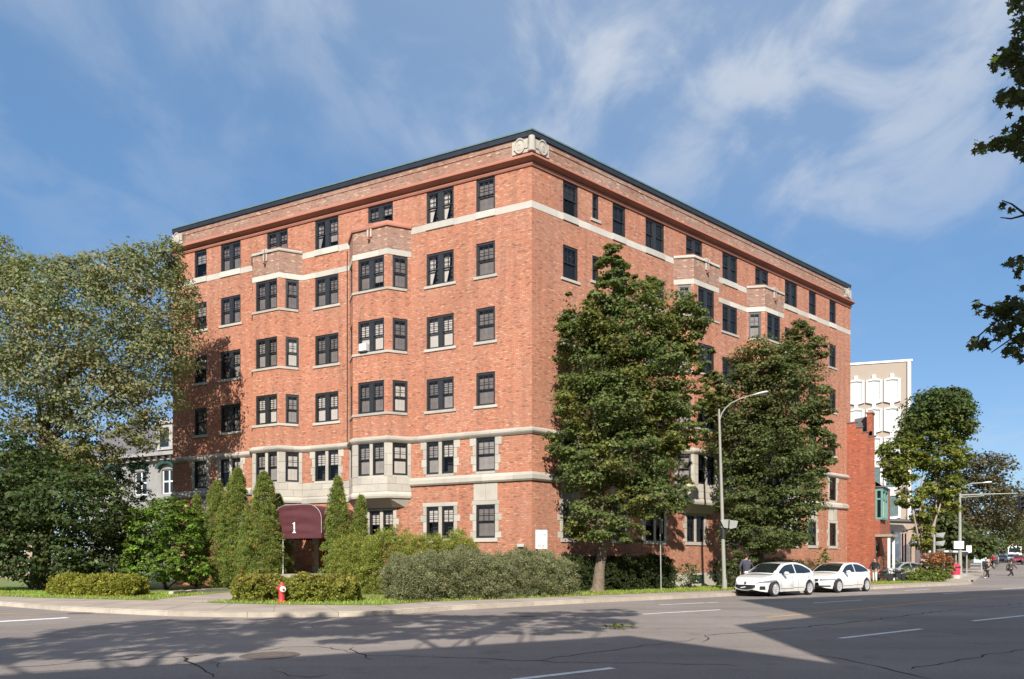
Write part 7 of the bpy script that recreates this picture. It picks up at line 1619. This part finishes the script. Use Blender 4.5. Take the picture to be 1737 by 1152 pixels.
# signal head box on the same pole
o = thing('traffic_signal', 'grey street signal box seen from behind on the lamp post above the first car', 'traffic light')
bp_ = W3(1229, 890, YL); mb = MB()
Yb = YL - .12
pts = [(1222, 882), (1233, 881), (1252, 884), (1249, 895), (1240, 897), (1228, 895)]
for d_ in (0,): 
    vs = [W3(x, y, Yb - .1) for x, y in pts] + [W3(x, y, Yb + .25) for x, y in pts]; n = len(pts); mb.mesh(vs, [tuple(range(n)), tuple(reversed(range(n, 2 * n)))] + [(i, n + i, n + (i + 1) % n, (i + 1) % n) for i in range(n)])
mb.build('housing', flat('grey signal housing', (.30, .31, .29), .5, var=.15), o)
mb = MB(); mb.tube([W3(1237, 882.5, Yb - .13), W3(1236, 896, Yb - .13)], .035, 6); mb.tube([W3(1229, 888, Yb), W3(1229, 888, Yb + .3)], .05, 6); mb.build('bracket', M['darkmetal'], o)
mb = MB(); mb.tube([W3(1226.5, 895, YL), W3(1227, 914, YL)], .13, 12); mb.build('mounting_band', M['darkmetal'], o)
# thin sign post left of it
o = thing('sign_post', 'thin metal sign post on the lawn right of the first maple', 'sign post'); P0 = Vector((*G(1121.5, 1003, .13), .1))
mb = MB(); mb.tube([P0, W3(1120, 902, P0.y)], .028, 8); mb.build('post', M['metal'], o)
q = W3(1120.3, 893, P0.y); mb = MB(); mb.box(-.012, .012, -.3, .1, -.35, .35, mat=Matrix.Translation(q) @ Matrix.Rotation(R(5), 4, 'Z')); mb.build('sign_panel', M['metal'], o)

# fire hydrant
hx, hy = G(478, 1022, .13); o = thing('fire_hydrant', 'red fire hydrant with a white capped nozzle in front of the low hedge', 'fire hydrant', (hx, hy, .12))
mb = MB(); mb.lathe([(.13, 0), (.15, .01), (.15, .05), (.115, .07), (.105, .10), (.10, .44), (.125, .455), (.125, .49), (.105, .505), (.11, .56), (.095, .62), (.06, .665), (.03, .68)], 20); mb.build('barrel', M['red'], o, smooth=35)
mb = MB(); mb.lathe([(.17, 0), (.17, .02), (.15, .03)], 8); mb.build('base_flange', M['red'], o)
for k in range(8): a = 2 * math.pi * k / 8; mb = MB(); mb.tube([(.155 * math.cos(a), .155 * math.sin(a), .015), (.155 * math.cos(a), .155 * math.sin(a), .05)], .014, 6); mb.build('bolt', M['red'], o)
dirn = Vector((.55, -.83, 0)).normalized(); m_ = Matrix.Translation((0, 0, .47)) @ dirn.to_track_quat('Z', 'Y').to_matrix().to_4x4()
mb = MB(); mb.lathe([(.075, .06), (.075, .12), (.105, .125), (.105, .17), (.09, .19), (.04, .195)], 18, mat=m_); nz_ = mb.build('nozzle', M['white'], o, smooth=35)
mb = MB(); mb.lathe([(.04, .19), (.04, .225), (.0, .225)], 6, mat=m_); mb.build('nozzle_nut', M['red'], nz_)
m_ = Matrix.Translation((0, 0, .5)) @ Vector((-.9, -.3, 0)).to_track_quat('Z', 'Y').to_matrix().to_4x4(); mb = MB(); mb.lathe([(.05, .06), (.05, .13), (.06, .135), (.06, .17), (.025, .18)], 14, mat=m_); mb.build('side_outlet', M['red'], o, smooth=35)
mb = MB(); mb.lathe([(.035, .675), (.035, .72), (.0, .725)], 6); mb.build('operating_nut', M['orange'], o)

# rental sign board by the corner
sgY = 29.3; o = thing('rental_sign', 'white rental notice board on posts behind the hedge at the corner', 'sign')
a, b_ = W3(908.5, 899, sgY), W3(928, 931, sgY + .15); rz_ = math.atan2(b_.y - a.y, b_.x - a.x); wsg = (b_.xy - a.xy).length; hsg = a.z - b_.z
m_ = Matrix.Translation((a.x, a.y, b_.z)) @ Matrix.Rotation(rz_, 4, 'Z')
mb = MB(); mb.box(0, wsg, 0, .03, 0, hsg, mat=m_); mb.build('board', M['white'], o)
mb = MB(); mb.box(-.02, 0, -.01, .04, -.02, hsg + .02, mat=m_); mb.box(wsg, wsg + .02, -.01, .04, -.02, hsg + .02, mat=m_); mb.box(0, wsg, -.01, .04, hsg, hsg + .02, mat=m_); mb.build('frame', M['metal'], o)
for x_ in (.08, wsg - .08): mb = MB(); mb.box(x_ - .03, x_ + .03, .035, .09, .13 - b_.z, .3, mat=m_); mb.build('post', M['darkmetal'], o)
def text_mesh(s, size, mat, parent, mtx, name='lettering', ext=.003):
    cu = bpy.data.curves.new(name, 'FONT'); cu.body = s; cu.size = size; cu.align_x = 'CENTER'; cu.extrude = ext; cu.resolution_u = 3
    t_ = bpy.data.objects.new('t', cu); COL.objects.link(t_); dg = bpy.context.evaluated_depsgraph_get(); dg.update(); me = bpy.data.meshes.new_from_object(t_.evaluated_get(dg)); bpy.data.objects.remove(t_); me.materials.clear(); me.materials.append(mat)
    ob = link(name, me, parent); ob.matrix_local = mtx; return ob
inkd = flat('faded print', (.16, .14, .2), .8); inkl = flat('pale print', (.50, .50, .50), .8)
text_mesh('À LOUER', .118, inkd, o, m_ @ Matrix.Translation((wsg / 2, -.004, hsg * .70)) @ Matrix.Rotation(R(90), 4, 'X'))
for f, n_, ik, hh in ((.89, 7, inkl, .03), (.50, 6, inkl, .04), (.31, 5, inkl, .035), (.12, 8, inkd, .06)):      # print too small to read in the photograph: rows of marks
    for i in range(n_):
        x_ = wsg * (.12 + .76 * (i + .1) / n_); mb = MB(); mb.box(x_, x_ + wsg * .76 / n_ * (.55 + .25 * ((i * 7) % 3) / 2), -.004, 0, hsg * f, hsg * f + hh * (.8 + .2 * (i % 2)), mat=m_); mb.build('print_mark', ik, o)

# globe lamps by the canopy
for px, Y, py, lab in ((1503.5, 60, 921, 'white globe lamp on a dark post in front of the white canopy'), (1545, 63, 922, 'white globe lamp on a red brown post, left one of the close pair'), (1553.5, 61, 922, 'white globe lamp on a red brown post, right one of the close pair')):
    p = W3(px, py, Y); o = thing('globe_lamp', lab, 'lamp', (p.x, Y, 0), 0, 'globe lamps by the canopy'); mb = MB(); mb.ell((0, 0, p.z), (.2, .2, .2), 16, 10); mb.build('globe', M['white'], o, smooth=60)
    mb = MB(); mb.tube([(0, 0, 0), (0, 0, p.z - .19)], .05, 8); mb.lathe([(.12, p.z - .26), (.12, p.z - .18), (.08, p.z - .18)], 10); mb.build('post', M['darkmetal'] if px < 1520 else flat('red brown post paint', (.20, .05, .035), .6), o)
o = thing('gallery_frame', 'red brown timber arch frame beside the white canopy', 'frame'); rb = flat('red brown timber', (.20, .055, .035), .6)
for px in (1531, 1536, 1563): mb = MB(); p = W3(px, 960, 64); mb.tube([(p.x, 64, .1), (p.x, 64, zpx(905, 64))], .07, 6); mb.build('post', rb, o)
mb = MB(); q = [W3(1531 + 32 * i / 8, 903 - 5 * math.sin(math.pi * i / 8), 64) for i in range(9)]; mb.tube(q, .06, 6); mb.build('top_rail', rb, o)

# bus shelter
sx, sy = W3(1602, 980, 60.5).xy; ex, ey = W3(1640, 980, 65).xy
SF = Fr(Vector((sx, sy)), Vector((ex - sx, ey - sy))); SL = math.hypot(ex - sx, ey - sy)
if SF.n.y > 0: SF = Fr(Vector((ex, ey)), Vector((sx - ex, sy - ey)))
o = thing('bus_shelter', 'glass bus shelter with a flat white roof by the far kerb', 'bus shelter'); m_ = SF.mat()
fw_ = flat('pale shelter frame', (.55, .56, .55), .4, metal=.3)
mb = MB(); mb.box(-.2, SL + .2, -1.5, .25, 2.45, 2.62, mat=m_); mb.build('roof', M['white'], o)
for a in (0, SL / 2, SL):
    for d_ in (0, -1.3): mb = MB(); mb.box(a - .04, a + .04, d_ - .04, d_ + .04, .12, 2.45, mat=m_); mb.build('post', fw_, o)
for a, c in ((.06, SL / 2 - .06), (SL / 2 + .06, SL - .06)): mb = MB(); mb.box(a, c, -1.31, -1.29, .3, 2.3, mat=m_); mb.build('glass_panel', M['glass'], o)
for a in (0, SL): mb = MB(); mb.box(a - .01, a + .01, -1.2, -.08, .3, 2.3, mat=m_); mb.build('glass_panel', M['glass'], o)
mb = MB(); mb.box(.4, SL - .4, -1.1, -.7, .5, .56, mat=m_); mb.build('bench', rb, o)
mb = MB(); mb.box(.1, SL / 2 - .1, .0, .06, .12, .5, mat=m_); mb.box(.1, SL - .1, -.03, .03, .35, .42, mat=m_); mb.build('lower_rail', fw_, o)
# red and grey bin and billboard column
p = W3(1621, 976, 58.5); o = thing('litter_bin', 'red litter bin with grey base standing beside the lamp pole', 'bin', (p.x, 58.5, .12)); mb = MB(); mb.lathe([(.30, .35), (.34, .4), (.36, 1.1), (.28, 1.28), (.1, 1.34)], 14); mb.build('drum', redc, o, smooth=40); mb = MB(); mb.lathe([(.3, 0), (.34, .05), (.32, .36), (.2, .37)], 14); mb.build('base', M['concrete'], o); mb = MB(); mb.box(-.2, .2, -.37, -.3, .95, 1.08); mb.build('slot', M['plastic'], o)

# signal pole with lamp arm and mast arm
YM = 60.0; o = thing('mast_arm_pole', 'tall pale pole with curved lamp arm and long signal mast arm by the bus shelter', 'street lamp'); b_ = W3(1628.5, 977, YM); b_.z = .1
mb = MB(); mb.tube([b_, W3(1628, 827, YM)], [.17, .09], 10); mb.tube([b_, b_ + Vector((0, 0, .6))], .22, 10); mb.build('pole', pal, o, smooth=50)
mb = MB(); mb.tube([W3(x, y, YM) for x, y in ((1628.5, 838), (1632, 829), (1639, 823), (1650, 820), (1668, 819))], .05, 8); mb.build('lamp_arm', pal, o, smooth=60); cobra(W3(1666, 819, YM), W3(1682, 818, YM), o, M['white'])
mb = MB(); mb.tube([W3(1629, 840, YM), W3(1670, 838.5, YM), W3(1724, 837, YM)], [.08, .06, .04], 8); mb.tube([W3(1629, 844, YM), W3(1669, 841, YM)], .04, 6); mb.build('mast_arm', pal, o, smooth=60)
for (x0, y0, x1, y1, dd) in ((1618, 918, 1635, 931, -.25), (1639, 925.5, 1648, 937, .1)):
    a, c = W3(x0, y0, YM + dd), W3(x1, y1, YM + dd); mb = MB(); mb.box(a.x, c.x, YM + dd - .02, YM + dd + .02, c.z, a.z); sg = mb.build('sign_panel', M['white'], o)
mb = MB(); mb.box(W3(1631, 0, YM).x, W3(1642, 0, YM).x, YM - .03, YM + .03, zpx(942, YM), zpx(936, YM)); mb.build('arrow_sign', M['darkmetal'], o)
def signal(label, px0, py0, px1, py1, Y, away=True):
    o = thing('traffic_light', label, 'traffic light'); a, c = W3(px0, py0, Y), W3(px1, py1, Y); mb = MB(); mb.box(a.x, c.x, Y - .12, Y + .12, c.z, a.z); mb.box(a.x - .06, c.x + .06, Y + .0, Y + .02, c.z - .06, a.z + .06); hs_ = mb.build('housing', M['plastic'], o)
    for i in range(3):
        z = a.z + (c.z - a.z) * (i + .5) / 3; mb = MB(); mb.lathe([(.12, 0), (.13, .14), (.11, .14), (.1, .0)], 12, mat=Matrix.Translation(((a.x + c.x) / 2, Y - .12, z)) @ Matrix.Rotation(R(90), 4, 'X')); mb.build('visor', M['plastic'], o)
    return o
signal('dark traffic light hanging from the mast arm at the right edge of the street', 1728, 842, 1735.5, 866, YM)
o2 = thing('signal_pole', 'grey pole carrying signs in front of the multi stemmed tree', 'pole'); YP = 56.0
mb = MB(); b_ = W3(1584.5, 975, YP); b_.z = .1; mb.tube([b_, W3(1584.5, 905, YP)], .10, 10); mb.build('pole', pal, o2)
for yy in (903, 917, 930):
    mb = MB(); q = [W3(1588, yy + 2, YP - .1), W3(1604, yy, YP - .3), W3(1600, yy + 9, YP - .3), W3(1588, yy + 8, YP - .1)]; q2_ = [v + Vector((0, .25, 0)) for v in q]; mb.mesh(q + q2_, [(0, 1, 2, 3), (7, 6, 5, 4), (0, 4, 5, 1), (1, 5, 6, 2), (2, 6, 7, 3), (3, 7, 4, 0)]); mb.build('signal_hood', M['darkmetal'] if yy == 930 else flat('grey signal hood', (.2, .22, .22), .5), o2)
o3 = thing('street_lamp', 'pale lamp head poking out of the multi stemmed tree', 'street lamp'); mb = MB(); mb.tube([W3(1581, 905, YP + 2), W3(1581, 876, YP + 2), W3(1586, 869, YP + 2), W3(1594, 868, YP + 2)], .05, 8); mb.tube([Vector((W3(1581, 0, YP + 2).x, YP + 2, .1)), W3(1581, 905, YP + 2)], .08, 8); mb.build('pole', pal, o3); cobra(W3(1592, 868.5, YP + 2), W3(1606, 867, YP + 2), o3, M['white'])
# distant street lamp head and a billboard sheet near the people
o = thing('info_panel', 'pale blue white street poster panel on the far sidewalk', 'sign'); p = W3(1664, 950, 82); mb = MB(); mb.box(-.9, .9, -.05, .05, 1.0, 2.7, mat=Matrix.Translation((p.x, 82, hgt(p.x, 82)))); mb.build('panel', flat('pale blue print', (.5, .62, .64), .5), o); mb = MB(); mb.box(-.06, .06, -.05, .05, 0, 1.0, mat=Matrix.Translation((p.x, 82, hgt(p.x, 82)))); mb.build('leg', M['metal'], o)
# low stone edge along the entrance path
o = thing('path_edging', 'low stone edging along the lawn beside the entrance path', 'edging'); A_ = [Vector(G(x, y, .14)) for x, y in ((290, 1009), (330, 1005), (385, 1001.5))]
for a, b_ in zip(A_[:-1], A_[1:]):
    n = 4
    for i in range(n):
        p0, p1 = a.lerp(b_, i / n), a.lerp(b_, (i + .94) / n); mb = MB(); d = (p1 - p0); m_ = Matrix.Translation((p0.x, p0.y, .1)) @ Matrix.Rotation(math.atan2(d.y, d.x), 4, 'Z'); mb.box(0, d.length, -.1, .1, 0, .17 + random.uniform(-.02, .02), mat=m_); mb.build('edging_stone', M['stone'], o)
